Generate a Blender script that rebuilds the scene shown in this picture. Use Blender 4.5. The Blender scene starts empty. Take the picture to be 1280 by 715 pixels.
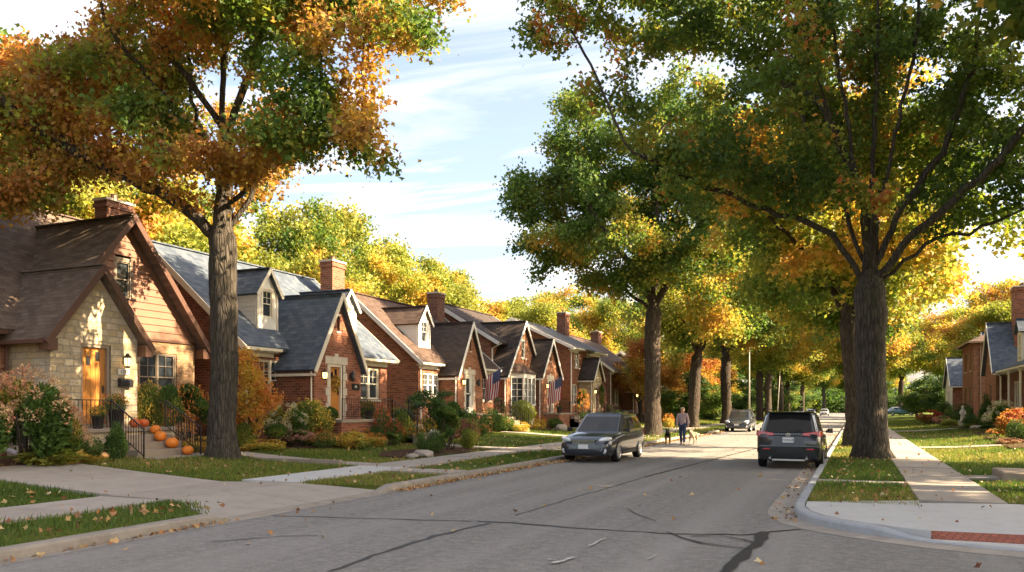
import bpy, bmesh, math, random
import numpy as np
from mathutils import Vector, Matrix
from mathutils.geometry import tessellate_polygon

SC = bpy.context.scene
COL = SC.collection
PI = math.pi
R = math.radians

# ------------------------------------------------------------------ naming helpers
def tag(o, label=None, cat=None, group=None, kind=None):
    if label: o['label'] = label
    if cat: o['category'] = cat
    if group: o['group'] = group
    if kind: o['kind'] = kind
    return o

def empty(name, loc=(0, 0, 0), rz=0.0, label=None, cat=None, group=None):
    o = bpy.data.objects.new(name, None)
    o.empty_display_size = 0.3
    COL.objects.link(o)
    o.location = loc
    o.rotation_euler = (0, 0, rz)
    return tag(o, label, cat, group)

def copy_tree(o, parent=None):
    c = o.copy()
    COL.objects.link(c)
    if parent is not None:
        c.parent = parent
    for ch in [x for x in bpy.data.objects if x.parent == o]:
        copy_tree(ch, c)
    return c

def link_mesh(name, me, mats, parent=None, smooth=False):
    if not isinstance(mats, (list, tuple)): mats = [mats]
    for m in mats: me.materials.append(m)
    if smooth:
        me.polygons.foreach_set('use_smooth', [True] * len(me.polygons))
    o = bpy.data.objects.new(name, me)
    COL.objects.link(o)
    if parent is not None: o.parent = parent
    return o

ORG = [Vector((0, 0, 0))]      # world position of the root the current parts belong to

class MB:
    """collects shapes, builds ONE mesh object"""
    def __init__(s):
        s.v = []; s.f = []; s.mi = []; s.cur = 0
    def poly(s, pts):
        i = len(s.v); s.v += [tuple(p) for p in pts]; s.f.append(tuple(range(i, i + len(pts)))); s.mi.append(s.cur); return s
    def face_idx(s, idx):
        s.f.append(tuple(idx)); s.mi.append(s.cur)
    def box(s, x0, x1, y0, y1, z0, z1):
        return s.hexa([(x0, y0, z0), (x1, y0, z0), (x1, y1, z0), (x0, y1, z0), (x0, y0, z1), (x1, y0, z1), (x1, y1, z1), (x0, y1, z1)])
    def hexa(s, p):
        i = len(s.v); s.v += [tuple(q) for q in p]
        for f in ((3, 2, 1, 0), (4, 5, 6, 7), (0, 1, 5, 4), (1, 2, 6, 5), (2, 3, 7, 6), (3, 0, 4, 7)):
            s.f.append(tuple(i + k for k in f)); s.mi.append(s.cur)
        return s
    def slab(s, quad, th):
        """quad = 4 top corners, thickness th below along the normal"""
        q = [Vector(p) for p in quad]
        n = (q[1] - q[0]).cross(q[3] - q[0]).normalized()
        if n.z < 0: n = -n
        lo = [p - n * th for p in q]
        return s.hexa(lo + q)
    def bar(s, a, b, w, h, up=(0, 0, 1)):
        a = Vector(a); b = Vector(b); d = (b - a).normalized(); up = Vector(up)
        if abs(d.dot(up)) > .98: up = Vector((1, 0, 0))
        r = d.cross(up).normalized(); u = r.cross(d).normalized()
        r *= w / 2; u *= h / 2
        return s.hexa([a - r - u, a + r - u, b + r - u, b - r - u, a - r + u, a + r + u, b + r + u, b - r + u])
    def prism(s, pts, off):
        """pts: planar polygon (3d), extruded by vector off"""
        n = len(pts); i = len(s.v); off = Vector(off)
        s.v += [tuple(Vector(p)) for p in pts] + [tuple(Vector(p) + off) for p in pts]
        s.f.append(tuple(i + k for k in range(n))[::-1]); s.mi.append(s.cur)
        s.f.append(tuple(i + n + k for k in range(n))); s.mi.append(s.cur)
        for k in range(n):
            k2 = (k + 1) % n
            s.f.append((i + k, i + k2, i + n + k2, i + n + k)); s.mi.append(s.cur)
        return s
    def tube(s, pts, r, n=8, cap=True):
        pts = [Vector(p) for p in pts]
        rs = r if isinstance(r, (list, tuple)) else [r] * len(pts)
        rings = []
        pu = None
        for k, p in enumerate(pts):
            d = (pts[min(k + 1, len(pts) - 1)] - pts[max(k - 1, 0)]).normalized()
            if pu is None:
                pu = Vector((0, 0, 1)) if abs(d.z) < .9 else Vector((1, 0, 0))
            a = d.cross(pu).normalized(); pu = a.cross(d).normalized()
            i = len(s.v)
            for j in range(n):
                t = 2 * PI * j / n
                s.v.append(tuple(p + (a * math.cos(t) + pu * math.sin(t)) * rs[k]))
            rings.append(i)
        for k in range(len(rings) - 1):
            for j in range(n):
                j2 = (j + 1) % n
                s.f.append((rings[k] + j, rings[k] + j2, rings[k + 1] + j2, rings[k + 1] + j)); s.mi.append(s.cur)
        if cap:
            s.f.append(tuple(rings[0] + j for j in range(n))[::-1]); s.mi.append(s.cur)
            s.f.append(tuple(rings[-1] + j for j in range(n))); s.mi.append(s.cur)
        return s
    def lathe(s, prof, c=(0, 0, 0), n=16, axis='z', mod=None, cap=True):
        """prof: list of (r, h)"""
        rings = []
        for (r, h) in prof:
            i = len(s.v)
            for j in range(n):
                t = 2 * PI * j / n
                rr = r * (mod(t) if mod else 1)
                x, y, z = rr * math.cos(t), rr * math.sin(t), h
                if axis == 'x': x, y, z = z, x, y
                if axis == 'y': x, y, z = x, z, y
                s.v.append((c[0] + x, c[1] + y, c[2] + z))
            rings.append(i)
        for k in range(len(rings) - 1):
            for j in range(n):
                j2 = (j + 1) % n
                s.f.append((rings[k] + j, rings[k] + j2, rings[k + 1] + j2, rings[k + 1] + j)); s.mi.append(s.cur)
        if cap:
            s.f.append(tuple(rings[0] + j for j in range(n))[::-1]); s.mi.append(s.cur)
            s.f.append(tuple(rings[-1] + j for j in range(n))); s.mi.append(s.cur)
        return s
    def ball(s, c, r, n=10, m=7):
        rx, ry, rz = r if isinstance(r, (list, tuple)) else (r, r, r)
        prof = [(max(1e-3, math.sin(PI * k / m)), -math.cos(PI * k / m)) for k in range(m + 1)]
        i0 = len(s.v)
        s.lathe(prof, (0, 0, 0), n)
        for k in range(i0, len(s.v)):
            x, y, z = s.v[k]; s.v[k] = (c[0] + x * rx, c[1] + y * ry, c[2] + z * rz)
        return s
    def mesh(s, name, recalc=True, org=None):
        o = ORG[0] if org is None else Vector(org)
        me = bpy.data.meshes.new(name)
        me.from_pydata([(x - o.x, y - o.y, z - o.z) for x, y, z in s.v], [], s.f)
        me.polygons.foreach_set('material_index', s.mi)
        if recalc:
            bm = bmesh.new(); bm.from_mesh(me)
            bmesh.ops.remove_doubles(bm, verts=bm.verts, dist=1e-5)
            bmesh.ops.recalc_face_normals(bm, faces=bm.faces)
            bm.to_mesh(me); bm.free()
        me.update()
        return me
    def build(s, name, mats, parent=None, smooth=False, org=None, recalc=True, bevel=0, seg=2):
        o = link_mesh(name, s.mesh(name, recalc, org), mats, parent, smooth)
        if bevel:
            b = o.modifiers.new('bevel', 'BEVEL'); b.width = bevel; b.segments = seg; b.limit_method = 'ANGLE'; b.angle_limit = R(35)
        return o

# ------------------------------------------------------------------ material helper
class NT:
    def __init__(s, name):
        s.m = bpy.data.materials.new(name); s.m.use_nodes = True
        s.t = s.m.node_tree; s.t.nodes.clear()
        s.out = s.t.nodes.new('ShaderNodeOutputMaterial')
    def n(s, typ, ins=None, **props):
        nd = s.t.nodes.new('ShaderNode' + typ)
        for k, v in props.items(): setattr(nd, k, v)
        for k, v in (ins or {}).items():
            sk = nd.inputs[k]
            if isinstance(v, bpy.types.NodeSocket): s.t.links.new(v, sk)
            elif isinstance(v, bpy.types.Node): s.t.links.new(v.outputs[0], sk)
            else: sk.default_value = v
        return nd
    def math(s, op, a, b=0.0, clamp=False):
        return s.n('Math', {0: a, 1: b}, operation=op, use_clamp=clamp).outputs[0]
    def mix(s, f, a, b, blend='MIX'):
        nd = s.n('Mix', None, data_type='RGBA', blend_type=blend)
        for k, v in ((0, f), (6, a), (7, b)):
            if isinstance(v, bpy.types.NodeSocket): s.t.links.new(v, nd.inputs[k])
            else: nd.inputs[k].default_value = v
        return nd.outputs[2]
    def ramp(s, fac, stops, interp='LINEAR'):
        nd = s.n('ValToRGB', {0: fac}); cr = nd.color_ramp; cr.interpolation = interp
        while len(cr.elements) < len(stops): cr.elements.new(0.5)
        for e, (p, c) in zip(cr.elements, stops):
            e.position = p; e.color = (c[0], c[1], c[2], 1) if len(c) == 3 else c
        return nd.outputs[0]
    def noise(s, vec, scale, detail=3, rough=.55, dist=0):
        return s.n('TexNoise', {'Vector': vec, 'Scale': scale, 'Detail': detail, 'Roughness': rough, 'Distortion': dist}).outputs[0]
    def pos(s): return s.n('NewGeometry').outputs['Position']
    def objc(s): return s.n('TexCoord').outputs['Object']
    def mapv(s, v, sc): return s.n('Mapping', {0: v, 'Scale': sc}).outputs[0]
    def bump(s, h, strength=.3, dist=.01): return s.n('Bump', {'Height': h, 'Strength': strength, 'Distance': dist}).outputs[0]
    def bsdf(s, col, rough=.8, normal=None, spec=.3, metal=0., **kw):
        ins = {'Base Color': col, 'Roughness': rough, 'Metallic': metal, 'Specular IOR Level': spec}
        if normal is not None: ins['Normal'] = normal
        ins.update(kw)
        b = s.n('BsdfPrincipled', ins)
        s.t.links.new(b.outputs[0], s.out.inputs[0])
        return s.m

def C(r, g, b): return (r, g, b, 1.0)
M = {}

def plain(name, col, rough=.6, spec=.4, metal=0., var=.12, scale=6., bump=0., coat=0.):
    t = NT(name); p = t.objc()
    f = t.noise(p, scale, 4)
    c = t.mix(f, C(*[x * (1 - var) for x in col]), C(*[min(1, x * (1 + var)) for x in col]))
    nm = t.bump(t.noise(p, scale * 8, 3), bump, .01) if bump else None
    kw = {'Coat Weight': coat, 'Coat Roughness': .04} if coat else {}
    M[name] = t.bsdf(c, rough, nm, spec, metal, **kw)
    return M[name]

def wall_vec(t, zk=1.0):
    """(run along the wall, height, 0) from world position, whichever way the wall faces"""
    g = t.n('NewGeometry'); sp = t.n('SeparateXYZ', {0: g.outputs['Position']}); sn = t.n('SeparateXYZ', {0: g.outputs['True Normal']})
    fx = t.math('GREATER_THAN', t.math('ABSOLUTE', sn.outputs[0]), t.math('ABSOLUTE', sn.outputs[1]))
    run = t.math('ADD', t.math('MULTIPLY', sp.outputs[1], fx), t.math('MULTIPLY', sp.outputs[0], t.math('SUBTRACT', 1.0, fx)))
    return t.n('CombineXYZ', {0: run, 1: t.math('MULTIPLY', sp.outputs[2], zk), 2: 0.0}).outputs[0]

def brick(name, c1, c2, mortar, bw=.27, rh=.098, ms=.013, stain=.25):
    t = NT(name); v = wall_vec(t)
    v2 = t.n('VectorMath', {0: v, 1: t.n('VectorMath', {0: t.n('TexNoise', {'Vector': v, 'Scale': 9.}).outputs[1], 3: .008}, operation='SCALE').outputs[0]}, operation='ADD').outputs[0]
    b = t.n('TexBrick', {'Vector': v2, 'Color1': C(*c1), 'Color2': C(*c2), 'Mortar': C(*mortar), 'Scale': 1., 'Mortar Size': ms, 'Mortar Smooth': .3, 'Bias': 0., 'Brick Width': bw, 'Row Height': rh})
    big = t.noise(v, .9, 5, .6)
    var = t.noise(v, 7., 3)
    # each brick has a tone of its own: clinkers among paler ones
    cell = t.n('TexBrick', {'Vector': v2, 'Color1': C(0, 0, 0), 'Color2': C(1, 1, 1), 'Mortar': C(.5, .5, .5), 'Scale': 1., 'Mortar Size': .0, 'Bias': 0., 'Brick Width': bw, 'Row Height': rh}).outputs[0]
    dark = t.math('MULTIPLY', t.math('LESS_THAN', cell, .32), .75); pale = t.math('MULTIPLY', t.math('GREATER_THAN', cell, .8), .5)
    inb = t.math('SUBTRACT', 1.0, b.outputs[1])
    c = t.mix(t.math('MULTIPLY', dark, inb), b.outputs[0], C(c1[0] * .38, c1[1] * .36, c1[2] * .42))
    c = t.mix(t.math('MULTIPLY', pale, inb), c, C(min(1, c1[0] * 1.25), c1[1] * 1.45, c1[2] * 1.5))
    c = t.mix(t.math('MULTIPLY', var, .5), c, C(c1[0] * .5, c1[1] * .45, c1[2] * .45))
    c = t.mix(t.math('MULTIPLY', t.math('SUBTRACT', big, .35, True), stain * 2.5), c, C(c2[0] * .7, c2[1] * .8, c2[2]))
    h = t.math('SUBTRACT', t.noise(v, 40, 2), t.math('MULTIPLY', b.outputs[1], 1.5))
    M[name] = t.bsdf(c, .88, t.bump(h, .9, .02), .2)
    return M[name]

def shingle(name, cols, row=.15, w=.3, zk=1.35, moss=None):
    t = NT(name); v = wall_vec(t, zk)
    b = t.n('TexBrick', {'Vector': v, 'Color1': C(0, 0, 0), 'Color2': C(1, 1, 1), 'Mortar': C(.5, .5, .5), 'Scale': 1., 'Mortar Size': .004, 'Mortar Smooth': .2, 'Bias': 0., 'Brick Width': w, 'Row Height': row})
    f = t.math('ADD', t.math('MULTIPLY', b.outputs[0], .55), t.math('MULTIPLY', t.noise(v, 1.3, 5, .65), .5))
    c = t.ramp(f, [(.1, cols[0]), (.5, cols[1]), (.95, cols[2])])
    c = t.mix(t.math('MULTIPLY', b.outputs[1], .8), c, C(*[x * .3 for x in cols[0]]))
    grit = t.noise(t.pos(), 60, 2)
    c = t.mix(.25, c, t.mix(grit, C(0, 0, 0), C(*[x * 2 for x in cols[1]])))
    if moss:
        mf = t.math('MULTIPLY', t.math('SUBTRACT', t.noise(v, .7, 6, .7), .52, True), 3.5, True)
        c = t.mix(mf, c, C(*moss))
    # each course is thicker at its lower edge
    sy = t.n('SeparateXYZ', {0: v}).outputs[1]
    saw = t.math('SUBTRACT', 1.0, t.math('FRACT', t.math('DIVIDE', sy, row)))
    h = t.math('ADD', t.math('ADD', saw, t.math('MULTIPLY', b.outputs[0], .5)), t.math('MULTIPLY', grit, .3))
    M[name] = t.bsdf(c, .9, t.bump(h, .7, .025), .2)
    return M[name]

def stone(name):
    t = NT(name); v = wall_vec(t)
    wob = t.n('TexNoise', {'Vector': v, 'Scale': 2.2, 'Detail': 2}).outputs[1]
    v2 = t.n('VectorMath', {0: v, 1: t.n('VectorMath', {0: wob, 3: .10}, operation='SCALE').outputs[0]}, operation='ADD').outputs[0]
    b = t.n('TexBrick', {'Vector': v2, 'Color1': C(0, 0, 0), 'Color2': C(1, 1, 1), 'Mortar': C(.5, .5, .5), 'Scale': 1., 'Mortar Size': .014, 'Mortar Smooth': .25, 'Bias': 0., 'Brick Width': .46, 'Row Height': .19},
            offset=.37, offset_frequency=2, squash=.62, squash_frequency=3)
    b2 = t.n('TexBrick', {'Vector': v2, 'Color1': C(0, 0, 0), 'Color2': C(1, 1, 1), 'Mortar': C(.5, .5, .5), 'Scale': 1., 'Mortar Size': .0, 'Brick Width': .92, 'Row Height': .38}, offset=.2)
    f = t.math('ADD', t.math('MULTIPLY', b.outputs[0], .6), t.math('MULTIPLY', b2.outputs[0], .4))
    c = t.ramp(f, [(0, (.36, .25, .13)), (.25, (.50, .38, .22)), (.5, (.58, .49, .35)), (.75, (.44, .36, .25)), (1, (.54, .41, .23))])
    n1 = t.noise(v, 6, 6, .65)
    c = t.mix(t.math('MULTIPLY', t.math('SUBTRACT', n1, .35, True), 1.3, True), c, C(.27, .21, .13))
    c = t.mix(b.outputs[1], c, C(.34, .30, .24))
    h = t.math('SUBTRACT', t.math('ADD', t.math('MULTIPLY', n1, 1.2), t.math('MULTIPLY', b.outputs[0], .5)), t.math('MULTIPLY', b.outputs[1], 2.0))
    M[name] = t.bsdf(c, .9, t.bump(h, .8, .03), .2)
    return M[name]

def leafmat(name, trans=.45, rough=.55, hue=.0):
    t = NT(name)
    a = t.n('Attribute', None, attribute_name='col').outputs[0]
    oi = t.n('ObjectInfo').outputs['Random']
    h = t.n('HueSaturation', {'Hue': t.math('ADD', .5, t.math('MULTIPLY', t.math('SUBTRACT', oi, .5), hue)), 'Saturation': .93, 'Value': 1., 'Color': a}).outputs[0]
    d = t.n('BsdfPrincipled', {'Base Color': h, 'Roughness': rough, 'Specular IOR Level': .3})
    warm = t.mix(1.0, h, C(1.12, 1.1, .7), 'MULTIPLY')
    tr = t.n('BsdfTranslucent', {0: warm})
    mx = t.n('MixShader', {0: trans, 1: d.outputs[0], 2: tr.outputs[0]})
    t.t.links.new(mx.outputs[0], t.out.inputs[0])
    M[name] = t.m
    return t.m

def glass(name, tint=(.02, .025, .03), spec=.8):
    t = NT(name); p = t.pos()
    c = t.mix(t.noise(p, .8, 2), C(*tint), C(*[x * 2.2 for x in tint]))
    nm = t.bump(t.noise(p, 1.6, 1), .05, .05)
    M[name] = t.bsdf(c, .04, nm, spec)

def make_materials():
    brick('brick_red', (.40, .135, .065), (.30, .095, .054), (.33, .26, .20))
    brick('brick_rust', (.43, .17, .078), (.33, .12, .06), (.34, .27, .21))
    brick('brick_brown', (.29, .118, .066), (.21, .08, .052), (.28, .23, .19))
    brick('brick_tan', (.46, .27, .13), (.36, .19, .10), (.40, .34, .26))
    shingle('shingle_brown', [(.07, .051, .041), (.125, .092, .072), (.195, .15, .118)])
    shingle('shingle_slate', [(.042, .056, .076), (.08, .101, .13), (.135, .151, .172)], .18, .28)
    shingle('shingle_rust', [(.05, .032, .026), (.085, .056, .044), (.125, .088, .07)])
    shingle('shingle_dark', [(.032, .025, .021), (.055, .042, .036), (.085, .068, .058)])
    shingle('shingle_grey', [(.06, .06, .062), (.11, .108, .105), (.18, .175, .165)])
    stone('stone')
    plain('limestone', (.52, .46, .37), .85, .2, var=.2, scale=4, bump=.4)
    plain('siding_brown', (.215, .108, .072), .6, .3, var=.18, scale=2.5, bump=.15)
    plain('siding_white', (.66, .64, .58), .55, .3, var=.06, scale=2)
    plain('trim_cream', (.70, .63, .50), .5, .35, var=.08, scale=3)
    plain('trim_white', (.74, .71, .65), .5, .35, var=.06, scale=3)
    plain('trim_brown', (.10, .05, .034), .5, .35, var=.2, scale=3)
    plain('trim_tan', (.34, .22, .14), .55, .3, var=.2, scale=3)
    plain('frame_taupe', (.26, .21, .16), .5, .3, var=.1)
    plain('iron', (.018, .017, .017), .45, .5, var=.3, scale=12)
    plain('copper_dark', (.12, .075, .05), .55, .4, .3)
    plain('curtain', (.42, .38, .30), .9, .1, var=.2, scale=8)
    plain('pumpkin', (.78, .22, .025), .45, .4, var=.18, scale=5)
    plain('pumpkin_red', (.62, .13, .03), .45, .4, var=.2, scale=5)
    plain('pumpkin_white', (.75, .68, .55), .5, .3, var=.08)
    plain('pumpkin_pale', (.78, .42, .18), .5, .3, var=.15)
    plain('pumpkin_stem', (.20, .16, .07), .8, .2, var=.3)
    plain('pot_dark', (.045, .04, .038), .5, .4, var=.25)
    plain('mailbox_black', (.022, .022, .024), .35, .5)
    plain('lamp_metal', (.03, .025, .02), .4, .5)
    plain('plaque_white', (.74, .70, .62), .5, .3, var=.04)
    plain('ink', (.02, .018, .018), .6, .2)
    plain('galvanised', (.50, .54, .60), .35, .5, .2, var=.1)
    plain('pale_pole', (.42, .40, .36), .6, .3, var=.15)
    plain('statue_stone', (.55, .52, .47), .8, .2, var=.15)
    plain('rock', (.32, .28, .24), .9, .2, var=.35, scale=5, bump=.6)
    plain('flag_red', (.50, .035, .04), .8, .1, var=.05)
    plain('flag_white', (.80, .78, .74), .8, .1, var=.04)
    plain('flag_blue', (.025, .045, .16), .8, .1, var=.05)
    glass('glass'); glass('glass_car', (.010, .013, .016), .4); glass('glass_dark', (.012, .012, .012), .2); glass('glass_dim', (.05, .05, .045), .5)
    # lit lantern glass (the wall lamps in the photo are on)
    t = NT('lantern_glow'); e = t.n('Emission', {0: C(1., .66, .24), 1: .75}); t.t.links.new(e.outputs[0], t.out.inputs[0]); M['lantern_glow'] = t.m
    # wooden door
    t = NT('door_wood'); p = t.pos(); g = t.noise(t.mapv(p, (14, 14, 1.2)), 2.2, 5, .6, .4)
    c = t.ramp(g, [(.25, (.30, .105, .018)), (.55, (.50, .20, .04)), (.8, (.62, .28, .07))])
    M['door_wood'] = t.bsdf(c, .38, t.bump(g, .15, .005), .45)
    # asphalt
    t = NT('asphalt'); p = t.pos()
    fine = t.noise(p, 26, 4, .8); mid = t.noise(p, 7, 5, .65); big = t.noise(t.mapv(p, (1, .25, 1)), .5, 5, .6)
    vor = t.n('TexVoronoi', {'Vector': p, 'Scale': 70.}).outputs[0]
    c = t.ramp(t.math('ADD', t.math('MULTIPLY', fine, .55), t.math('MULTIPLY', mid, .45)), [(.32, (.11, .104, .098)), (.5, (.205, .195, .182)), (.68, (.33, .31, .288))])
    c = t.mix(t.math('MULTIPLY', t.math('SUBTRACT', big, .42, True), 1.1, True), c, C(.22, .21, .195))
    c = t.mix(t.math('MULTIPLY', t.math('SUBTRACT', t.noise(p, .23, 4, .6), .56, True), 2., True), c, C(.125, .12, .113))
    lane = t.noise(t.mapv(p, (1.1, .018, 1)), 1.0, 3, .5)      # worn wheel paths and drips along the lanes
    c = t.mix(t.math('MULTIPLY', t.math('SUBTRACT', lane, .48, True), 2.6, True), c, C(.30, .285, .265))
    c = t.mix(t.math('MULTIPLY', t.math('SUBTRACT', t.noise(t.mapv(p, (2.2, .10, 1)), 1.0, 5, .7), .6, True), 3.0, True), c, C(.085, .08, .075))
    h = t.math('SUBTRACT', fine, t.math('MULTIPLY', vor, .6))
    M['asphalt'] = t.bsdf(c, .85, t.bump(h, .8, .02), .3)
    t = NT('tar'); p = t.pos(); M['tar'] = t.bsdf(t.mix(t.noise(p, 12, 3), C(.022, .021, .021), C(.05, .048, .047)), .6, t.bump(t.noise(p, 30, 3), .4, .01), .3)
    t = NT('road_paint'); p = t.pos(); M['road_paint'] = t.bsdf(t.mix(t.math('MULTIPLY', t.math('SUBTRACT', t.noise(p, 18, 4, .7), .4, True), 4., True), C(.2, .19, .18), C(.62, .6, .56)), .8)
    # concrete, each slab its own tone
    def conc(name, a, b, dirt):
        t = NT(name); g = t.n('NewGeometry'); p = g.outputs['Position']
        c = t.mix(t.noise(p, 1.1, 6, .65), C(*a), C(*b))
        c = t.mix(t.math('MULTIPLY', g.outputs['Random Per Island'], .35), c, C(*dirt))
        c = t.mix(t.math('MULTIPLY', t.math('SUBTRACT', t.noise(p, 2.6, 7, .75), .47, True), 3.2, True), c, C(*dirt))
        fine = t.noise(p, 70, 3)
        c = t.mix(t.math('MULTIPLY', fine, .3), c, C(*[x * .55 for x in a]))
        M[name] = t.bsdf(c, .85, t.bump(fine, .3, .006), .25)
    conc('concrete', (.33, .29, .25), (.43, .39, .34), (.25, .215, .18))
    conc('concrete_new', (.47, .47, .46), (.55, .55, .54), (.40, .39, .37))
    conc('concrete_kerb', (.28, .25, .215), (.40, .36, .31), (.17, .145, .12))
    conc('kerb_new', (.34, .36, .38), (.46, .47, .48), (.24, .25, .26))
    conc('step_stone', (.30, .24, .185), (.40, .33, .26), (.20, .16, .12))
    # tactile pavers
    t = NT('pavers_red'); p = t.pos(); sp = t.n('SeparateXYZ', {0: p}); v = t.n('CombineXYZ', {0: sp.outputs[0], 1: sp.outputs[1], 2: 0.}).outputs[0]
    b = t.n('TexBrick', {'Vector': v, 'Color1': C(.46, .14, .085), 'Color2': C(.30, .075, .05), 'Mortar': C(.07, .035, .03), 'Scale': 1., 'Mortar Size': .012, 'Brick Width': .1, 'Row Height': .2, }, offset=.5)
    vd = t.n('TexVoronoi', {'Vector': v, 'Scale': 18., 'Randomness': .0}).outputs[0]
    M['pavers_red'] = t.bsdf(t.mix(t.noise(p, 5, 4), b.outputs[0], C(.25, .075, .05)), .8, t.bump(t.math('SUBTRACT', t.math('LESS_THAN', vd, .3), b.outputs[1]), .6, .01), .25)
    # turf soil under the blades
    t = NT('turf'); p = t.pos()
    c = t.ramp(t.noise(p, .45, 5, .6), [(.3, (.07, .11, .016)), (.5, (.11, .15, .022)), (.7, (.18, .19, .034))])
    c = t.mix(t.math('MULTIPLY', t.noise(p, 25, 4, .7), .7), c, C(.03, .045, .01))
    M['turf'] = t.bsdf(c, .95, t.bump(t.noise(p, 40, 4, .7), 1., .04), .1)
    t = NT('mulch'); p = t.pos(); n = t.noise(p, 22, 4, .7)
    M['mulch'] = t.bsdf(t.ramp(n, [(.3, (.03, .018, .012)), (.55, (.085, .048, .03)), (.75, (.17, .09, .05))]), .95, t.bump(n, 1., .05), .1)
    t = NT('earth'); p = t.pos(); M['earth'] = t.bsdf(t.mix(t.noise(p, .08, 5), C(.06, .075, .025), C(.10, .095, .035)), .95)
    # bark
    def bark(name, a, b):
        t = NT(name); p = t.objc(); q = t.mapv(p, (5, 5, .9))
        n1 = t.noise(q, 2.6, 6, .68, .6); n2 = t.noise(p, 1.0, 4)
        w = t.n('TexVoronoi', {'Vector': t.mapv(p, (9, 9, 1.6)), 'Scale': 1.2}, feature='DISTANCE_TO_EDGE').outputs[0]
        cr = t.math('MULTIPLY', t.math('SUBTRACT', .16, w, True), 5., True)
        c = t.ramp(n1, [(.25, tuple(x * .45 for x in a)), (.5, a), (.78, b)])
        c = t.mix(t.math('MULTIPLY', cr, .55), c, C(*[x * .3 for x in a]))
        c = t.mix(t.math('MULTIPLY', t.math('SUBTRACT', n2, .55, True), 2.2, True), c, C(.10, .11, .055))
        h = t.math('SUBTRACT', n1, t.math('MULTIPLY', cr, .9))
        M[name] = t.bsdf(c, .93, t.bump(h, 1., .05), .15)
    bark('bark', (.07, .054, .042), (.14, .115, .09))
    bark('bark_grey', (.075, .064, .052), (.155, .135, .108))
    leafmat('leaf', .5, hue=.02); leafmat('leaf_shrub', .35, hue=.0); leafmat('grass_blade', .4, .6); leafmat('litter', .1, .7); leafmat('petal', .35, .6)
    # people, dogs
    plain('skin', (.50, .29, .20), .5, .4, var=.06); plain('sweater', (.32, .25, .265), .9, .1, var=.15, scale=14, bump=.3)
    plain('jeans', (.035, .05, .10), .85, .15, var=.25, scale=10, bump=.2); plain('shoe', (.12, .10, .09), .6, .3); plain('hair', (.30, .23, .16), .7, .3, var=.3, scale=20)
    plain('cap_tan', (.42, .34, .24), .8, .2); plain('leash', (.06, .05, .05), .7, .2)
    plain('eye_dark', (.012, .01, .01), .15, .6); plain('nose_dark', (.02, .018, .018), .3, .5)
    t = NT('fur_dark'); p = t.objc(); sz = t.n('SeparateXYZ', {0: p}).outputs[2]
    f = t.math('MULTIPLY', t.math('SUBTRACT', t.math('ADD', .40, t.math('MULTIPLY', t.noise(p, 5, 3), .12)), sz), 7., True)
    M['fur_dark'] = t.bsdf(t.mix(f, C(.018, .014, .012), C(.22, .115, .05)), .85, t.bump(t.noise(p, 60, 3), .5, .01), .2)
    t = NT('fur_cream'); p = t.objc(); M['fur_cream'] = t.bsdf(t.mix(t.noise(p, 6, 4), C(.52, .38, .22), C(.68, .56, .40)), .85, t.bump(t.noise(p, 60, 3), .5, .01), .2)
    # cars
    plain('paint_slate', (.030, .036, .042), .28, .5, .35, .05, 2, coat=1.); plain('paint_bronze', (.030, .041, .055), .28, .5, .35, .05, 2, coat=1.)
    plain('paint_navy', (.03, .035, .055), .3, .5, .3, .05, 2, coat=1.); plain('paint_white', (.68, .68, .67), .35, .5, 0, .03, 2, coat=1.)
    plain('paint_silver', (.42, .43, .44), .32, .5, .5, .03, 2, coat=1.); plain('paint_blue', (.04, .13, .24), .3, .5, .3, .05, 2, coat=1.)
    plain('car_black', (.014, .014, .015), .55, .4, var=.2); plain('tyre', (.016, .016, .016), .85, .2, var=.2, scale=20)
    plain('alloy', (.50, .51, .52), .3, .5, .7, .05); plain('chrome', (.62, .63, .65), .18, .5, .9, .03); plain('car_grey_trim', (.12, .135, .15), .4, .5, .3)
    plain('lamp_clear', (.72, .74, .78), .12, .8, .2, .15, 10, coat=1.); plain('lamp_red', (.50, .015, .03), .15, .7, .0, .2, 10, coat=1.)
    plain('plate_white', (.70, .71, .72), .5, .4, var=.03)
make_materials()
# ================================================================== terrain and setting
def sm(t):
    t = max(0.0, min(1.0, t)); return t * t * (3 - 2 * t)
def terrain(x, y):
    if x < -9.2:
        z = .15 + .28 * sm((-13.2 - x) / 6.5)
        if x < -24: z += .25 * sm((-24 - x) / 20)
        return z
    if x > -1.0:
        return .135 + .28 * sm((x - 2.6) / 5.0)
    return 0.0
def vterrain(x):
    t = np.clip((-13.2 - x) / 6.5, 0, 1); zl = .15 + .28 * t * t * (3 - 2 * t)
    t2 = np.clip((-24 - x) / 20, 0, 1); zl = zl + np.where(x < -24, .25 * t2 * t2 * (3 - 2 * t2), 0)
    t3 = np.clip((x - 2.6) / 5, 0, 1); zr = .135 + .28 * t3 * t3 * (3 - 2 * t3)
    return np.where(x < -9.2, zl, zr)

def inpoly(x, y, poly):
    r = np.zeros(x.shape, bool); n = len(poly)
    for i in range(n):
        x1, y1 = poly[i]; x2, y2 = poly[(i + 1) % n]
        if y1 == y2: continue
        c = ((y1 > y) != (y2 > y)) & (x < (x2 - x1) * (y - y1) / (y2 - y1) + x1)
        r ^= c
    return r

def structure(name, mb, mat, **kw):
    o = mb.build(name, mat, **kw); o['kind'] = 'structure'; return o

# far ground that reaches the horizon
g = MB(); g.poly([(-3000, -3000, -.35), (3000, -3000, -.35), (3000, 3000, -.35), (-3000, 3000, -.35)])
structure('ground', g, M['earth'], recalc=False)

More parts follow.
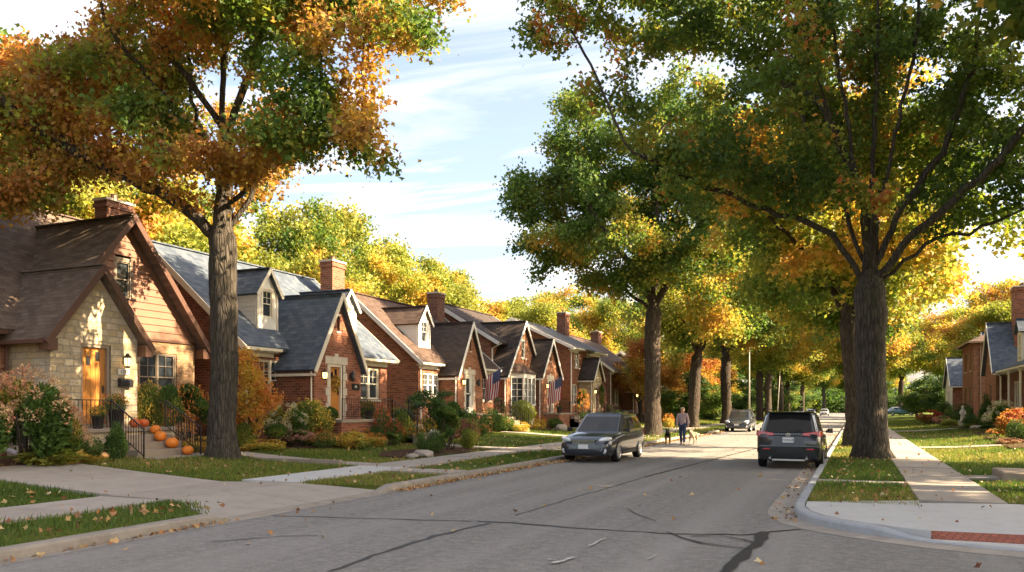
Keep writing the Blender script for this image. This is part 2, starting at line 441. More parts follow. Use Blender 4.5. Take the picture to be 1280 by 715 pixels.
# asphalt: the street and the side street to the right
road = MB()
road.poly([(-9.25, -60, 0), (2.6, -60, 0), (2.6, 330, 0), (-9.25, 330, 0)])
road.poly([(2.6, -12, 0), (120, -12, 0), (120, 11.3, 0), (2.6, 11.3, 0)])
structure('road', road, M['asphalt'], recalc=False)
cross = MB(); cross.poly([(-60, 330, 0), (60, 330, 0), (60, 341, 0), (-60, 341, 0)])
structure('cross_road', cross, M['asphalt'], recalc=False)

# tar-filled seams
def ribbon(mb, pts, w, z, seed=0, step=.25):
    rnd = random.Random(seed); P = []
    for a, b in zip(pts, pts[1:]):
        L = math.dist(a, b); n = max(1, int(L / step))
        for k in range(n): P.append((a[0] + (b[0] - a[0]) * k / n + rnd.uniform(-.03, .03), a[1] + (b[1] - a[1]) * k / n + rnd.uniform(-.03, .03)))
    P.append(pts[-1]); prev = None
    for k, p in enumerate(P):
        q = P[min(k + 1, len(P) - 1)]; o = P[max(k - 1, 0)]
        d = Vector((q[0] - o[0], q[1] - o[1])); d = d.normalized() if d.length > 0 else Vector((1, 0))
        ww = w * rnd.uniform(.45, 1.15) / 2
        cur = ((p[0] - d.y * ww, p[1] + d.x * ww, z), (p[0] + d.y * ww, p[1] - d.x * ww, z))
        if prev: mb.poly([prev[0], prev[1], cur[1], cur[0]])
        prev = cur
tar = MB()
ribbon(tar, [(-5.28, 7.24), (-5.39, 8.51), (-5.39, 9.85), (-5.21, 11.25)], .11, .004, 1)
ribbon(tar, [(-5.2, 12.2), (-5.19, 13.96), (-5.06, 17.8), (-5.0, 20)], .05, .004, 2)
ribbon(tar, [(-5.0, 20.2), (-4.9, 22.08), (-4.46, 29.18), (-3.79, 39.19), (-3.9, 60)], .13, .004, 3)
ribbon(tar, [(-8.82, 10.62), (-6.97, 11.0), (-5.55, 11.32)], .05, .008, 4)
ribbon(tar, [(-5.5, 11.33), (-4.87, 11.4), (-3.7, 11.3), (-2.51, 11.32), (-1.45, 11.62), (-.75, 12.5)], .075, .008, 5)
ribbon(tar, [(-1.38, 8.0), (-1.3, 8.95), (-1.27, 9.82), (-1.21, 10.8), (-1.2, 12.0)], .17, .012, 6)
ribbon(tar, [(-2.5, 11.5), (-2.2, 11.0), (-1.84, 10.67), (-1.51, 10.55), (-1.23, 10.48)], .06, .016, 7)
ribbon(tar, [(-2.08, 11.13), (-1.76, 11.4), (-1.39, 11.2), (-1.21, 10.94)], .05, .016, 8)
ribbon(tar, [(-3.75, 13.9), (-3.61, 13.63), (-3.28, 13.0), (-2.89, 12.46)], .03, .012, 9)
ribbon(tar, [(-7.9, 8.2), (-7.3, 9.0), (-6.9, 9.2)], .03, .012, 10)
ribbon(tar, [(-9.0, 26.2), (-6, 27), (-3, 26.6), (-1.5, 27)], .05, .012, 11)
ribbon(tar, [(-5, 34), (-3.3, 33.2), (-1.5, 33.6)], .05, .012, 12)
structure('tar_seam', tar, M['tar'], recalc=False)
pm = MB()
ribbon(pm, [(-3.15, 9.84), (-3.13, 10.53)], .05, .02, 13, .15)
ribbon(pm, [(-3.17, 8.58), (-3.08, 9.04)], .08, .02, 14, .15)
ribbon(pm, [(-3.35, 8.82), (-3.22, 8.81)], .04, .02, 15, .1)
ribbon(pm, [(-2.24, 9.24), (-2.22, 9.58)], .03, .02, 16, .1)
ribbon(pm, [(-5.43, 25.65), (-5.33, 26.6)], .09, .02, 17, .2)
structure('survey_mark', pm, M['road_paint'], recalc=False)

# ---- kerb swept along a line: profile (offset from face to the back, height)
def kerb(name, pts, mat, hf, width=.19, side=1, gut=.4, gmat=None, gname='gutter'):
    """pts: kerb face line; side=+1 back lies to the right of travel; hf(i)->height"""
    k = MB(); gmb = MB(); prev = None; n = len(pts)
    for i, p in enumerate(pts):
        a = Vector(pts[max(i - 1, 0)]); b = Vector(pts[min(i + 1, n - 1)]); d = (b - a).normalized()
        nv = Vector((d.y, -d.x)) * side; h = hf(p)
        r = min(.035, h * .4)
        prof = [(0, -.1), (.012, h - r), (.03, h - .008), (.055, h), (width, h + .004), (width, -.1)]
        cur = [(p[0] + nv.x * u, p[1] + nv.y * u, z) for u, z in prof]
        gc = [(p[0] - nv.x * gut, p[1] - nv.y * gut, .004), (p[0] + nv.x * .02, p[1] + nv.y * .02, .004)]
        if prev:
            for j in range(len(prof) - 1): k.poly([prev[0][j], prev[0][j + 1], cur[j + 1], cur[j]])
            gmb.poly([prev[1][0], prev[1][1], gc[1], gc[0]])
        prev = (cur, gc)
    structure(name, k, mat, smooth=False)
    if gmat: structure(gname, gmb, gmat, recalc=False)
def dense(pts, step):
    out = []
    for a, b in zip(pts, pts[1:]):
        n = max(1, int(math.dist(a, b) / step))
        out += [(a[0] + (b[0] - a[0]) * i / n, a[1] + (b[1] - a[1]) * i / n) for i in range(n)]
    return out + [pts[-1]]
# left kerb: dropped for the driveway between y 9.9 and 14.4, and for a drive far along
def hl(p):
    y = p[1]
    for a, b in ((10.0, 14.2), (52, 55), (84, 87)):
        if a - .5 < y < b + .5: return max(.025, .14 * max(sm((a - y) / .5), sm((y - b) / .5)))
    return .14
kerb('kerb', dense([(-9.12, -60), (-9.12, 5)], 5)[:-1] + dense([(-9.12, 5), (-9.12, 60)], .25)[:-1] + dense([(-9.12, 60), (-9.12, 330)], 2), M['concrete_kerb'], hl, side=-1, gut=.18, gmat=M['concrete_kerb'])
arc = [(-1.0, 14.9), (-.97, 14.3), (-.86, 13.7), (-.66, 13.2), (-.38, 12.8), (0.0, 12.45), (.45, 12.15), (.9, 11.9), (1.4, 11.72), (2.0, 11.6), (3.0, 11.5), (5, 11.45), (60, 11.45)]
def hr(p):
    if p[0] < .1 and p[1] > 12.3: return .13
    if p[0] < 1.0: return .02 + .11 * sm((1.0 - p[0]) / .9)
    if p[0] < 3.0: return .02
    return .02 + .11 * sm((p[0] - 3) / .8)
# travelling towards the camera then off to the right: back lies on the left of travel
kerb('kerb_return', dense([(-1.0, 60), (-1.0, 14.9)], .6)[:-1] + dense(arc, .15), M['kerb_new'], hr, width=.18, side=-1, gut=.42, gmat=M['concrete'], gname='gutter_pan')
kerb('kerb_far', [(-1.0, y) for y in range(60, 331, 3)], M['concrete_kerb'], lambda p: .13, side=1, gut=.42, gmat=M['concrete_kerb'], gname='gutter_far')

# ---- lawns as sheets with a cut edge
def sheet(mb, x0, x1, y0, y1, nx, ny, dz=0.0, skirt=True, clip=None):
    idx = {}
    for i in range(nx + 1):
        for j in range(ny + 1):
            x = x0 + (x1 - x0) * i / nx; y = y0 + (y1 - y0) * j / ny
            idx[i, j] = len(mb.v); mb.v.append((x, y, terrain(x, y) + dz))
    for i in range(nx):
        for j in range(ny):
            mb.face_idx((idx[i, j], idx[i + 1, j], idx[i + 1, j + 1], idx[i, j + 1]))
lw = MB()
sheet(lw, -60, -9.3, -60, 9.6, 60, 3, -.035); sheet(lw, -60, -9.3, 14.7, 330, 60, 6, -.035); sheet(lw, -60, -12.7, 9.6, 14.7, 50, 2, -.035)
lw.poly([(-9.3, 9.6, .115), (-9.33, 9.74, .02), (-11.25, 10.74, .115), (-12.7, 10.74, .115), (-12.7, 9.6, .115)])
lw.poly([(-9.3, 14.7, .115), (-9.33, 14.56, .02), (-11.25, 14.22, .115), (-12.7, 14.2, .115), (-12.7, 14.7, .115)])
structure('lawn', lw, M['turf'], recalc=False, smooth=True)
lw2 = MB(); sheet(lw2, -.82, 1.03, 15.05, 16, 2, 2, -.035); sheet(lw2, -.82, 70, 16, 330, 60, 6, -.035); sheet(lw2, 2.88, 70, 14.6, 16, 60, 1, -.035)
for k in range(60):          # bank down to the side street pavement
    xa = 2.88 + 67.12 * k / 60; xb = 2.88 + 67.12 * (k + 1) / 60; fz = lambda x: .035 + .08 * sm((x - 2.9) / 1.1)
    lw2.poly([(xa, 13.0, fz(xa)), (xb, 13.0, fz(xb)), (xb, 14.6, terrain(xb, 14) - .035), (xa, 14.6, terrain(xa, 14) - .035)])
structure('lawn_right', lw2, M['turf'], recalc=False, smooth=True)

# ---- pavements made of slabs
def slabs(name, mat, x0, x1, ys, z, gap=.012, th=.12, jit=.004, seed=1):
    rnd = random.Random(seed); mb = MB()
    for a, b in zip(ys, ys[1:]):
        dz = rnd.uniform(-jit, jit); tl = rnd.uniform(-jit, jit)
        mb.hexa([(x0, a + gap / 2, z - th), (x1, a + gap / 2, z - th), (x1, b - gap / 2, z - th), (x0, b - gap / 2, z - th),
                 (x0, a + gap / 2, z + dz), (x1, a + gap / 2, z + dz + tl), (x1, b - gap / 2, z + dz), (x0, b - gap / 2, z + dz - tl)])
    return structure(name, mb, mat)
def rng(a, b, st):
    n = max(1, round((b - a) / st)); return [a + (b - a) * i / n for i in range(n + 1)]
slabs('sidewalk', M['concrete'], -12.85, -11.25, rng(-30, 10.6, 1.6), .155, seed=2)
slabs('sidewalk_new_slab', M['concrete_new'], -12.85, -11.25, rng(14.3, 19, 1.6), .155, seed=3)
slabs('sidewalk_far', M['concrete'], -12.85, -11.25, rng(19, 120, 1.6), .155, seed=4)
slabs('sidewalk_right', M['concrete'], 1.04, 2.4, [16.0, 18.6, 21.6, 23.1] + rng(24.6, 140, 1.5), .142, seed=5, jit=.007)

# driveway apron and drive, in big slabs
drv = MB()
def apron(y0a, y1a, y0b, y1b, xa, xb, za, zb):
    drv.hexa([(xa, y0a, za - .12), (xb, y0b, zb - .12), (xb, y1b, zb - .12), (xa, y1a, za - .12), (xa, y0a, za), (xb, y0b, zb), (xb, y1b, zb), (xa, y1a, za)])
apron(9.75, 12.2, 10.75, 12.4, -9.32, -11.24, .03, .158)
apron(12.215, 14.55, 12.415, 14.2, -9.32, -11.24, .03, .158)
apron(10.62, 12.4, 10.75, 12.45, -11.255, -12.85, .158, .16); apron(12.415, 14.25, 12.465, 13.75, -11.255, -12.85, .158, .16)
xs = [-12.865, -15.6, -18.4, -21.2, -24.0, -27, -30]
for a, b in zip(xs, xs[1:]):
    f = lambda x: 10.8 + .25 * sm((-12.8 - x) / 3); f2 = lambda x: 13.7 + .5 * sm((-12.8 - x) / 4)
    apron(f(a), f2(a), f(b), f2(b), a, b + .015, terrain(a, 0) + .012, terrain(b, 0) + .012)
structure('driveway', drv, M['concrete'])

# front walks and the paths that cross the verge
wk = MB()
def path(x0, x1, y0, y1, z=None, st=1.4):
    xs = rng(x0, x1, st)
    for a, b in zip(xs, xs[1:]):
        za = (terrain(a, y0) if z is None else z) + .012; zb = (terrain(b, y0) if z is None else z) + .012
        wk.hexa([(a + .006, y0, za - .1), (b - .006, y0, zb - .1), (b - .006, y1, zb - .1), (a + .006, y1, za - .1), (a + .006, y0, za), (b - .006, y0, zb), (b - .006, y1, zb), (a + .006, y1, za)])
path(-11.24, -9.32, 17.7, 18.7); path(-17.7, -12.86, 19.0, 20.0); path(-18.75, -17.71, 16.4, 20.0)
path(-17.6, -12.86, 28.9, 30.0); path(-18.6, -12.86, 41.5, 42.6); path(-19.0, -12.86, 51.8, 52.9); path(-18.8, -12.86, 62.4, 63.4)
path(-11.24, -9.32, 29, 30); path(-11.24, -9.32, 41.5, 42.5)
path(-.8, 1.03, 19.3, 19.75); path(2.41, 4.2, 21.3, 22.2); path(2.41, 8, 36.5, 37.6); path(2.41, 9, 61, 62)
structure('front_path', wk, M['concrete'])

# new concrete at the corner, with the paver pad
cr = MB()
inner = [(-.79, 14.95), (-.78, 14.35), (-.67, 13.78), (-.48, 13.32), (-.23, 12.95), (.12, 12.62), (.55, 12.32)]
cr.prism([(x, y, .02) for x, y in inner] + [(.93, 12.12, .02), (.97, 15.5, .02), (-.79, 15.06, .02)], (0, 0, .115))
q = [(.945, 12.11, .0), (.995, 15.55, .0), (2.45, 16.1, .0), (3.4, 16.1, .0), (3.4, 12.6, .0)]
cr.poly([(.985, 15.56, .137), (2.41, 15.99, .139), (2.9, 15.99, .139), (2.9, 12.95, .04), (.95, 12.82, .04)])
cr.poly([(-.79, 15.075, .137), (.97, 15.515, .137), (1.03, 15.6, .137), (1.03, 15.99, .137)])
cr.poly([(.95, 11.93, .022), (2.0, 11.77, .022), (2.9, 11.69, .024), (2.9, 12.14, .026), (.95, 12.12, .026)])
cr.poly([(2.9, 11.69, .024), (4.0, 11.63, .128), (4.0, 13.1, .13), (2.9, 12.95, .04)]); cr.poly([(4.0, 11.63, .128), (70, 11.63, .128), (70, 13.2, .13), (4.0, 13.1, .13)])
structure('corner_pavement', cr, M['concrete_new'])
pad = MB(); pad.hexa([(.95, 12.125, -.05), (2.9, 12.145, -.05), (2.9, 12.94, -.05), (.95, 12.81, -.05), (.95, 12.125, .03), (2.9, 12.145, .03), (2.9, 12.94, .044), (.95, 12.81, .044)])
structure('brick_pad', pad, M['pavers_red'])

# mulch beds
def bed(name, poly, z=.03):
    mb = MB(); mb.prism([(x, y, terrain(x, y) - .05) for x, y in poly], (0, 0, .05 + z)); return structure(name, mb, M['mulch'])
bed('mulch_bed', [(-20.6, 7), (-18.9, 9), (-18.3, 13.2), (-18.4, 15), (-18.9, 17), (-20.4, 17.2), (-20.6, 12)])
bed('mulch_bed', [(-18.9, 18.7), (-18.1, 19.6), (-18.0, 22.5), (-17.3, 25), (-17.2, 28.4), (-18.6, 28.6), (-20.2, 24), (-21.4, 22), (-21.4, 18.7)])
bed('mulch_bed', [(-17.5, 30.2), (-17.2, 33), (-17.6, 36.5), (-20, 40.8), (-21, 36), (-21, 30.2)])
bed('mulch_bed', [(-13.1, 22.6), (-13.05, 27.6), (-14.4, 28.2), (-15.2, 26.6), (-15.3, 24), (-14.4, 22.4)])
bed('mulch_bed', [(-18.2, 43), (-18, 51), (-20.4, 51), (-20.4, 43)])
bed('mulch_bed', [(-18.2, 53.2), (-17.8, 62), (-20.4, 62), (-19.4, 53.2)])
bed('mulch_bed', [(5.2, 34), (6.6, 34), (8.6, 60.6), (6.6, 60.6)])
bed('mulch_bed', [(6.4, 63), (8.8, 63), (8.6, 92), (6.2, 92)])
# ================================================================== leaves, trees, shrubs, grass
LOBED = np.array([(0, 0, 0), (-.50, .42, .06), (-.20, .58, 0), (0, 1.0, -.10), (.20, .58, 0), (.50, .42, .06)], float)
LOBED_F = [(0, 1, 2), (0, 2, 3), (0, 3, 4), (0, 4, 5)]
OVAL = np.array([(0, 0, 0), (-.28, .45, .07), (0, 1, -.08), (.28, .45, .07)], float)
OVAL_F = [(0, 1, 2), (0, 2, 3)]
BLADE = np.array([(-.09, 0, 0), (.09, 0, 0), (.0, 1, 0)], float)
BLADE_F = [(0, 1, 2)]

def pick_cols(rng, pal, n, key=None, jitter=.18):
    """pal: list of (weight, rgb); key in 0..1 chooses along the palette"""
    w = np.array([p[0] for p in pal], float); w = np.cumsum(w / w.sum())
    k = rng.random(n) if key is None else np.clip(key, 0, .9999)
    i = np.searchsorted(w, k)
    i = np.clip(i, 0, len(pal) - 1)
    c = np.array([p[1] for p in pal], float)[i]
    return np.clip(c * (1 + jitter * rng.standard_normal((n, 1))) * (1 + .06 * rng.standard_normal((n, 3))), .004, .95)

def leaf_mesh(name, P, size, cols, rng, shape=LOBED, faces=LOBED_F, nrm=None, spread=1.0, droop=.0):
    """P: n x 3 leaf bases; size: scalar or n; returns a mesh with a colour per leaf"""
    n = len(P)
    s = np.broadcast_to(np.asarray(size, float), (n,)) * (1 + .22 * rng.standard_normal(n)).clip(.5, 1.6)
    # random frames: y axis = leaf direction
    d = rng.standard_normal((n, 3)) * spread
    if nrm is not None: d += nrm
    d[:, 2] -= droop
    d /= np.linalg.norm(d, axis=1, keepdims=True) + 1e-9
    t = rng.standard_normal((n, 3)); x = np.cross(d, t); x /= np.linalg.norm(x, axis=1, keepdims=True) + 1e-9
    z = np.cross(x, d)
    V = (P[:, None, :] + s[:, None, None] * (shape[None, :, 0:1] * x[:, None, :] + shape[None, :, 1:2] * d[:, None, :] + shape[None, :, 2:3] * z[:, None, :])).reshape(-1, 3)
    k = len(shape); F = np.array(faces); nf = len(F)
    FI = (np.arange(n)[:, None, None] * k + F[None]).reshape(-1)
    me = bpy.data.meshes.new(name)
    me.vertices.add(len(V)); me.vertices.foreach_set('co', V.ravel())
    me.loops.add(len(FI)); me.loops.foreach_set('vertex_index', FI.astype(np.int32))
    me.polygons.add(n * nf); me.polygons.foreach_set('loop_start', (np.arange(n * nf) * 3).astype(np.int32))
    me.update(calc_edges=True)
    a = me.attributes.new('col', 'FLOAT_COLOR', 'POINT')
    cc = np.ones((n, k, 4)); cc[:, :, :3] = cols[:, None, :]
    a.data.foreach_set('color', cc.ravel())
    return me

def vnoise(P, scale, seed):
    """cheap smooth 3d noise 0..1 (sum of sines)"""
    r = np.random.default_rng(seed); v = np.zeros(len(P))
    for k in range(6):
        d = r.standard_normal(3); d *= scale * (.6 + 1.2 * r.random()) / np.linalg.norm(d)
        v += np.sin(P @ d + r.random() * 6.283)
    return 1 / (1 + np.exp(-v * 1.1))

def sample_crown(blobs, n, rng, gap_scale=.9, gap=.38, seed=0, shell=.35, lobes=0):
    """points inside a union of ellipsoids, thinned by noise so the crown has gaps and an uneven outline"""
    if lobes:
        L = []
        for b in blobs:
            for k in range(lobes):
                d = rng.standard_normal(3); d /= np.linalg.norm(d); r = .55 + .42 * rng.random(); q = .30 + .24 * rng.random()
                L.append((b[0] + d[0] * b[3] * r, b[1] + d[1] * b[4] * r, b[2] + d[2] * b[5] * r, b[3] * q, b[4] * q, b[5] * q * .8))
        blobs = L
    out = []; vol = np.array([b[3] * b[4] * b[5] for b in blobs]); vol = vol / vol.sum()
    tot = 0
    while tot < n:
        i = rng.choice(len(blobs), size=n * 2, p=vol); B = np.array(blobs)[i]
        d = rng.standard_normal((n * 2, 3)); d /= np.linalg.norm(d, axis=1, keepdims=True)
        r = rng.random(n * 2) ** shell
        P = B[:, :3] + d * r[:, None] * B[:, 3:6]
        keep = vnoise(P, gap_scale, seed + 5) > gap
        P = P[keep]; out.append(P); tot += len(P)
    return np.concatenate(out)[:n]

def grow(base, attr, D=.45, kill=.8, infl=5.0, maxit=90, seed=0):
    """space colonisation. base: list of (pos, parent). returns pos array, parents"""
    rng = np.random.default_rng(seed)
    pos = [np.array(p, float) for p, _ in base]; par = [q for _, q in base]
    nn = np.full(len(attr), -1); nd = np.full(len(attr), 1e9)
    def upd(i0):
        P = np.array(pos[i0:])
        for c in range(0, len(P), 64):
            dd = np.linalg.norm(attr[:, None, :] - P[None, c:c + 64], axis=2)
            j = dd.argmin(1); m = dd[np.arange(len(attr)), j]; b = m < nd
            nd[b] = m[b]; nn[b] = i0 + c + j[b]
    upd(0)
    alive = np.ones(len(attr), bool); stuck = set()
    for it in range(maxit):
        alive &= nd > kill
        act = alive & (nd < infl + (30 if it < 12 else 0))
        if not act.any(): break
        idx = np.nonzero(act)[0]; own = nn[idx]
        P = np.array(pos); dirs = attr[idx] - P[own]; dirs /= np.linalg.norm(dirs, axis=1, keepdims=True)
        S = np.zeros((len(pos), 3)); np.add.at(S, own, dirs)
        i0 = len(pos)
        for o in np.unique(own):
            if o in stuck: continue
            d = S[o]; l = np.linalg.norm(d)
            if l < 1e-3: stuck.add(o); continue
            # keep some of the parent's direction so that limbs flow
            d = d / l
            if par[o] >= 0:
                pd = pos[o] - pos[par[o]]; pd /= np.linalg.norm(pd) + 1e-9; d = d + pd * .35
            d = d + rng.standard_normal(3) * .16; d /= np.linalg.norm(d)
            q = pos[o] + d * D
            pos.append(q); par.append(int(o))
        if len(pos) == i0: break
        upd(i0)
        for o in np.nonzero(np.bincount([p for p in par if p >= 0]) > 4)[0]: stuck.add(int(o))
    return np.array(pos), np.array(par)

def limb_nodes(base, start, pts, step=.4, rng=None, wob=.05):
    """append a hand-placed limb to base (list of (pos,parent)); returns index of last node"""
    cur = start; p0 = np.array(base[start][0], float)
    for p in pts:
        p = np.array(p, float); n = max(1, int(np.linalg.norm(p - p0) / step))
        for k in range(1, n + 1):
            q = p0 + (p - p0) * k / n
            if rng is not None: q = q + rng.standard_normal(3) * wob * (1 if k < n else 0)
            base.append((tuple(q), cur)); cur = len(base) - 1
        p0 = p
    return cur

def wood_mesh(name, pos, par, trunk_r, tip_r=.012, flare=.5, seed=0, min_r=0.0, fork=None):
    n = len(pos); ch = [[] for _ in range(n)]
    for i, p in enumerate(par):
        if p >= 0: ch[p].append(i)
    cnt = np.zeros(n)
    order = list(range(n))           # children always come after parents
    for i in reversed(order):
        if not ch[i]: cnt[i] = 1
        else: cnt[i] = sum(cnt[c] for c in ch[i])
    ex = math.log(max(3, cnt[0])) / math.log(trunk_r / tip_r)
    rad = tip_r * cnt ** (1 / ex)
    rr = np.random.default_rng(seed)
    V = []; F = []
    def rings(chain):
        r0 = max(rad[c] for c in chain[1:2] or chain)
        ns = 14 if r0 > .25 else 10 if r0 > .12 else 6 if r0 > .045 else 4 if r0 > .02 else 3
        pu = None; prev = None
        for k, c in enumerate(chain):
            a = pos[chain[max(k - 1, 0)]]; b = pos[chain[min(k + 1, len(chain) - 1)]]
            d = b - a; d = d / (np.linalg.norm(d) + 1e-9)
            if pu is None: pu = np.array((1., 0, 0)) if abs(d[0]) < .8 else np.array((0, 1., 0))
            x = np.cross(d, pu); x /= np.linalg.norm(x) + 1e-9; pu = np.cross(x, d)
            r = rad[c] if not (k == 0 and par[c] >= -1 and len(chain) > 1 and chain[0] != 0) else min(rad[c], rad[chain[1]] * 1.25)
            i = len(V)
            h = pos[c][2] - pos[0][2]
            for j in range(ns):
                t = 2 * PI * j / ns
                rj = r
                if ns >= 14:
                    fl = 1 + flare * math.exp(-max(0, h) / .38) * (1 + .35 * math.sin(5 * t + seed)) + .05 * math.sin(3 * t + h * 1.3 + seed) + .035 * math.sin(7 * t - h * 2.1)
                    rj = r * fl
                V.append(pos[c] + (x * math.cos(t) + pu * math.sin(t)) * rj)
            if prev is not None:
                for j in range(ns): F.append((prev + j, prev + (j + 1) % ns, i + (j + 1) % ns, i + j))
            prev = i
        F.append(tuple(prev + j for j in range(ns)))
    stack = [(0, None)]
    while stack:
        s, p = stack.pop()
        chain = ([p] if p is not None else []) + [s]; c = s
        while ch[c]:
            kids = sorted(ch[c], key=lambda k: -cnt[k])
            for k in kids[1:]: stack.append((k, c))
            c = kids[0]; chain.append(c)
        if max(rad[x] for x in chain[1:]) >= min_r: rings(chain)
    me = bpy.data.meshes.new(name)
    me.from_pydata([tuple(v) for v in V], [], F)
    me.polygons.foreach_set('use_smooth', [True] * len(me.polygons)); me.update()
    return me, cnt, rad

def make_tree(name, seed, trunk, limbs, blobs, trunk_r, n_attr, n_leaf, leaf, pal, D=.45, kill=.8, clump=.45, gap=.36, gap_scale=.85, hue_scale=.6, leafmat='leaf', barkmat='bark', shape=(LOBED, LOBED_F), min_r=.006, tipmax=3, flare=.5, hue_fn=None, shell=.42, lobes=13):
    """trunk: list of points from the ground up; limbs: list of (trunk index fraction, pts)"""
    rng = np.random.default_rng(seed)
    base = [(tuple(trunk[0]), -1)]
    last = limb_nodes(base, 0, trunk[1:], .35, rng, .02)
    nt = len(base)
    for f, pts in limbs:
        limb_nodes(base, int(f * (nt - 1)), pts, .4, rng, .045)
    attr = sample_crown(blobs, n_attr, rng, gap_scale, gap, seed, shell, lobes)
    pos, par = grow(base, attr, D, kill, 4.5, 80, seed)
    wood, cnt, rad = wood_mesh('trunk', pos, par, trunk_r, .011, flare, seed, min_r)
    # leaves round the twigs
    z0 = min(b[2] - b[5] for b in blobs) - .6
    ok = np.nonzero((cnt <= tipmax) & (np.arange(len(pos)) >= nt))[0]
    pick = rng.choice(ok, n_leaf)
    P = pos[pick] + rng.standard_normal((n_leaf, 3)) * clump * np.array([1, 1, .75])
    ctr = np.array([np.average([b[0] for b in blobs]), np.average([b[1] for b in blobs]), np.average([b[2] for b in blobs])])
    key = .55 * vnoise(P, hue_scale * 2.2, seed + 11) + .33 * vnoise(P, hue_scale * 6, seed + 12) + .12 * rng.random(n_leaf)
    key = np.argsort(np.argsort(key)) / n_leaf          # even out so that the weights hold
    if hue_fn is not None: key = np.clip(key + hue_fn(P), 0, 1)
    key = np.clip(key + .05 * rng.standard_normal(n_leaf), 0, 1)
    cols = pick_cols(rng, pal, n_leaf, key, .13)
    out = (P - ctr); out /= np.linalg.norm(out, axis=1, keepdims=True) + 1e-9
    lm = leaf_mesh('crown', P, leaf, cols, rng, shape[0], shape[1], out * .8, 1.0, .35)
    return wood, lm

def place_tree(name, meshes, loc, rz, label, group=None, scale=1.0, cat='tree', barkmat='bark', leafm='leaf', crown='crown'):
    t = empty(name, loc, rz, label, cat, group)
    t.scale = (scale, scale, scale) if not isinstance(scale, tuple) else scale
    for nm, me, m in (('trunk', meshes[0], barkmat), (crown, meshes[1], leafm)):
        if not me.materials: me.materials.append(M[m])
        o = bpy.data.objects.new(nm, me); COL.objects.link(o); o.parent = t
    return t

# palettes (albedo of the leaves themselves)
GREEN = (.10, .180, .028); DGREEN = (.055, .115, .022); OLIVE = (.20, .235, .03); YGREEN = (.30, .325, .045); TAN = (.38, .20, .05)
YELLOW = (.52, .38, .045); GOLD = (.49, .28, .035); ORANGE = (.42, .165, .03); RUST = (.30, .075, .014); BROWN = (.17, .07, .022); RED = (.36, .04, .015)

# ---- the big oak in the front yard at left: orange, rust and green
def hueL(P): return -.01 + .22 * np.clip((P[:, 0] - .5) / 6.0, -1, 1) - .02 * (P[:, 2] - 11)
oak = make_tree('oak', 3, [(0, 0, -.1), (0, 0, 1.5), (.05, .05, 4), (-.02, .0, 6.4), (.05, .1, 8.2), (-.1, .1, 10.5), (.0, .2, 14)],
    [(.46, [(-.9, -.6, 7.3), (-2.4, -1.6, 8.2), (-4.6, -2.8, 9.6), (-6.0, -3.3, 10.8), (-8.0, -3.2, 11.6)]), (.46, [(.7, .4, 7.6), (1.2, .5, 9.0), (1.7, .9, 10.8), (2.9, 1.2, 12.3), (4.8, 1.0, 13.4)]),
     (.55, [(-.9, .4, 9.2), (-2.0, .8, 11), (-2.7, 1.2, 14)]), (.6, [(.9, -.5, 9.8), (2.2, -.9, 11.5), (3.2, -1.0, 14)]),
     (.5, [(-.2, 1.6, 8.2), (-.6, 3.2, 9.6), (-.6, 4.6, 11)]), (.5, [(1.8, -.2, 8.3), (3.4, -.3, 8.7), (5.0, -.4, 8.6)]), (.62, [(-.4, -1.4, 9.8), (-1.0, -3.2, 11.6)]), (.7, [(-1.2, -.6, 11.5), (-3.0, -1.2, 13.8)])],
    [(-.6, -2.2, 11.3, 5.2, 4.2, 3.6), (-4.8, -2.0, 10.5, 3.2, 3.4, 2.6), (3.2, -1.2, 11.0, 3.2, 3.2, 3.2), (4.6, -.9, 8.5, 2.2, 1.8, 1.5), (5.6, -.6, 10.4, 2.0, 2.0, 2.2), (5.4, .3, 13.2, 2.8, 2.6, 1.8), (-1.5, -2.0, 14.4, 5.5, 4.2, 2.2), (-8.2, -2.6, 10.6, 3.0, 3.2, 3.0), (-7.0, -2.4, 14.2, 3.6, 3.4, 2.6), (-6.4, -3.4, 8.3, 2.6, 2.4, 1.5), (2.8, -.8, 14.2, 3.6, 3.4, 2.2), (-2.5, 2.6, 10, 2.4, 2.4, 2.0), (-5.5, -3, 13, 3.2, 3.2, 3), (-4, -2.5, 14.8, 4, 3.4, 2.4)],
    .39, 3600, 140000, .14, [(.21, ORANGE), (.18, GOLD), (.18, TAN), (.03, BROWN), (.13, YGREEN), (.17, OLIVE), (.10, GREEN)], clump=.30, gap=.44, gap_scale=.95, barkmat='bark_grey', hue_fn=hueL, tipmax=4, flare=.4)

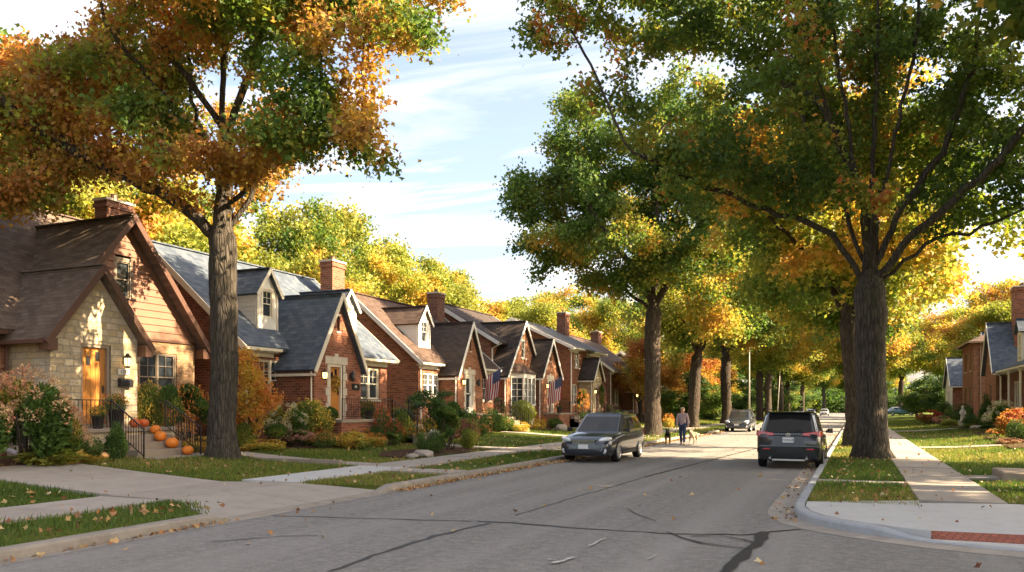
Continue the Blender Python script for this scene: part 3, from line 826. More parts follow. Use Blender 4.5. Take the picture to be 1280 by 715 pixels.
# ---- the big tree at right: green with golden patches
elm = make_tree('elm', 8, [(0, 0, -.1), (-.02, 0, 1.5), (-.05, 0, 4), (-.05, .05, 6.6), (.0, .1, 9.2), (.15, .2, 12.5), (.2, .3, 16)],
    [(.36, [(-1.2, -.3, 7.4), (-3.2, -.8, 8.3), (-5.2, -2.2, 9.0), (-7.2, -3.2, 10.0)]), (.38, [(-.9, .2, 8.6), (-2.0, .3, 11.0), (-2.9, .2, 14)]),
     (.38, [(.9, .1, 8.2), (2.1, .3, 9.8), (3.0, .5, 12.5), (3.3, .6, 15.5)]), (.36, [(1.2, -.3, 7.2), (3.0, -.6, 8.6), (4.8, -.7, 10.8), (6, -.7, 13)]),
     (.42, [(-.5, -.3, 9.5), (-1.0, -.5, 12.5), (-1.3, -.6, 15.5)]), (.45, [(.6, -.4, 10), (1.2, -.7, 13), (1.4, -.9, 15.5)]), (.36, [(1.6, .6, 7.0), (3.6, 1.0, 7.6), (6.0, 1.4, 8.6)]),
     (.38, [(.2, 1.5, 8), (.4, 3.5, 9.8), (.2, 5.5, 12)]), (.38, [(-.4, -1.6, 8.3), (-1.2, -3.6, 10.2), (-1.8, -5.2, 12)]), (.5, [(-1.6, .2, 12), (-4.0, .4, 14)])],
    [(-3.0, 1.8, 13.4, 4.6, 3.6, 3.6), (3.2, 1.6, 13.8, 4.2, 3.6, 3.4), (-6.2, -3.0, 11.6, 3.6, 3.0, 2.8), (-7.8, -3.4, 14.0, 3.3, 2.8, 2.4), (5.0, 0, 12.5, 4.2, 4.6, 4.4), (0, -.5, 16.2, 7.2, 5.6, 2.4), (7.6, .4, 13.6, 3.4, 3.6, 3.8), (6.4, .8, 9.0, 2.6, 2.6, 1.3), (-6.3, -2.4, 16, 4, 3, 2.2), (-3.8, -.6, 8.8, 3.4, 3.4, 1.3), (2.4, -1.0, 8.6, 2.4, 3.0, 1.3), (-.2, -1.5, 8.4, 2.6, 2.6, 1.1)],
    .48, 3400, 92000, .16, [(.16, DGREEN), (.54, GREEN), (.21, OLIVE), (.06, YGREEN), (.02, GOLD), (.01, ORANGE)], clump=.28, gap=.53, gap_scale=.8, hue_scale=.55, barkmat='bark', tipmax=4, flare=.5, lobes=11)

# ---- the tall tree beyond the wagon: green with yellow and orange patches
mapleC = make_tree('maple', 21, [(0, 0, -.1), (.05, 0, 2), (0, .1, 5), (.05, 0, 7.2), (.3, .1, 11), (.2, .2, 15)],
    [(.48, [(-1.0, -.4, 8.8), (-2.6, -.8, 11), (-4, -1, 13.5)]), (.45, [(1.0, .3, 8.6), (2.4, .5, 11), (3, .6, 14)]), (.45, [(-1.8, .2, 8), (-4.2, .3, 9.4), (-6.2, .3, 10.4)]), (.5, [(-.4, -1.6, 9.4), (-.8, -3.6, 11.4)]), (.5, [(.2, 1.6, 9.4), (.4, 3.6, 11.4)])],
    [(-.5, 0, 13.0, 5.6, 5.4, 5.0), (-4.6, -.4, 11.4, 4.0, 4.4, 3.0), (3.4, .3, 12, 3.6, 4, 3.6), (-1, 0, 17, 4.4, 4.2, 2.8), (-1, -1, 8.8, 3.2, 3.4, 1.4), (-4.6, -.5, 15.4, 3.6, 3.6, 3.0), (-6.6, 0, 9.6, 2.6, 2.6, 1.8), (3, 0, 8.6, 2.6, 2.6, 1.3)],
    .42, 2800, 110000, .17, [(.12, DGREEN), (.46, GREEN), (.25, OLIVE), (.10, YGREEN), (.04, YELLOW), (.03, GOLD)], clump=.34, gap=.42, gap_scale=.8, hue_scale=.5, tipmax=4)

# ---- golden street tree (two forms)
def street_tree(seed, pal, r=.4, lean=0.0, nl=42000):
    return make_tree('street', seed, [(0, 0, -.1), (lean * .2, 0, 2), (lean * .6, .05, 4.6), (lean, 0, 6.4), (lean, .2, 9), (lean + .1, .2, 13)],
        [(.44, [(lean - 1.0, -.4, 7.6), (lean - 2.8, -.8, 9.4), (lean - 4.4, -1, 11)]), (.44, [(lean + 1.1, .3, 7.4), (lean + 2.8, .5, 9.2), (lean + 4.4, .6, 11)]), (.5, [(lean - .3, -1.6, 8), (lean - .6, -3.6, 10)]), (.5, [(lean + .2, 1.6, 8), (lean + .4, 3.6, 10)])],
        [(lean, 0, 10.8, 5.6, 5.6, 4.2), (lean - 3.4, -.6, 9.2, 3.4, 3.8, 2.6), (lean + 3.6, .3, 9.2, 3.4, 3.8, 2.6), (lean, 0, 14, 4.0, 4.0, 2.4), (lean, -1.5, 7.4, 4.2, 3.6, 1.4)],
        r, 1400, nl, .23, pal, clump=.5, gap=.38, gap_scale=.8, hue_scale=.3, D=.5, kill=.95, tipmax=5)
goldA = street_tree(31, [(.10, GREEN), (.24, OLIVE), (.25, YGREEN), (.26, YELLOW), (.12, GOLD), (.03, ORANGE)])
goldB = street_tree(37, [(.22, GREEN), (.24, OLIVE), (.24, YGREEN), (.20, YELLOW), (.10, GOLD)], .42, .5)
# ---- tall yellow-green trees behind the houses
backA = make_tree('back', 44, [(0, 0, -.1), (.1, 0, 4), (0, .2, 8), (.2, .1, 13)], [(.4, [(-1.4, .3, 8), (-3.2, .6, 11)]), (.4, [(1.5, -.3, 8), (3.2, -.5, 11)]), (.5, [(.2, -1.5, 9), (.3, -3, 11.5)])],
    [(0, 0, 11.5, 4.8, 4.6, 4.6), (-3.2, 0, 9.6, 3, 3, 3), (3.2, 0, 9.8, 3, 3, 3), (.5, 0, 15.2, 2.9, 2.9, 2.2), (0, -1, 6.6, 3.4, 3.2, 2.4)],
    .34, 1300, 46000, .24, [(.10, GREEN), (.24, OLIVE), (.34, YGREEN), (.26, YELLOW), (.06, GOLD)], clump=.5, gap=.42, gap_scale=1.0, hue_scale=.35, D=.5, kill=.95, tipmax=5)
backB = make_tree('back', 52, [(0, 0, -.1), (-.1, 0, 3), (.1, .2, 7), (.0, .1, 11)], [(.4, [(-1.6, .3, 6.5), (-3.4, .6, 9)]), (.4, [(1.7, -.3, 6.5), (3.4, -.5, 9)]), (.5, [(.2, -1.5, 8), (.3, -3, 10.5)])],
    [(0, 0, 9.4, 5.2, 4.8, 3.8), (-3.4, 0, 7.6, 2.6, 3, 2.6), (3.0, .5, 8.4, 3.2, 3, 3), (-1, 0, 12.8, 3.2, 3, 2.0), (0, -1, 5.2, 3.6, 3.2, 2.0)],
    .32, 1300, 46000, .24, [(.22, OLIVE), (.33, YGREEN), (.27, YELLOW), (.13, GOLD), (.05, ORANGE)], clump=.5, gap=.40, gap_scale=1.0, hue_scale=.35, D=.5, kill=.95, tipmax=5)
# ---- small ornamental maples: orange crown on thin stems
mapleS = make_tree('small_maple', 61, [(0, 0, -.05), (.02, 0, .5), (-.03, .02, 1.1), (.03, 0, 1.9), (0, 0, 2.6)], [(.2, [(.22, .06, 1.0), (.45, .1, 1.7)]), (.2, [(-.2, -.1, 1.0), (-.45, -.1, 1.6)]), (.4, [(.05, -.3, 1.3), (.1, -.5, 1.8)]), (.4, [(.0, .3, 1.3), (.1, .5, 1.8)])],
    [(0, 0, 1.9, .85, .8, 1.0), (-.3, 0, 1.3, .7, .65, .6), (.35, 0, 1.35, .7, .65, .6), (0, 0, 2.7, .5, .5, .5)], .05, 420, 9000, .075, [(.42, (.60, .24, .025)), (.36, (.62, .34, .03)), (.22, YELLOW)], D=.14, kill=.22, clump=.13, gap=.34, gap_scale=3.2, hue_scale=1.2, min_r=.003, tipmax=5, flare=.2)
mapleO = make_tree('orange_maple', 67, [(0, 0, -.05), (.05, 0, 1.2), (-.1, .05, 2.2), (.2, 0, 3.4), (.1, 0, 5)], [(.4, [(.8, .2, 3.0), (2.0, .3, 4.0), (3, .3, 4.4)]), (.4, [(-.8, -.2, 3.0), (-2.0, -.3, 4.0), (-3, -.3, 4.4)]), (.5, [(0, -.9, 3.2), (.1, -2, 4.4)]), (.5, [(0, .9, 3.2), (.1, 2, 4.4)])],
    [(0, 0, 5.4, 3.2, 3.0, 2.2), (-2.2, 0, 4.4, 2.0, 2.0, 1.4), (2.2, 0, 4.4, 2.0, 2.0, 1.4), (0, 0, 7.2, 2.0, 2, 1.3), (0, -.5, 3.4, 2.4, 2.2, .9)], .2, 900, 24000, .17, [(.12, OLIVE), (.20, YELLOW), (.34, GOLD), (.28, ORANGE), (.06, RUST)], D=.35, kill=.6, clump=.33, gap=.36, gap_scale=1.3, hue_scale=.5, tipmax=5)
darkT = make_tree('dark_yew', 71, [(0, 0, -.05), (0, .05, 1.5), (.05, 0, 3), (0, 0, 5)], [(.3, [(1, 0, 2), (1.8, 0, 3)]), (.3, [(-1, 0, 2), (-1.8, 0, 3)])],
    [(0, 0, 3.2, 2.4, 2.2, 2.6), (-1.2, 0, 2.2, 1.7, 1.7, 1.5), (1.2, 0, 2.2, 1.7, 1.7, 1.5), (0, 0, 5.6, 1.2, 1.2, 1.2)], .16, 700, 20000, .15, [(.6, DGREEN), (.34, GREEN), (.06, OLIVE)], D=.3, kill=.5, clump=.26, gap=.3, gap_scale=1.6, tipmax=6)

# ---- shrubs: leaf clumps on short stems
def shrub(seed, blobs, n, leaf, pal, shape=(OVAL, OVAL_F), stems=7, gap=.25, gs=4.0, up=.3, hue=2.5, shell=.22):
    """unit-size shrub (about 1 m wide, 1 m tall, standing on z=0) -> (stem mesh, foliage mesh)"""
    rng = np.random.default_rng(seed)
    P = sample_crown(blobs, n, rng, gs, gap, seed, shell)
    P = P[P[:, 2] > .02]; n = len(P)
    ctr = np.array([0, 0, .35]); out = P - ctr; out /= np.linalg.norm(out, axis=1, keepdims=True) + 1e-9; out[:, 2] += up
    key = .6 * vnoise(P, hue * 2, seed + 3) + .4 * rng.random(n); key = np.argsort(np.argsort(key)) / n
    lm = leaf_mesh('foliage', P, leaf, pick_cols(rng, pal, n, key, .2), rng, shape[0], shape[1], out * 1.1, .8)
    mb = MB()
    for k in range(stems):
        a = rng.random() * 6.28; b = blobs[k % len(blobs)]
        x, y = b[0] + .25 * b[3] * math.cos(a), b[1] + .25 * b[4] * math.sin(a)
        mb.tube([(x * .3, y * .3, -.03), (x * .6, y * .6, b[2] * .45), (x, y, b[2] + .3 * b[5])], [.02, .015, .008], 5)
    return mb.mesh('stem', org=(0, 0, 0)), lm
DOME = [(0, 0, .48, .46, .46, .48), (-.16, .1, .40, .34, .34, .38), (.18, -.1, .42, .32, .32, .38)]
LOOSE = [(0, 0, .55, .34, .34, .42), (-.26, .05, .42, .26, .28, .36), (.27, -.05, .45, .26, .28, .36), (.05, -.25, .34, .26, .22, .3), (-.05, .25, .4, .26, .22, .3)]
LOW = [(0, 0, .3, .5, .5, .34), (-.3, .1, .28, .3, .3, .3), (.3, -.1, .28, .3, .3, .3)]
CONE = [(0, 0, .3, .42, .42, .34), (0, 0, .55, .34, .34, .32), (0, 0, .78, .22, .22, .24)]
SH = {
 'box': shrub(101, DOME, 5200, .05, [(.55, DGREEN), (.4, GREEN), (.05, OLIVE)], gap=.1, gs=6),
 'green': shrub(102, LOOSE, 5200, .06, [(.3, DGREEN), (.5, GREEN), (.2, OLIVE)]),
 'lime': shrub(103, DOME, 5000, .055, [(.15, GREEN), (.35, OLIVE), (.5, YGREEN)], gap=.15),
 'hydrangea': shrub(104, LOOSE, 9000, .055, [(.25, DGREEN), (.5, GREEN), (.2, OLIVE), (.05, YELLOW)], gap=.2),
 'hosta': shrub(105, LOW, 900, .17, [(.2, OLIVE), (.45, YGREEN), (.25, YELLOW), (.1, GOLD)], gap=.1, stems=3),
 'gold': shrub(106, LOW, 2400, .075, [(.3, GOLD), (.4, YELLOW), (.3, YGREEN)], gap=.2),
 'red': shrub(107, LOOSE, 3200, .07, [(.35, RED), (.35, RUST), (.2, ORANGE), (.1, OLIVE)]),
 'pink': shrub(108, LOOSE, 3000, .07, [(.4, (.30, .10, .06)), (.3, (.36, .17, .10)), (.3, OLIVE)]),
 'conifer': shrub(109, CONE, 5200, .055, [(.7, DGREEN), (.3, GREEN)], gap=.1, gs=6),
 'mum_leaf': shrub(110, DOME, 1500, .07, [(.5, DGREEN), (.5, GREEN)], gap=.1),
}
def flower_heads(seed, blobs, n, r, pal, petals=26, zmin=.2):
    """one flower head = ball of small petals; returns list of meshes placed on the outside of the blobs"""
    rng = np.random.default_rng(seed); res = []
    B = np.array(blobs)
    while len(res) < n:
        b = B[rng.integers(len(B))]; d = rng.standard_normal(3); d[2] = abs(d[2]) * .9; d /= np.linalg.norm(d)
        p = b[:3] + d * b[3:6] * 1.10
        if p[2] < zmin or any(np.sum(((p - c[:3]) / c[3:6]) ** 2) < 1.05 for c in B): continue
        res.append(p)
    return np.array(res)
def blossom_mesh(seed, blobs, n, r, pal, petals=16, zmin=.2, psize=.5):
    rng = np.random.default_rng(seed); H = flower_heads(seed, blobs, n, r, pal, zmin=zmin)
    hs = r * (1 + .25 * rng.standard_normal(n)).clip(.5, 1.5)
    d = rng.standard_normal((n, petals, 3)); d /= np.linalg.norm(d, axis=2, keepdims=True)
    P = (H[:, None] + d * hs[:, None, None] * .8).reshape(-1, 3)
    key = np.repeat(rng.random(n), petals)
    return leaf_mesh('blossoms', P, np.repeat(hs * psize * 1.4, petals), pick_cols(rng, pal, n * petals, key, .16), rng, OVAL, OVAL_F, d.reshape(-1, 3) * .8, .9)
HEAD_COL = {'peach': [(.4, (.62, .34, .17)), (.35, (.66, .44, .24)), (.25, (.52, .22, .12))], 'cream': [(.5, (.60, .60, .36)), (.5, (.66, .62, .46))], 'orange': [(.5, (.62, .20, .02)), (.5, (.60, .28, .03))], 'red': [(.6, (.48, .06, .03)), (.4, (.55, .13, .03))], 'yellow': [(1, (.68, .46, .04))], 'pink': [(.5, (.5, .2, .17)), (.5, (.56, .30, .22))]}
BL = {k: blossom_mesh(200 + i, DOME, 130, .055, HEAD_COL[k], 9) for i, k in enumerate(('orange', 'red', 'yellow', 'pink'))}
BLH = {k: blossom_mesh(220 + i, LOOSE, 120, .05, HEAD_COL[k], 46, psize=.3) for i, k in enumerate(('peach', 'cream'))}

def put_shrub(name, kind, loc, w, d, h, rz, label, group=None, bl=None, blh=None, cat='shrub'):
    t = empty(name, loc, rz, label, cat, group); t.scale = (w, d, h)
    for nm, me, m in (('stem', SH[kind][0], 'bark'), ('foliage', SH[kind][1], 'leaf_shrub')):
        if not me.materials: me.materials.append(M[m])
        o = bpy.data.objects.new(nm, me); COL.objects.link(o); o.parent = t
    b = BL.get(bl) or BLH.get(blh)
    if b:
        if not b.materials: b.materials.append(M['petal'])
        o = bpy.data.objects.new('blossom', b); COL.objects.link(o); o.parent = t; o['kind'] = 'stuff'
    return t
# ================================================================== grass and fallen leaves
def scatter(poly, dens, rng, holes=()):
    xs = [p[0] for p in poly]; ys = [p[1] for p in poly]
    n = int((max(xs) - min(xs)) * (max(ys) - min(ys)) * dens)
    x = rng.uniform(min(xs), max(xs), n); y = rng.uniform(min(ys), max(ys), n)
    k = inpoly(x, y, poly)
    for h in holes: k &= ~inpoly(x, y, h)
    return x[k], y[k]
GRASS_PAL = [(.20, (.065, .12, .015)), (.36, (.10, .165, .02)), (.28, (.16, .205, .025)), (.11, (.25, .24, .04)), (.05, (.33, .26, .09))]
def grass(name, areas, seed):
    rng = np.random.default_rng(seed); PX = []; SZ = []
    for poly, dens, h, holes in areas:
        x, y = scatter(poly, dens, rng, holes)
        keep = vnoise(np.stack([x, y, 0 * x], 1), 1.1, 4) > .14 * rng.random(len(x)) * 2
        x, y = x[keep], y[keep]
        z = vterrain(x) - .035
        PX.append(np.stack([x, y, z], 1)); SZ.append(np.full(len(x), h) * (.8 + .5 * vnoise(np.stack([x, y, 0 * x], 1), 2.3, 9)))
    P = np.concatenate(PX); S = np.concatenate(SZ); n = len(P)
    key = .5 * vnoise(P, .9, 77) + .5 * rng.random(n); key = np.argsort(np.argsort(key)) / n
    me = leaf_mesh(name, P, S, pick_cols(rng, GRASS_PAL, n, key, .2), rng, BLADE, BLADE_F, np.array([[0, 0, 1.9]]), .55)
    o = link_mesh(name, me, M['grass_blade']); o['kind'] = 'stuff'; return o
def rect(x0, x1, y0, y1): return [(x0, y0), (x1, y0), (x1, y1), (x0, y1)]
ISL = [(-13.1, 22.6), (-13.05, 27.6), (-14.4, 28.2), (-15.2, 26.6), (-15.3, 24), (-14.4, 22.4)]
lawn1 = [(-12.88, 14.3), (-13.6, 14.2), (-16.5, 14.28), (-18.35, 14.3), (-18.4, 15), (-18.6, 16.3), (-17.65, 16.4), (-17.65, 18.95), (-12.88, 18.95)]
grass('grass', [
    ([(-9.34, 4), (-9.34, 9.7), (-9.9, 10.2), (-10.6, 10.58), (-11.22, 10.6), (-11.22, 4)], 900, .085, ()),
    ([(-12.88, 4), (-12.88, 10.6), (-13.2, 10.8), (-15, 11.0), (-19, 11.05), (-19, 8), (-17, 4)], 600, .085, ()),
    (lawn1, 620, .085, ()), (rect(-18.0, -12.88, 20.05, 22.4), 520, .085, ()),
    (rect(-17.2, -12.88, 22.4, 28.85), 420, .085, (ISL,)),
    ([(-9.34, 14.7), (-11.22, 14.0), (-11.22, 17.65), (-9.34, 17.65)], 700, .085, ()), (rect(-11.22, -9.34, 18.75, 28.95), 480, .085, ()), (rect(-11.22, -9.34, 30.05, 41.4), 260, .095, ()),
    (rect(-17.2, -12.88, 30.05, 41.4), 200, .10, ()), (rect(-18.2, -12.88, 42.7, 62.3), 80, .13, ()), (rect(-11.22, -9.34, 42.6, 100), 50, .14, ()), (rect(-18, -12.88, 63.5, 110), 30, .15, ()),
    (rect(-.79, 1.02, 15.1, 19.25), 850, .08, ()), (rect(-.79, 1.02, 19.8, 36), 420, .085, ()), (rect(-.79, 1.02, 36, 80), 110, .11, ()),
    (rect(2.43, 6.5, 16.1, 21.2), 620, .08, ()), (rect(2.43, 7.5, 22.3, 36.4), 330, .09, ()), (rect(2.43, 8, 37.7, 60.9), 110, .11, ()), (rect(2.43, 8, 62, 110), 40, .13, ()),
], 5)

LIT = [(.25, (.36, .20, .07)), (.25, (.30, .13, .04)), (.2, (.46, .30, .12)), (.15, (.20, .09, .035)), (.15, (.52, .40, .22))]
def litter(name, items, seed):
    rng = np.random.default_rng(seed); PX = []; SZ = []
    for poly, dens, size, zf in items:
        x, y = scatter(poly, dens, rng)
        z = (vterrain(x) if zf is None else np.full(len(x), zf)) + .012 + .012 * rng.random(len(x))
        PX.append(np.stack([x, y, z], 1)); SZ.append(np.full(len(x), size))
    P = np.concatenate(PX); S = np.concatenate(SZ); n = len(P)
    d = rng.standard_normal((n, 3)); d[:, 2] *= .25
    me = leaf_mesh(name, P, S, pick_cols(rng, LIT, n, None, .25), rng, LOBED, LOBED_F, d * 3, .25)
    o = link_mesh(name, me, M['litter']); o['kind'] = 'stuff'; return o
litter('fallen_leaves', [
    (rect(-9.11, -8.98, 4, 9.8), 130, .075, .01), (rect(-9.11, -8.85, 14.6, 24), 330, .07, .01), (rect(-9.11, -8.7, 24, 60), 110, .09, .01), (rect(-9.1, -8.4, 9.8, 14.5), 3, .08, .01),
    (rect(-11.2, -9.34, 4, 10.3), 9, .10, .19), (rect(-18, -12.9, 4, 10.8), 4.5, .10, .19), (lawn1, 6, .09, None), (rect(-17.5, -12.9, 18.6, 40), 3, .09, None), (rect(-11.2, -9.34, 14.5, 60), 5, .09, .19),
    (rect(-12.85, -11.25, 4, 60), 1.2, .08, .165), (rect(-20, -12.9, 11.2, 14), 1.2, .08, None), (rect(-18.8, -18.2, 8, 17), 40, .08, None),
    (rect(-8.8, -1.4, 6.5, 60), .16, .09, .008), (rect(-1.4, 3, 6.5, 11.3), .3, .09, .008), (rect(-1.38, -1.0, 15, 60), 18, .07, .01), (rect(-1.25, -.85, 13.2, 15.2), 55, .06, .01),
    (rect(-.78, 1.02, 15.1, 19.2), 11, .075, .165), (rect(-.78, 1.02, 19.8, 60), 6, .08, .165), (rect(1.05, 2.4, 16, 70), 1.6, .075, .145), (rect(2.45, 8, 16, 60), 3, .085, None), (rect(2.42, 3.1, 16, 21), 8, .08, None), (rect(-.6, 3, 12.7, 15.9), 1.6, .07, .137),
], 6)
# ================================================================== houses
def mapper(face, pos):
    return {'+X': lambda u, v, w: (pos + w, u, v), '-X': lambda u, v, w: (pos - w, u, v),
            '-Y': lambda u, v, w: (u, pos - w, v), '+Y': lambda u, v, w: (u, pos + w, v)}[face]

def lbox(mb, f, u0, u1, v0, v1, w0, w1):
    mb.hexa([f(u0, v0, w0), f(u1, v0, w0), f(u1, v0, w1), f(u0, v0, w1), f(u0, v1, w0), f(u1, v1, w0), f(u1, v1, w1), f(u0, v1, w1)])

def facade(mb, face, pos, poly, holes=(), depth=.16):
    f = mapper(face, pos)
    loops = [[Vector((u, v, 0)) for u, v in poly]]
    for (a, b, c, d) in holes: loops.append([Vector((a, c, 0)), Vector((b, c, 0)), Vector((b, d, 0)), Vector((a, d, 0))])
    flat = [p for l in loops for p in l]
    i = len(mb.v); mb.v += [f(p.x, p.y, 0) for p in flat]
    for t in tessellate_polygon(loops): mb.face_idx([i + k for k in t])
    for (a, b, c, d) in holes:
        q = [(a, c), (b, c), (b, d), (a, d)]
        for k in range(4):
            p, r = q[k], q[(k + 1) % 4]
            mb.poly([f(p[0], p[1], 0), f(r[0], r[1], 0), f(r[0], r[1], -depth), f(p[0], p[1], -depth)])

class House:
    def __init__(s, name, loc, label, group=None):
        s.root = empty(name, loc, 0, label, 'house', group); s.o = Vector(loc); ORG[0] = s.o
    def part(s, mb, name, mat, parent=None, **kw):
        return mb.build(name, mat, parent or s.root, org=s.o, **kw)
    def window(s, face, pos, u0, u1, v0, v1, units=1, grid=(2, 2), both=False, frame='trim_cream', rec=.10, sill='limestone', glassm='glass', casing=0.0):
        f = mapper(face, pos); m = MB(); fw = .055
        lbox(m, f, u0, u1, v0, v0 + fw, -rec - .04, -rec + .06); lbox(m, f, u0, u1, v1 - fw, v1, -rec - .04, -rec + .06)
        lbox(m, f, u0, u0 + fw, v0 + fw, v1 - fw, -rec - .04, -rec + .06); lbox(m, f, u1 - fw, u1, v0 + fw, v1 - fw, -rec - .04, -rec + .06)
        W = (u1 - u0 - fw) / units; vm = (v0 + v1) / 2
        for k in range(units):
            a = u0 + fw * .5 + W * k; b = a + W
            if k: lbox(m, f, a - .045, a + .045, v0 + fw, v1 - fw, -rec - .04, -rec + .06)
            a2, b2 = a + .035, b - .035
            for (c, d, w, gd) in ((vm - .02, v1 - fw, -rec + .012, grid), (v0 + fw, vm + .02, -rec - .012, grid if both else (1, 1))):
                lbox(m, f, a2, a2 + .03, c, d, w - .015, w + .018); lbox(m, f, b2 - .03, b2, c, d, w - .015, w + .018)
                lbox(m, f, a2 + .03, b2 - .03, c, c + .035, w - .015, w + .016); lbox(m, f, a2 + .03, b2 - .03, d - .035, d, w - .015, w + .016)
                for q in range(1, gd[0]):
                    x = a2 + (b2 - a2) * q / gd[0]; lbox(m, f, x - .009, x + .009, c + .035, d - .035, w - .01, w + .011)
                for q in range(1, gd[1]):
                    y = c + (d - c) * q / gd[1]; lbox(m, f, a2 + .03, b2 - .03, y - .008, y + .008, w - .009, w + .010)
        if casing:
            for (a, b, c, d) in ((u0 - casing, u0, v0, v1 + casing), (u1, u1 + casing, v0, v1 + casing), (u0, u1, v1, v1 + casing)): lbox(m, f, a, b, c, d, -.005, .028)
        wo = s.part(m, 'window', M[frame])
        g = MB(); lbox(g, f, u0 + .03, u1 - .03, v0 + .03, v1 - .03, -rec - .032, -rec - .0275)
        s.part(g, 'pane', M[glassm], wo)
        if sill:
            q = MB(); lbox(q, f, u0 - .06, u1 + .06, v0 - .09, v0, -.05, .06); s.part(q, 'sill', M[sill], wo)
        return wo
    def lantern(s, face, pos, u, v, lit=True, sc=1.0):
        f = mapper(face, pos); m = MB()
        lbox(m, f, u - .05 * sc, u + .05 * sc, v - .08 * sc, v + .12 * sc, 0, .03)
        m.bar(f(u, v + .14 * sc, .02), f(u, v + .20 * sc, .14 * sc), .025, .025)
        c = f(u, v, .14 * sc)
        m.lathe([(.035 * sc, .24 * sc), (.05 * sc, .20 * sc), (.115 * sc, .12 * sc), (.105 * sc, .10 * sc)], c, 8); m.lathe([(.05 * sc, -.16 * sc), (.085 * sc, -.13 * sc), (.06 * sc, -.19 * sc)], c, 8)
        for k in range(4):
            a = PI / 4 + k * PI / 2; m.bar((c[0] + .1 * sc * math.cos(a), c[1] + .1 * sc * math.sin(a), c[2] + .11 * sc), (c[0] + .078 * sc * math.cos(a), c[1] + .078 * sc * math.sin(a), c[2] - .13 * sc), .012, .012)
        o = s.part(m, 'wall_lamp', M['lamp_metal'])
        g = MB(); g.lathe([(.088 * sc, .10 * sc), (.092 * sc, 0), (.068 * sc, -.125 * sc)], c, 10); s.part(g, 'lamp_glass', M['lantern_glow'] if lit else M['glass_dim'], o, smooth=True)
        return o
    def railing(s, pts, drop, mat='iron', top=.035, post=True, name='railing', gap=.12):
        """pts: handrail line; drop: height of the rail above its base line"""
        m = MB()
        for a, b in zip(pts, pts[1:]):
            a = Vector(a); b = Vector(b); m.bar(a, b, top, top * .8); lo = Vector((0, 0, -(drop - .1))); m.bar(a + lo, b + lo, .022, .022)
            n = max(1, int((b - a).length / gap))
            for k in range(n + 1):
                p = a + (b - a) * k / n; m.bar(p, p + lo, .014, .014)
        for p in (pts if post else []):
            p = Vector(p); m.bar(p + Vector((0, 0, .03)), p - Vector((0, 0, drop)), .035, .035)
        return s.part(m, name, M[mat])
    def door(s, face, pos, u0, u1, v0, v1, mat='door_wood', frame='frame_taupe', rec=.14, lights=True, storm=False):
        f = mapper(face, pos); m = MB(); fw = .09
        lbox(m, f, u0, u0 + fw, v0, v1, -rec - .05, -.03); lbox(m, f, u1 - fw, u1, v0, v1, -rec - .05, -.03); lbox(m, f, u0 + fw, u1 - fw, v1 - fw, v1, -rec - .05, -.03); lbox(m, f, u0, u1, v0 - .05, v0, -rec - .05, .02)
        fr = s.part(m, 'door_frame', M[frame])
        d = MB(); a, b = u0 + fw, u1 - fw; n = 5
        if storm:
            lbox(d, f, a, a + .1, v0, v1 - fw, -rec - .02, -rec + .03); lbox(d, f, b - .1, b, v0, v1 - fw, -rec - .02, -rec + .03)
            lbox(d, f, a + .1, b - .1, v0, v0 + .3, -rec - .02, -rec + .03); lbox(d, f, a + .1, b - .1, v1 - fw - .12, v1 - fw, -rec - .02, -rec + .03)
            lbox(d, f, a + .1, b - .1, (v0 + v1) / 2 - .03, (v0 + v1) / 2 + .03, -rec - .02, -rec + .02)
        else:
            for k in range(n):
                w = (b - a) / n; lbox(d, f, a + w * k + .004, a + w * (k + 1) - .004, v0 + .01, v1 - fw, -rec - .02, -rec + .02)
            lbox(d, f, a, b, v0, v1 - fw - .002, -rec - .03, -rec + .012)
        do = s.part(d, 'door', M[mat])
        if storm:
            g = MB(); lbox(g, f, a + .08, b - .08, v0 + .25, v1 - fw - .1, -rec - .012, -rec - .006); s.part(g, 'door_glass', M['glass'], do)
        elif lights:
            for (cx, cz) in ((.30, .80), (.68, .86)):
                g = MB(); x = a + (b - a) * cx; y = v0 + (v1 - v0) * cz; lbox(g, f, x - .07, x + .07, y - .15, y + .12, -rec, -rec + .026); s.part(g, 'door_light', M['glass_dark'], do)
        h = MB(); hx = b - .09; lbox(h, f, hx - .025, hx + .025, v0 + .92, v0 + 1.16, -rec + .02, -rec + .035); h.tube([f(hx, v0 + 1.1, -rec + .035), f(hx, v0 + 1.1, -rec + .08), f(hx, v0 + .98, -rec + .08), f(hx, v0 + .98, -rec + .035)], .012, 6)
        s.part(h, 'handle', M['lamp_metal'], do)
        return do
    def chimney(s, x0, x1, y0, y1, z0, z1, mat='brick_brown', pots=2, parent=None):
        m = MB(); m.box(x0, x1, y0, y1, z0, z1 - .3); m.box(x0 - .05, x1 + .05, y0 - .05, y1 + .05, z1 - .3, z1 - .18); m.box(x0 - .02, x1 + .02, y0 - .02, y1 + .02, z1 - .18, z1 - .06)
        c = s.part(m, 'chimney', M[mat], parent)
        k = MB(); k.box(x0 - .07, x1 + .07, y0 - .07, y1 + .07, z1 - .06, z1 + .03); s.part(k, 'chimney_cap', M['limestone'], c)
        for q in range(pots):
            t = MB(); yy = y0 + (y1 - y0) * (q + .5) / pots; t.lathe([(.13, 0), (.11, .22), (.13, .24), (.1, .25)], ((x0 + x1) / 2, yy, z1 + .03), 10); s.part(t, 'chimney_pot', M['copper_dark'], c)
        return c

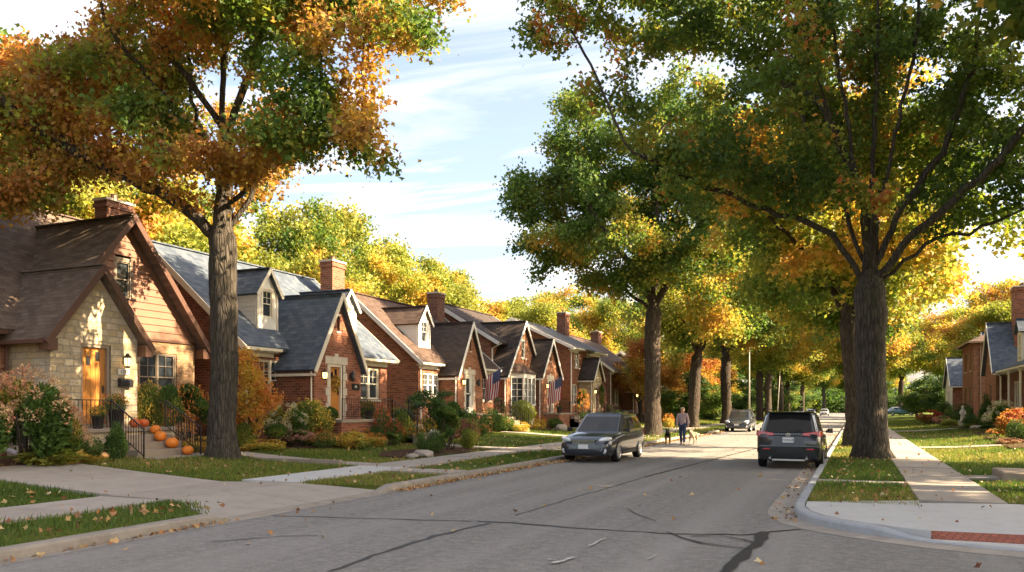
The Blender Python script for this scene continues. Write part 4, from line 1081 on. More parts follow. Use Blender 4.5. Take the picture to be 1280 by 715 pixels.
def roof_ridge_y(m, xf, zf, xr, zr, xb, zb, y0, y1, th=.16):
    """ridge runs along y: front eave (xf,zf), ridge (xr,zr), back eave (xb,zb)"""
    m.slab([(xf, y0, zf), (xf, y1, zf), (xr, y1, zr), (xr, y0, zr)], th)
    m.slab([(xb, y0, zb), (xb, y1, zb), (xr, y1, zr), (xr, y0, zr)], th)
    m.bar((xr, y0 + .01, zr + .01), (xr, y1 - .01, zr + .01), .24, .05)
def roof_ridge_x(m, y0, z0, yc, zc, y1, z1, x0, x1, th=.14):
    m.slab([(x0, y0, z0), (x1, y0, z0), (x1, yc, zc), (x0, yc, zc)], th)
    m.slab([(x0, y1, z1), (x1, y1, z1), (x1, yc, zc), (x0, yc, zc)], th)
    m.bar((x0 + (.01 if x1 > x0 else -.01), yc, zc + .01), (x1, yc, zc + .01), .22, .05)
def rake(m, pts, w, h, nrm):
    """boards along a gable edge, a little proud"""
    nrm = Vector(nrm)
    for i, (a, b) in enumerate(zip(pts, pts[1:])):
        a = Vector(a); b = Vector(b); d = (b - a).normalized(); e = nrm * (.004 if i % 2 else 0)
        m.bar(a + e - d * (h * .42 if i else 0), b + e + d * (h * .42 if i < len(pts) - 2 else 0), h, w, up=nrm)
def gutter_y(m, x, z, y0, y1, out=1):
    m.prism([(x, y0, z), (x + .11 * out, y0, z + .0), (x + .12 * out, y0, z + .11), (x, y0, z + .11)], (0, y1 - y0, 0))

# ------------------------------------------------------------------ house 1: stone porch gable, brown siding
h = House('cottage', (-21, 18, .4), 'stone and brown siding cottage with an orange plank door and pumpkins on its steps')
w = MB(); facade(w, '+X', -20.7, [(15.45, .2), (18.4, .2), (18.4, 3.95), (16.93, 5.78), (15.45, 3.95)], [(16.40, 17.42, 1.3, 3.66)])
facade(w, '-Y', 15.45, [(-22.6, .2), (-20.7, .2), (-20.7, 3.95), (-22.6, 3.95)]); facade(w, '+Y', 18.4, [(-21.72, .2), (-20.7, .2), (-20.7, 3.95), (-21.72, 3.95)])
h.part(w, 'stone_wall', M['stone'])
q = MB()   # larger dressed blocks: corner quoins, door jambs and the flat arch
f = mapper('+X', -20.7); rn = random.Random(4)
for k in range(9):
    L = .42 if k % 2 else .26; z = .45 + k * .37
    lbox(q, f, 15.44, 15.45 + L, z, z + .355, -.1, .014); g = mapper('-Y', 15.45); lbox(q, g, -20.7 - (.26 if k % 2 else .42), -20.687, z, z + .355, -.05, .013)
for k in range(6):
    L = .34 if k % 2 else .22; z = 1.3 + k * .4
    lbox(q, f, 16.40 - L, 16.40, z, z + .385, -.12, .014); lbox(q, f, 17.42, 17.42 + L, z, z + .385, -.12, .014)
for k in range(7):
    a0 = -1 + 2 * k / 7 + .02; a1 = -1 + 2 * (k + 1) / 7 - .02
    q.hexa([f(16.91 + a0 * .52, 3.67, -.1), f(16.91 + a1 * .52, 3.67, -.1), f(16.91 + a1 * .52, 3.67, .015), f(16.91 + a0 * .52, 3.67, .015),
            f(16.91 + a0 * .74, 4.12, -.1), f(16.91 + a1 * .74, 4.12, -.1), f(16.91 + a1 * .74, 4.12, .015), f(16.91 + a0 * .74, 4.12, .015)])
h.part(q, 'quoins', M['stone'], bevel=.012)
w = MB(); facade(w, '+X', -21.7, [(15.9, .2), (21.76, .2), (21.76, 4.1), (15.9, 4.1)], [(19.37, 20.95, 2.0, 3.64)])
facade(w, '+Y', 21.76, [(-27, .2), (-21.7, .2), (-21.7, 4.1), (-27, 4.1)])
h.part(w, 'brick_wall', M['brick_tan'])
w = MB(); facade(w, '+X', -22.5, [(2, .2), (15.95, .2), (15.95, 4.2), (2, 4.2)], [(11.0, 12.6, 1.8, 3.5)])
facade(w, '-Y', 2, [(-22.5, .2), (-22.5, 4.2), (-26.6, 8.4), (-30.7, 4.2), (-30.7, .2)]); facade(w, '+Y', 21.4, [(-22.5, .2), (-22.5, 4.2), (-26.6, 8.4), (-30.7, 4.2), (-30.7, .2)]); facade(w, '-X', -30.7, [(2, .2), (21.4, .2), (21.4, 4.2), (2, 4.2)])
h.part(w, 'main_wall', M['brick_rust'])
sd = MB(); f = mapper('+X', -21.7); z = 4.1; sl = 3.6 / 2.93   # lapped boards, the upper window left open
wy0, wy1, wz0, wz1 = 18.42, 19.04, 5.3, 6.54
while z < 7.6:
    z1 = min(z + .235, 7.66); a0, b0 = 18.83 - (7.7 - z) / sl, 18.83 + (7.7 - z) / sl; a1, b1 = 18.83 - (7.7 - z1) / sl, 18.83 + (7.7 - z1) / sl
    segs = [((a0, a1), (b0, b1))]
    if z1 > wz0 and z < wz1: segs = [((a0, a1), (wy0, wy0)), ((wy1, wy1), (b0, b1))]
    for (l0, l1), (r0, r1) in segs:
        if r0 - l0 > .03: sd.hexa([f(l0, z, -.06), f(r0, z, -.06), f(r0, z, .042), f(l0, z, .042), f(l1, z1, -.06), f(r1, z1, -.06), f(r1, z1, .012), f(l1, z1, .012)])
    z += .235
h.part(sd, 'siding', M['siding_brown'])
h.window('+X', -21.7, wy0, wy1, wz0, wz1, 1, (1, 1), frame='frame_taupe', rec=.04, sill=None, casing=.07)
h.window('+X', -21.7, 19.37, 20.95, 2.0, 3.64, 2, (2, 2), frame='frame_taupe', rec=.10)
h.window('+X', -22.5, 11.0, 12.6, 1.8, 3.5, 2, (2, 2), frame='frame_taupe')
rf = MB(); roof_ridge_x(rf, 15.12, 3.66, 16.93, 6.0, 18.74, 3.66, -20.4, -24.4); h.part(rf, 'porch_roof', M['shingle_brown'])
rf = MB(); roof_ridge_x(rf, 15.5, 3.82, 18.83, 7.98, 22.16, 3.82, -21.3, -26.6); roof_ridge_y(rf, -22.05, 4.02, -26.6, 8.78, -31.2, 4.0, 1.6, 21.75)
ro = h.part(rf, 'roof', M['shingle_brown'])
h.chimney(-24.9, -24.3, 20.3, 21.4, 4, 9.2, 'brick_brown', 1, ro)
t = MB(); e = .0
rake(t, [(-20.37, 15.12, 3.57), (-20.37, 16.93, 5.9), (-20.37, 18.74, 3.57)], .05, .18, (1, 0, 0)); rake(t, [(-21.27, 15.5, 3.72), (-21.27, 18.83, 7.88), (-21.27, 22.16, 3.72)], .05, .18, (1, 0, 0))
t.box(-20.74, -20.36, 18.42, 18.72, 3.38, 3.74); t.box(-20.74, -20.36, 15.13, 15.43, 3.38, 3.72); t.box(-21.74, -21.3, 21.78, 22.1, 3.52, 3.86); t.box(-21.72, -21.64, 18.42, 21.77, 4.02, 4.1)
h.part(t, 'bargeboard', M['trim_brown'])
t = MB(); gutter_y(t, -22.08, 3.86, 1.6, 15.1); h.part(t, 'gutter', M['trim_brown']); t = MB(); t.bar((-24.3, 15.05, 3.62), (-20.5, 15.05, 3.62), .11, .1); h.part(t, 'gutter', M['trim_brown']); t = MB(); t.tube([(-22.3, 15.3, 3.8), (-22.3, 15.3, .5)], .045, 8); h.part(t, 'downspout', M['trim_brown']); t = MB(); t.tube([(-21.2, 22.18, 3.86), (-23.5, 22.18, 3.86)], .05, 8); h.part(t, 'gutter', M['trim_brown'])
t = MB(); t.ball((-21.22, 22.2, 3.86), .07, 8, 6); h.part(t, 'gutter_end', M['trim_white'], smooth=True)
h.door('+X', -20.7, 16.40, 17.42, 1.3, 3.66)
h.lantern('+X', -20.69, 17.9, 3.2, True, 1.05)
p = MB(); lbox(p, mapper('+X', -20.68), 17.68, 18.08, 2.80, 2.97, -.02, .02); pl = h.part(p, 'house_number', M['plaque_white'], bevel=.008)
def lettering(txt, face, pos, u, v, size, mat, parent, org, name='lettering', rot=0, ext=.004):
    """raised characters on a wall: converted to a mesh; u,v = centre"""
    cu = bpy.data.curves.new(name, 'FONT'); cu.body = txt; cu.size = size; cu.extrude = ext; cu.align_x = 'CENTER'; cu.align_y = 'CENTER'
    ob = bpy.data.objects.new(name, cu); COL.objects.link(ob)
    me = bpy.data.meshes.new_from_object(ob.evaluated_get(bpy.context.evaluated_depsgraph_get()))
    bpy.data.objects.remove(ob)
    f = mapper(face, pos); o = Vector(org); mir = -1 if face in ('-X', '+Y') else 1
    for vt in me.vertices: vt.co = Vector(f(u + mir * vt.co.x, v + vt.co.y, vt.co.z)) - o
    return link_mesh(name, me, mat, parent)
lettering('1258', '+X', -20.655, 17.88, 2.885, .15, M['ink'], pl, h.o)
p = MB(); f = mapper('+X', -20.69); p.prism([f(17.66, 2.42, 0), f(17.66, 2.42, .15), f(17.66, 2.56, .17), f(17.66, 2.66, .12), f(17.66, 2.70, 0)], (0, .46, 0)); mb_ = h.part(p, 'mailbox', M['mailbox_black'], bevel=.02)
p = MB(); lbox(p, f, 17.64, 18.14, 2.6, 2.625, .0, .185); h.part(p, 'mailbox_lid', M['mailbox_black'], mb_)
p = MB(); p.box(-20.69, -19.3, 14.95, 18.55, .1, 1.08); po = h.part(p, 'porch', M['stone'])
p = MB(); p.box(-20.69, -19.24, 14.9, 18.6, 1.085, 1.2); h.part(p, 'porch_slab', M['step_stone'], po, bevel=.02)
st = MB()
for k in range(4): st.box(-19.23 + .0, -18.93 + .33 * k, 16.32 - .03 * k, 18.1 + .05 * k, .0 if k == 3 else .1, 1.0 - .2 * k)
h.part(st, 'steps', M['step_stone'], bevel=.015)
h.railing([(-19.35, 15.0, 2.0), (-19.35, 16.3, 2.0), (-18.0, 16.22, 1.2)], .85); h.railing([(-19.35, 18.24, 2.0), (-18.0, 18.3, 1.2)], .85)

# ------------------------------------------------------------------ generic storybook brick house: side gables, dormers, front entry gable
def brick_house(label, B, fr, eave, back, ridge, y0, y1, wins, dorms, entry, chim, roofm, entry_roofm, trim='trim_cream', slitm=True, vent=True, base=.2, gable_win=None, group=None, entry_door='wood', surround=True, lampy=True, ext_over=.35):
    """fr: x of the front wall; eave: (x,z) of the front eave; ridge (x,z)"""
    h = House('brick_house', (fr + .5, (y0 + y1) / 2, .4), label, group)
    sl = (ridge[1] - eave[1]) / (eave[0] - ridge[0]); zw = ridge[1] - sl * (fr - ridge[0]) * 1.0; zw = ridge[1] - sl * abs(fr - ridge[0]) - .12
    w = MB(); facade(w, '+X', fr, [(y0, base), (y1, base), (y1, zw), (y0, zw)], [x[:4] for x in wins])
    gp = [(fr, base), (fr, zw), (ridge[0], ridge[1] - .12), (back, zw), (back, base)]
    facade(w, '-Y', y0, gp, [gable_win] if gable_win else []); facade(w, '+Y', y1, gp); facade(w, '-X', back, [(y0, base), (y1, base), (y1, zw), (y0, zw)])
    h.part(w, 'wall', M[B])
    if gable_win: h.window('-Y', y0, *gable_win, 1, (1, 1), frame=trim)
    for x in wins: h.window('+X', fr, x[0], x[1], x[2], x[3], x[4], x[5] if len(x) > 5 else (2, 2), frame=trim)
    rf = MB(); zb = ridge[1] - sl * abs(back - .4 - ridge[0])
    roof_ridge_y(rf, eave[0], eave[1], ridge[0], ridge[1], back - .4, zb, y0 - ext_over, y1 + ext_over); ro = h.part(rf, 'roof', M[roofm])
    for c in chim: h.chimney(*c, parent=ro)
    for yy in (y0 - ext_over - .015, y1 + ext_over + .015):
        t = MB(); rake(t, [(eave[0] + .05, yy, eave[1] - .15), (ridge[0], yy, ridge[1] - .10), (back - .4, yy, zb - .15)], .05, .22, (0, 1, 0)); h.part(t, 'rake_board', M[trim])
    gaps = sorted([(e['y0'] - .3, e['y1'] + .3) for e in entry]); yy = y0 - ext_over
    for a, b in gaps + [(y1 + ext_over, None)]:
        if a - yy > .2:
            t = MB(); gutter_y(t, eave[0] - .03, eave[1] - .16, yy, a); h.part(t, 'gutter', M[trim])
            t = MB(); t.box(fr + .003, eave[0] - .1, yy + .1, a - .02, eave[1] - .2, eave[1] - .16); h.part(t, 'soffit', M[trim])
            if min(a, y1) - max(yy, y0) > .1: t = MB(); t.box(fr + .004, fr + .035, max(yy, y0), min(a, y1), eave[1] - .36, eave[1] - .205); h.part(t, 'frieze_board', M[trim])
        yy = b
    t = MB(); t.tube([(eave[0] + .02, y0 + .1, eave[1] - .1), (fr + .07, y0 + .1, eave[1] - .4), (fr + .07, y0 + .1, .5)], .045, 8); h.part(t, 'downspout', M[trim])
    if vent:
        v = MB(); zt = ridge[1] - .55; hw = .62
        for k in range(7):
            a = hw * (1 - k / 7.0); zz = zt - hw * sl + k * hw * sl / 7; v.box(ridge[0] - a, ridge[0] + a, y0 - .05 - .0, y0 - .012, zz, zz + hw * sl / 7 * .62)
        v.box(ridge[0] - hw - .12, ridge[0] + hw + .12, y0 - .06, y0 - .004, zt - hw * sl - .1, zt - hw * sl - .012)
        h.part(v, 'attic_vent', M[trim])
    for (yc, hw, x0, z0, ze, zr) in dorms:           # dormers: white face, clapboard cheeks
        d = MB(); xb = x0 - (zr + .5 - z0) / sl
        f = mapper('+X', x0); win = (yc - hw * .52, yc + hw * .52, z0 + .32, ze + .12)
        facade(d, '+X', x0, [(yc - hw, z0 - .3), (yc + hw, z0 - .3), (yc + hw, ze), (yc, zr), (yc - hw, ze)], [win])
        facade(d, '-Y', yc - hw, [(xb, z0 - .3), (x0, z0 - .3), (x0, ze), (xb, ze)]); facade(d, '+Y', yc + hw, [(xb, z0 - .3), (x0, z0 - .3), (x0, ze), (xb, ze)])
        z = z0 + .05
        while z < ze - .1:
            for s_ in (-1, 1): d.hexa([(xb, yc + s_ * hw, z), (x0 - .05, yc + s_ * hw, z), (x0 - .05, yc + s_ * (hw + .028), z), (xb, yc + s_ * (hw + .028), z), (xb, yc + s_ * hw, z + .17), (x0 - .05, yc + s_ * hw, z + .17), (x0 - .05, yc + s_ * (hw + .008), z + .17), (xb, yc + s_ * (hw + .008), z + .17)])
            z += .17
        do = h.part(d, 'dormer', M['siding_white'])
        rr = MB(); k = (zr - ze) / hw; roof_ridge_x(rr, yc - hw - .14, ze - k * .14 + .1, yc, zr + .1, yc + hw + .14, ze - k * .14 + .1, x0 + .16, xb, .09); h.part(rr, 'dormer_roof', M[roofm], do)
        tt = MB(); rake(tt, [(x0 + .175, yc - hw - .14, ze - k * .14 + .04), (x0 + .175, yc, zr + .04), (x0 + .175, yc + hw + .14, ze - k * .14 + .04)], .03, .13, (1, 0, 0))
        for s_ in (-1, 1): lbox(tt, f, yc + s_ * hw - .09 * (s_ > 0) - .0, yc + s_ * hw + .09 * (s_ < 0), z0 - .3, ze - .02, .002, .03)
        h.part(tt, 'dormer_trim', M[trim], do)
        wo = h.window('+X', x0, *win, 1, (2, 2), frame=trim, rec=.05, sill=None, casing=.06)
    for e in entry:
        X, a, b, ze, zr = e['x'], e['y0'], e['y1'], e['ze'], e['zr']; yc = (a + b) / 2; k = (zr - ze) / (b - a) * 2
        dr = e.get('door'); holes = [dr] if dr else []
        for x in e.get('wins', []): holes.append(x[:4])
        sw = e.get('slit')
        if sw: holes.append(sw)
        w = MB(); facade(w, '+X', X, [(a, base), (b, base), (b, ze), (yc, zr), (a, ze)], holes, .18)
        xb = fr - .6
        facade(w, '-Y', a, [(xb, base), (X, base), (X, ze + .1), (xb, ze + .1)]); facade(w, '+Y', b, [(xb, base), (X, base), (X, ze + .1), (xb, ze + .1)])
        h.part(w, 'entry_wall', M[e.get('brick', B)])
        xr = ridge[0] + (ridge[1] - zr - .1) / sl if e.get('xr') is None else e['xr']
        rr = MB(); roof_ridge_x(rr, a - .22, ze - .22 * k + .16, yc, zr + .16, b + .22, ze - .22 * k + .16, X + .2, xr - .3); h.part(rr, 'entry_roof', M[entry_roofm])
        tt = MB(); rake(tt, [(X + .225, a - .22, ze - .22 * k + .06), (X + .225, yc, zr + .06), (X + .225, b + .22, ze - .22 * k + .06)], .04, .16, (1, 0, 0)); tt.bar((X + .18, a - .2, ze - .3 * k + .1), (xb, a - .2, ze - .3 * k + .1), .1, .1)
        h.part(tt, 'entry_trim', M[trim]); tt = MB(); tt.tube([(X - .1, a - .06, ze - .1), (X - .1, a - .06, .6)], .035, 8); h.part(tt, 'downspout', M[trim])
        f = mapper('+X', X)
        if sw:
            g = MB(); lbox(g, f, sw[0], sw[1], sw[2], sw[3], -.14, -.12); h.part(g, 'slit_window', M['glass'])
            g = MB(); lbox(g, f, sw[0] - .05, sw[1] + .05, sw[2] - .07, sw[2], -.06, .03); h.part(g, 'sill', M['limestone'])
            g = MB(); lbox(g, f, sw[0] - .05, sw[1] + .05, sw[3], sw[3] + .08, -.06, .02); h.part(g, 'lintel', M['limestone'])
        for x in e.get('wins', []): h.window('+X', X, x[0], x[1], x[2], x[3], x[4], x[5] if len(x) > 5 else (2, 2), frame=trim)
        if dr:
            if surround:
                g = MB()
                for q in range(7):
                    L = .27 if q % 2 else .17; z = dr[2] + q * (dr[3] - dr[2]) / 7; z2 = z + (dr[3] - dr[2]) / 7 - .012
                    lbox(g, f, dr[0] - L, dr[0], z, z2, -.12, .02); lbox(g, f, dr[1], dr[1] + L, z, z2, -.12, .02)
                lbox(g, f, dr[0] - .3, dr[1] + .3, dr[3] + .003, dr[3] + .3, -.12, .024); lbox(g, f, (dr[0] + dr[1]) / 2 - .12, (dr[0] + dr[1]) / 2 + .12, dr[3] + .303, dr[3] + .42, -.1, .024)
                h.part(g, 'door_surround', M['limestone'], bevel=.01)
            h.door('+X', X, *dr, storm=(e.get('kind') == 'storm'), mat='trim_white' if e.get('kind') == 'storm' else e.get('kind', 'door_wood'), frame=trim)
            if lampy:
                for q, lit in ((dr[0] - .5, True), (dr[1] + .5, e.get('lit2', False))): h.lantern('+X', X + .002, q, dr[3] - .45, lit)
        px = e.get('porch')
        if px:
            x1, ya, yb, z, sy0, sy1, ns = px
            p = MB(); p.box(X + .004, x1, ya, yb, .1, z - .1); po = h.part(p, 'porch', M[B]); p = MB(); p.box(X + .003, x1 + .06, ya - .05, yb + .05, z - .1, z); h.part(p, 'porch_slab', M['step_stone'], po)
            s_ = MB(); rs = (z - .35) / (ns + 1)
            for q in range(ns): s_.box(x1 + .06, x1 + .06 + .3 * (q + 1), sy0, sy1, .1 - .01 * q, z - rs * (q + 1))
            h.part(s_, 'steps', M['step_stone'])
            xe = x1 + .3 * ns; h.railing([(x1, ya + .05, z + .8), (x1, sy0 - .04, z + .8)], .78) if sy0 - ya > .5 else None
            for yy in (sy0 - .04, sy1 + .04): h.railing([(x1, yy, z + .8), (xe, yy, z + .8 - rs * ns)], .8, gap=.16)
    return h

h2 = brick_house('red brick house with a blue slate roof and an orange door with a wreath', 'brick_red', -20.5, (-20.12, 4.05), -29.5, (-25, 8.2), 22.9, 32.6,
    [(23.75, 25.75, 2.05, 3.6, 3), (30.36, 31.94, 2.15, 3.6, 2)],
    [(24.85, .60, -21.05, 4.95, 6.25, 7.1), (30.25, .60, -21.05, 4.95, 6.25, 7.0)],
    [dict(x=-18.8, y0=24.82, y1=27.9, ze=3.45, zr=6.15, door=(25.78, 26.64, 1.35, 3.48), slit=(26.25, 26.45, 4.8, 5.4), porch=(-17.7, 25.0, 29.9, 1.32, 28.6, 29.85, 4), lit2=False)],
    [(-23.7, -23.0, 31.75, 32.75, 4, 8.85, 'brick_red', 1)], 'shingle_slate', 'shingle_slate', gable_win=(-24.15, -23.65, 5.75, 6.5))
ORG[0] = h2.o
p = MB(); lbox(p, mapper('+X', -18.79), 27.25, 27.75, 2.5, 2.76, 0, .025); pl = h2.part(p, 'house_number', M['ink'])
lettering('46', '+X', -18.762, 27.5, 2.63, .17, M['plaque_white'], pl, h2.o)
h3 = brick_house('brick house with a rusty brown roof, one white dormer and a dark entry gable', 'brick_rust', -21.3, (-20.92, 4.22), -29.6, (-25.5, 8.12), 37.0, 46.5,
    [(37.5, 39.25, 2.35, 3.65, 3), (44.9, 46.2, 2.2, 3.75, 2)], [(38.75, .66, -21.95, 5.05, 6.45, 7.3)],
    [dict(x=-20.2, y0=39.4, y1=42.55, ze=3.78, zr=6.5, door=(40.4, 41.3, 1.5, 3.65), kind='storm', slit=(40.88, 41.08, 5.0, 5.7), porch=(-19.1, 39.5, 44.2, 1.45, 42.9, 44.1, 4))],
    [(-25.3, -24.6, 45.1, 46.1, 4, 9.15, 'brick_brown', 1)], 'shingle_rust', 'shingle_dark', trim='trim_white')
h4 = brick_house('brick house with a steep dark gable over a white bay window', 'brick_rust', -21.9, (-21.2, 6.05), -30, (-26, 8.9), 47.4, 56.2,
    [(54.4, 55.6, 2.2, 3.8, 1)], [],
    [dict(x=-20.6, y0=47.05, y1=52.75, ze=3.9, zr=7.45, wins=[(49.55, 50.25, 5.1, 6.36, 1)], brick='brick_rust'),
     dict(x=-19.6, y0=50.65, y1=54.2, ze=4.0, zr=6.4, door=(51.95, 52.8, 1.42, 3.72), kind='trim_brown', slit=(52.32, 52.52, 5.0, 5.6), porch=(-18.4, 50.8, 54.4, 1.4, 53.0, 54.2, 4))],
    [], 'shingle_dark', 'shingle_dark', trim='trim_white', vent=False)
ORG[0] = h4.o
b = MB(); P5 = [(-20.6, 47.7), (-19.9, 48.15), (-19.9, 50.15), (-20.6, 50.6)]    # canted bay
b.prism([(x, y, .4) for x, y in P5], (0, 0, 1.5)); bb = h4.part(b, 'bay_base', M['trim_white'])
b = MB()
for (x, y), (x2, y2) in zip(P5, P5[1:]):
    A = Vector((x, y, 0)); Bv = Vector((x2, y2, 0)); L = (Bv - A).length; n = 1 if L < 1.2 else 3
    b.bar((x, y, 3.85), (x2, y2, 3.85), .1, .3); b.bar((x, y, 1.95), (x2, y2, 1.95), .12, .1)
    for k in range(n + 1):
        p = A + (Bv - A) * k / n; b.bar((p.x, p.y, 1.9), (p.x, p.y, 4.0), .11, .11)
    for k in range(n):
        p = A + (Bv - A) * (k + .5) / n; b.bar((p.x, p.y, 1.95), (p.x, p.y, 3.75), .03, .03)
    for z in (2.5, 2.95, 3.35): b.bar((x, y, z), (x2, y2, z), .025, .025)
bw = h4.part(b, 'bay_window', M['trim_white'])
b = MB(); Q5 = [(-20.6, 47.76), (-19.94, 48.18), (-19.94, 50.12), (-20.6, 50.54)]; b.prism([(x, y, 1.99) for x, y in Q5], (0, 0, 1.75)); h4.part(b, 'pane', M['glass'], bw)
b = MB(); T = [(-20.63, 48.4, 4.72), (-20.63, 49.9, 4.72)]; E5 = [(-20.63, 47.5, 4.02), (-19.75, 48.05, 4.02), (-19.75, 50.25, 4.02), (-20.63, 50.8, 4.02)]
b.poly([E5[0], E5[1], T[0]]); b.poly([E5[1], E5[2], T[1], T[0]]); b.poly([E5[2], E5[3], T[1]]); b.poly(E5); b.poly([E5[0], T[0], T[1], E5[3]]); h4.part(b, 'bay_roof', M['shingle_rust'], bw)

h5 = brick_house('two storey brick house with a grey roof and a pale stone entry gable', 'brick_rust', -20.6, (-20.1, 6.5), -29.6, (-25.4, 8.95), 59.4, 67.3,
    [(60.5, 61.7, 4.95, 6.3, 2), (63.6, 64.9, 4.95, 6.3, 2), (59.9, 61.2, 2.0, 3.64, 2), (65.0, 66.3, 2.0, 3.64, 2)], [],
    [dict(x=-19.4, y0=61.55, y1=64.0, ze=4.15, zr=5.66, door=(62.3, 63.2, 1.4, 3.5), kind='trim_brown', brick='stone', porch=(-18.4, 61.5, 64.4, 1.3, 62.3, 63.5, 4), xr=-20.6)],
    [(-24.4, -23.6, 66.8, 67.9, 4, 10.2, 'brick_brown', 1)], 'shingle_grey', 'shingle_dark', trim='trim_white', vent=True, ext_over=.6)
h6 = brick_house('brick house with a broad plain brown roof half hidden by the orange maple', 'brick_brown', -21.5, (-21, 5.3), -30, (-26, 8.9), 73.5, 84,
    [(75, 76.6, 2, 3.6, 2), (80, 81.6, 2, 3.6, 2)], [], [dict(x=-20, y0=77, y1=80, ze=3.7, zr=6.2, door=(78, 78.9, 1.3, 3.4), kind='trim_brown', porch=(-19, 77, 80.2, 1.2, 78, 79.2, 3))],
    [(-26.4, -25.6, 83, 84.4, 4, 10, 'brick_brown', 1)], 'shingle_rust', 'shingle_rust')
h7 = brick_house('farthest brick house on the left, seen between the street trunks', 'brick_rust', -21.5, (-21, 4.4), -30, (-25.6, 8.4), 92, 103,
    [(93.5, 95.3, 2, 3.6, 2), (100, 101.6, 2, 3.6, 2)], [], [dict(x=-20, y0=96, y1=99, ze=3.7, zr=6.4, door=(97, 97.9, 1.3, 3.4), kind='trim_brown', porch=(-19, 96, 99.2, 1.2, 97, 98.2, 3))],
    [(-25.9, -25.1, 102, 103.4, 4, 9.6, 'brick_brown', 1)], 'shingle_grey', 'shingle_grey')

# ------------------------------------------------------------------ right side of the street
def gable_left(h, X, y0, y1, ze, zr, depth, wall, roofm, trim, holes=(), facing=None):
    yc = (y0 + y1) / 2; k = (zr - ze) / (y1 - y0) * 2
    w = MB(); facade(w, '-X', X, [(y0, .2), (y1, .2), (y1, ze), (yc, zr), (y0, ze)], holes); h.part(w, 'gable_wall', M[facing or wall])
    w = MB(); facade(w, '-Y', y0, [(X, .2), (X + depth, .2), (X + depth, ze), (X, ze)]); facade(w, '+Y', y1, [(X, .2), (X + depth, .2), (X + depth, ze), (X, ze)]); facade(w, '+X', X + depth, [(y0, .2), (y1, .2), (y1, ze), (yc, zr), (y0, ze)]); h.part(w, 'side_wall', M[wall])
    r = MB(); roof_ridge_x(r, y0 - .25, ze - .25 * k + .16, yc, zr + .16, y1 + .25, ze - .25 * k + .16, X - .25, X + depth + .2); h.part(r, 'gable_roof', M[roofm])
    t = MB(); rake(t, [(X - .275, y0 - .25, ze - .25 * k + .06), (X - .275, yc, zr + .06), (X - .275, y1 + .25, ze - .25 * k + .06)], .04, .2, (1, 0, 0)); t.bar((X - .2, y0 - .27, ze - .3 * k + .1), (X + depth, y0 - .27, ze - .3 * k + .1), .1, .11); h.part(t, 'gable_trim', M[trim])

r1 = House('brick_house', (10, 60, .4), 'brick house at the right edge with a blue slate gable and white dormer')
w = MB(); facade(w, '-X', 9.7, [(49, .2), (66, .2), (66, 4.6), (49, 4.6)], [(60.5, 62.5, 1.7, 3.5), (54, 56, 1.7, 3.5)]); gp = [(9.7, .2), (9.7, 4.6), (14.2, 8.6), (19, 4.6), (19, .2)]
facade(w, '-Y', 49, gp); facade(w, '+Y', 66, gp); facade(w, '+X', 19, [(49, .2), (66, .2), (66, 4.6), (49, 4.6)]); r1.part(w, 'wall', M['brick_brown'])
r1.window('-X', 9.7, 60.5, 62.5, 1.7, 3.5, 2, frame='trim_white'); r1.window('-X', 9.7, 54, 56, 1.7, 3.5, 2, frame='trim_white')
r = MB(); roof_ridge_y(r, 9.0, 4.35, 14.2, 8.85, 19.6, 4.3, 48.6, 66.2); ro = r1.part(r, 'roof', M['shingle_slate'])
r1.chimney(10.25, 11.35, 65.6, 67.0, 4, 10.3, 'brick_red', 2, ro)
t = MB(); gutter_y(t, 9.0, 4.16, 48.6, 64.2, -1); r1.part(t, 'gutter', M['trim_white']); t = MB(); t.box(9.1, 9.68, 48.7, 64.2, 4.12, 4.16); r1.part(t, 'soffit', M['trim_white']); t = MB(); t.tube([(8.95, 64.2, 4.15), (9.2, 64.2, 3.9), (9.2, 64.2, .5)], .06, 8); r1.part(t, 'downspout', M['trim_white'])
for yy in (60, 56): t = MB(); t.tube([(9.05, yy, 4.1), (9.05, yy, .5)], .07, 10); t.box(8.95, 9.15, yy - .1, yy + .1, 3.98, 4.11); r1.part(t, 'porch_post', M['trim_white'])
gable_left(r1, 8.95, 64.5, 69.5, 4.4, 7.75, 5.5, 'brick_brown', 'shingle_slate', 'trim_white', [(66.4, 67.4, 1.4, 3.5), (66.6, 67.2, 5.0, 6.1)], 'brick_rust')
r1.door('-X', 8.95, 66.4, 67.4, 1.4, 3.5); r1.window('-X', 8.95, 66.6, 67.2, 5.0, 6.1, 1, frame='trim_white')
d = MB(); facade(d, '-X', 9.35, [(57.4, 4.3), (58.9, 4.3), (58.9, 6.5), (58.15, 7.2), (57.4, 6.5)], [(57.75, 58.55, 4.95, 6.4)]); facade(d, '-Y', 57.4, [(9.35, 4.3), (12.5, 4.3), (12.5, 6.5), (9.35, 6.5)]); facade(d, '+Y', 58.9, [(9.35, 4.3), (12.5, 4.3), (12.5, 6.5), (9.35, 6.5)]); do = r1.part(d, 'dormer', M['siding_white'])
r = MB(); roof_ridge_x(r, 57.25, 6.46, 58.15, 7.3, 59.05, 6.46, 9.15, 12.6, .09); r1.part(r, 'dormer_roof', M['shingle_slate'], do)
r1.window('-X', 9.35, 57.75, 58.55, 4.95, 6.4, 1, frame='trim_white', rec=.05, casing=.07)

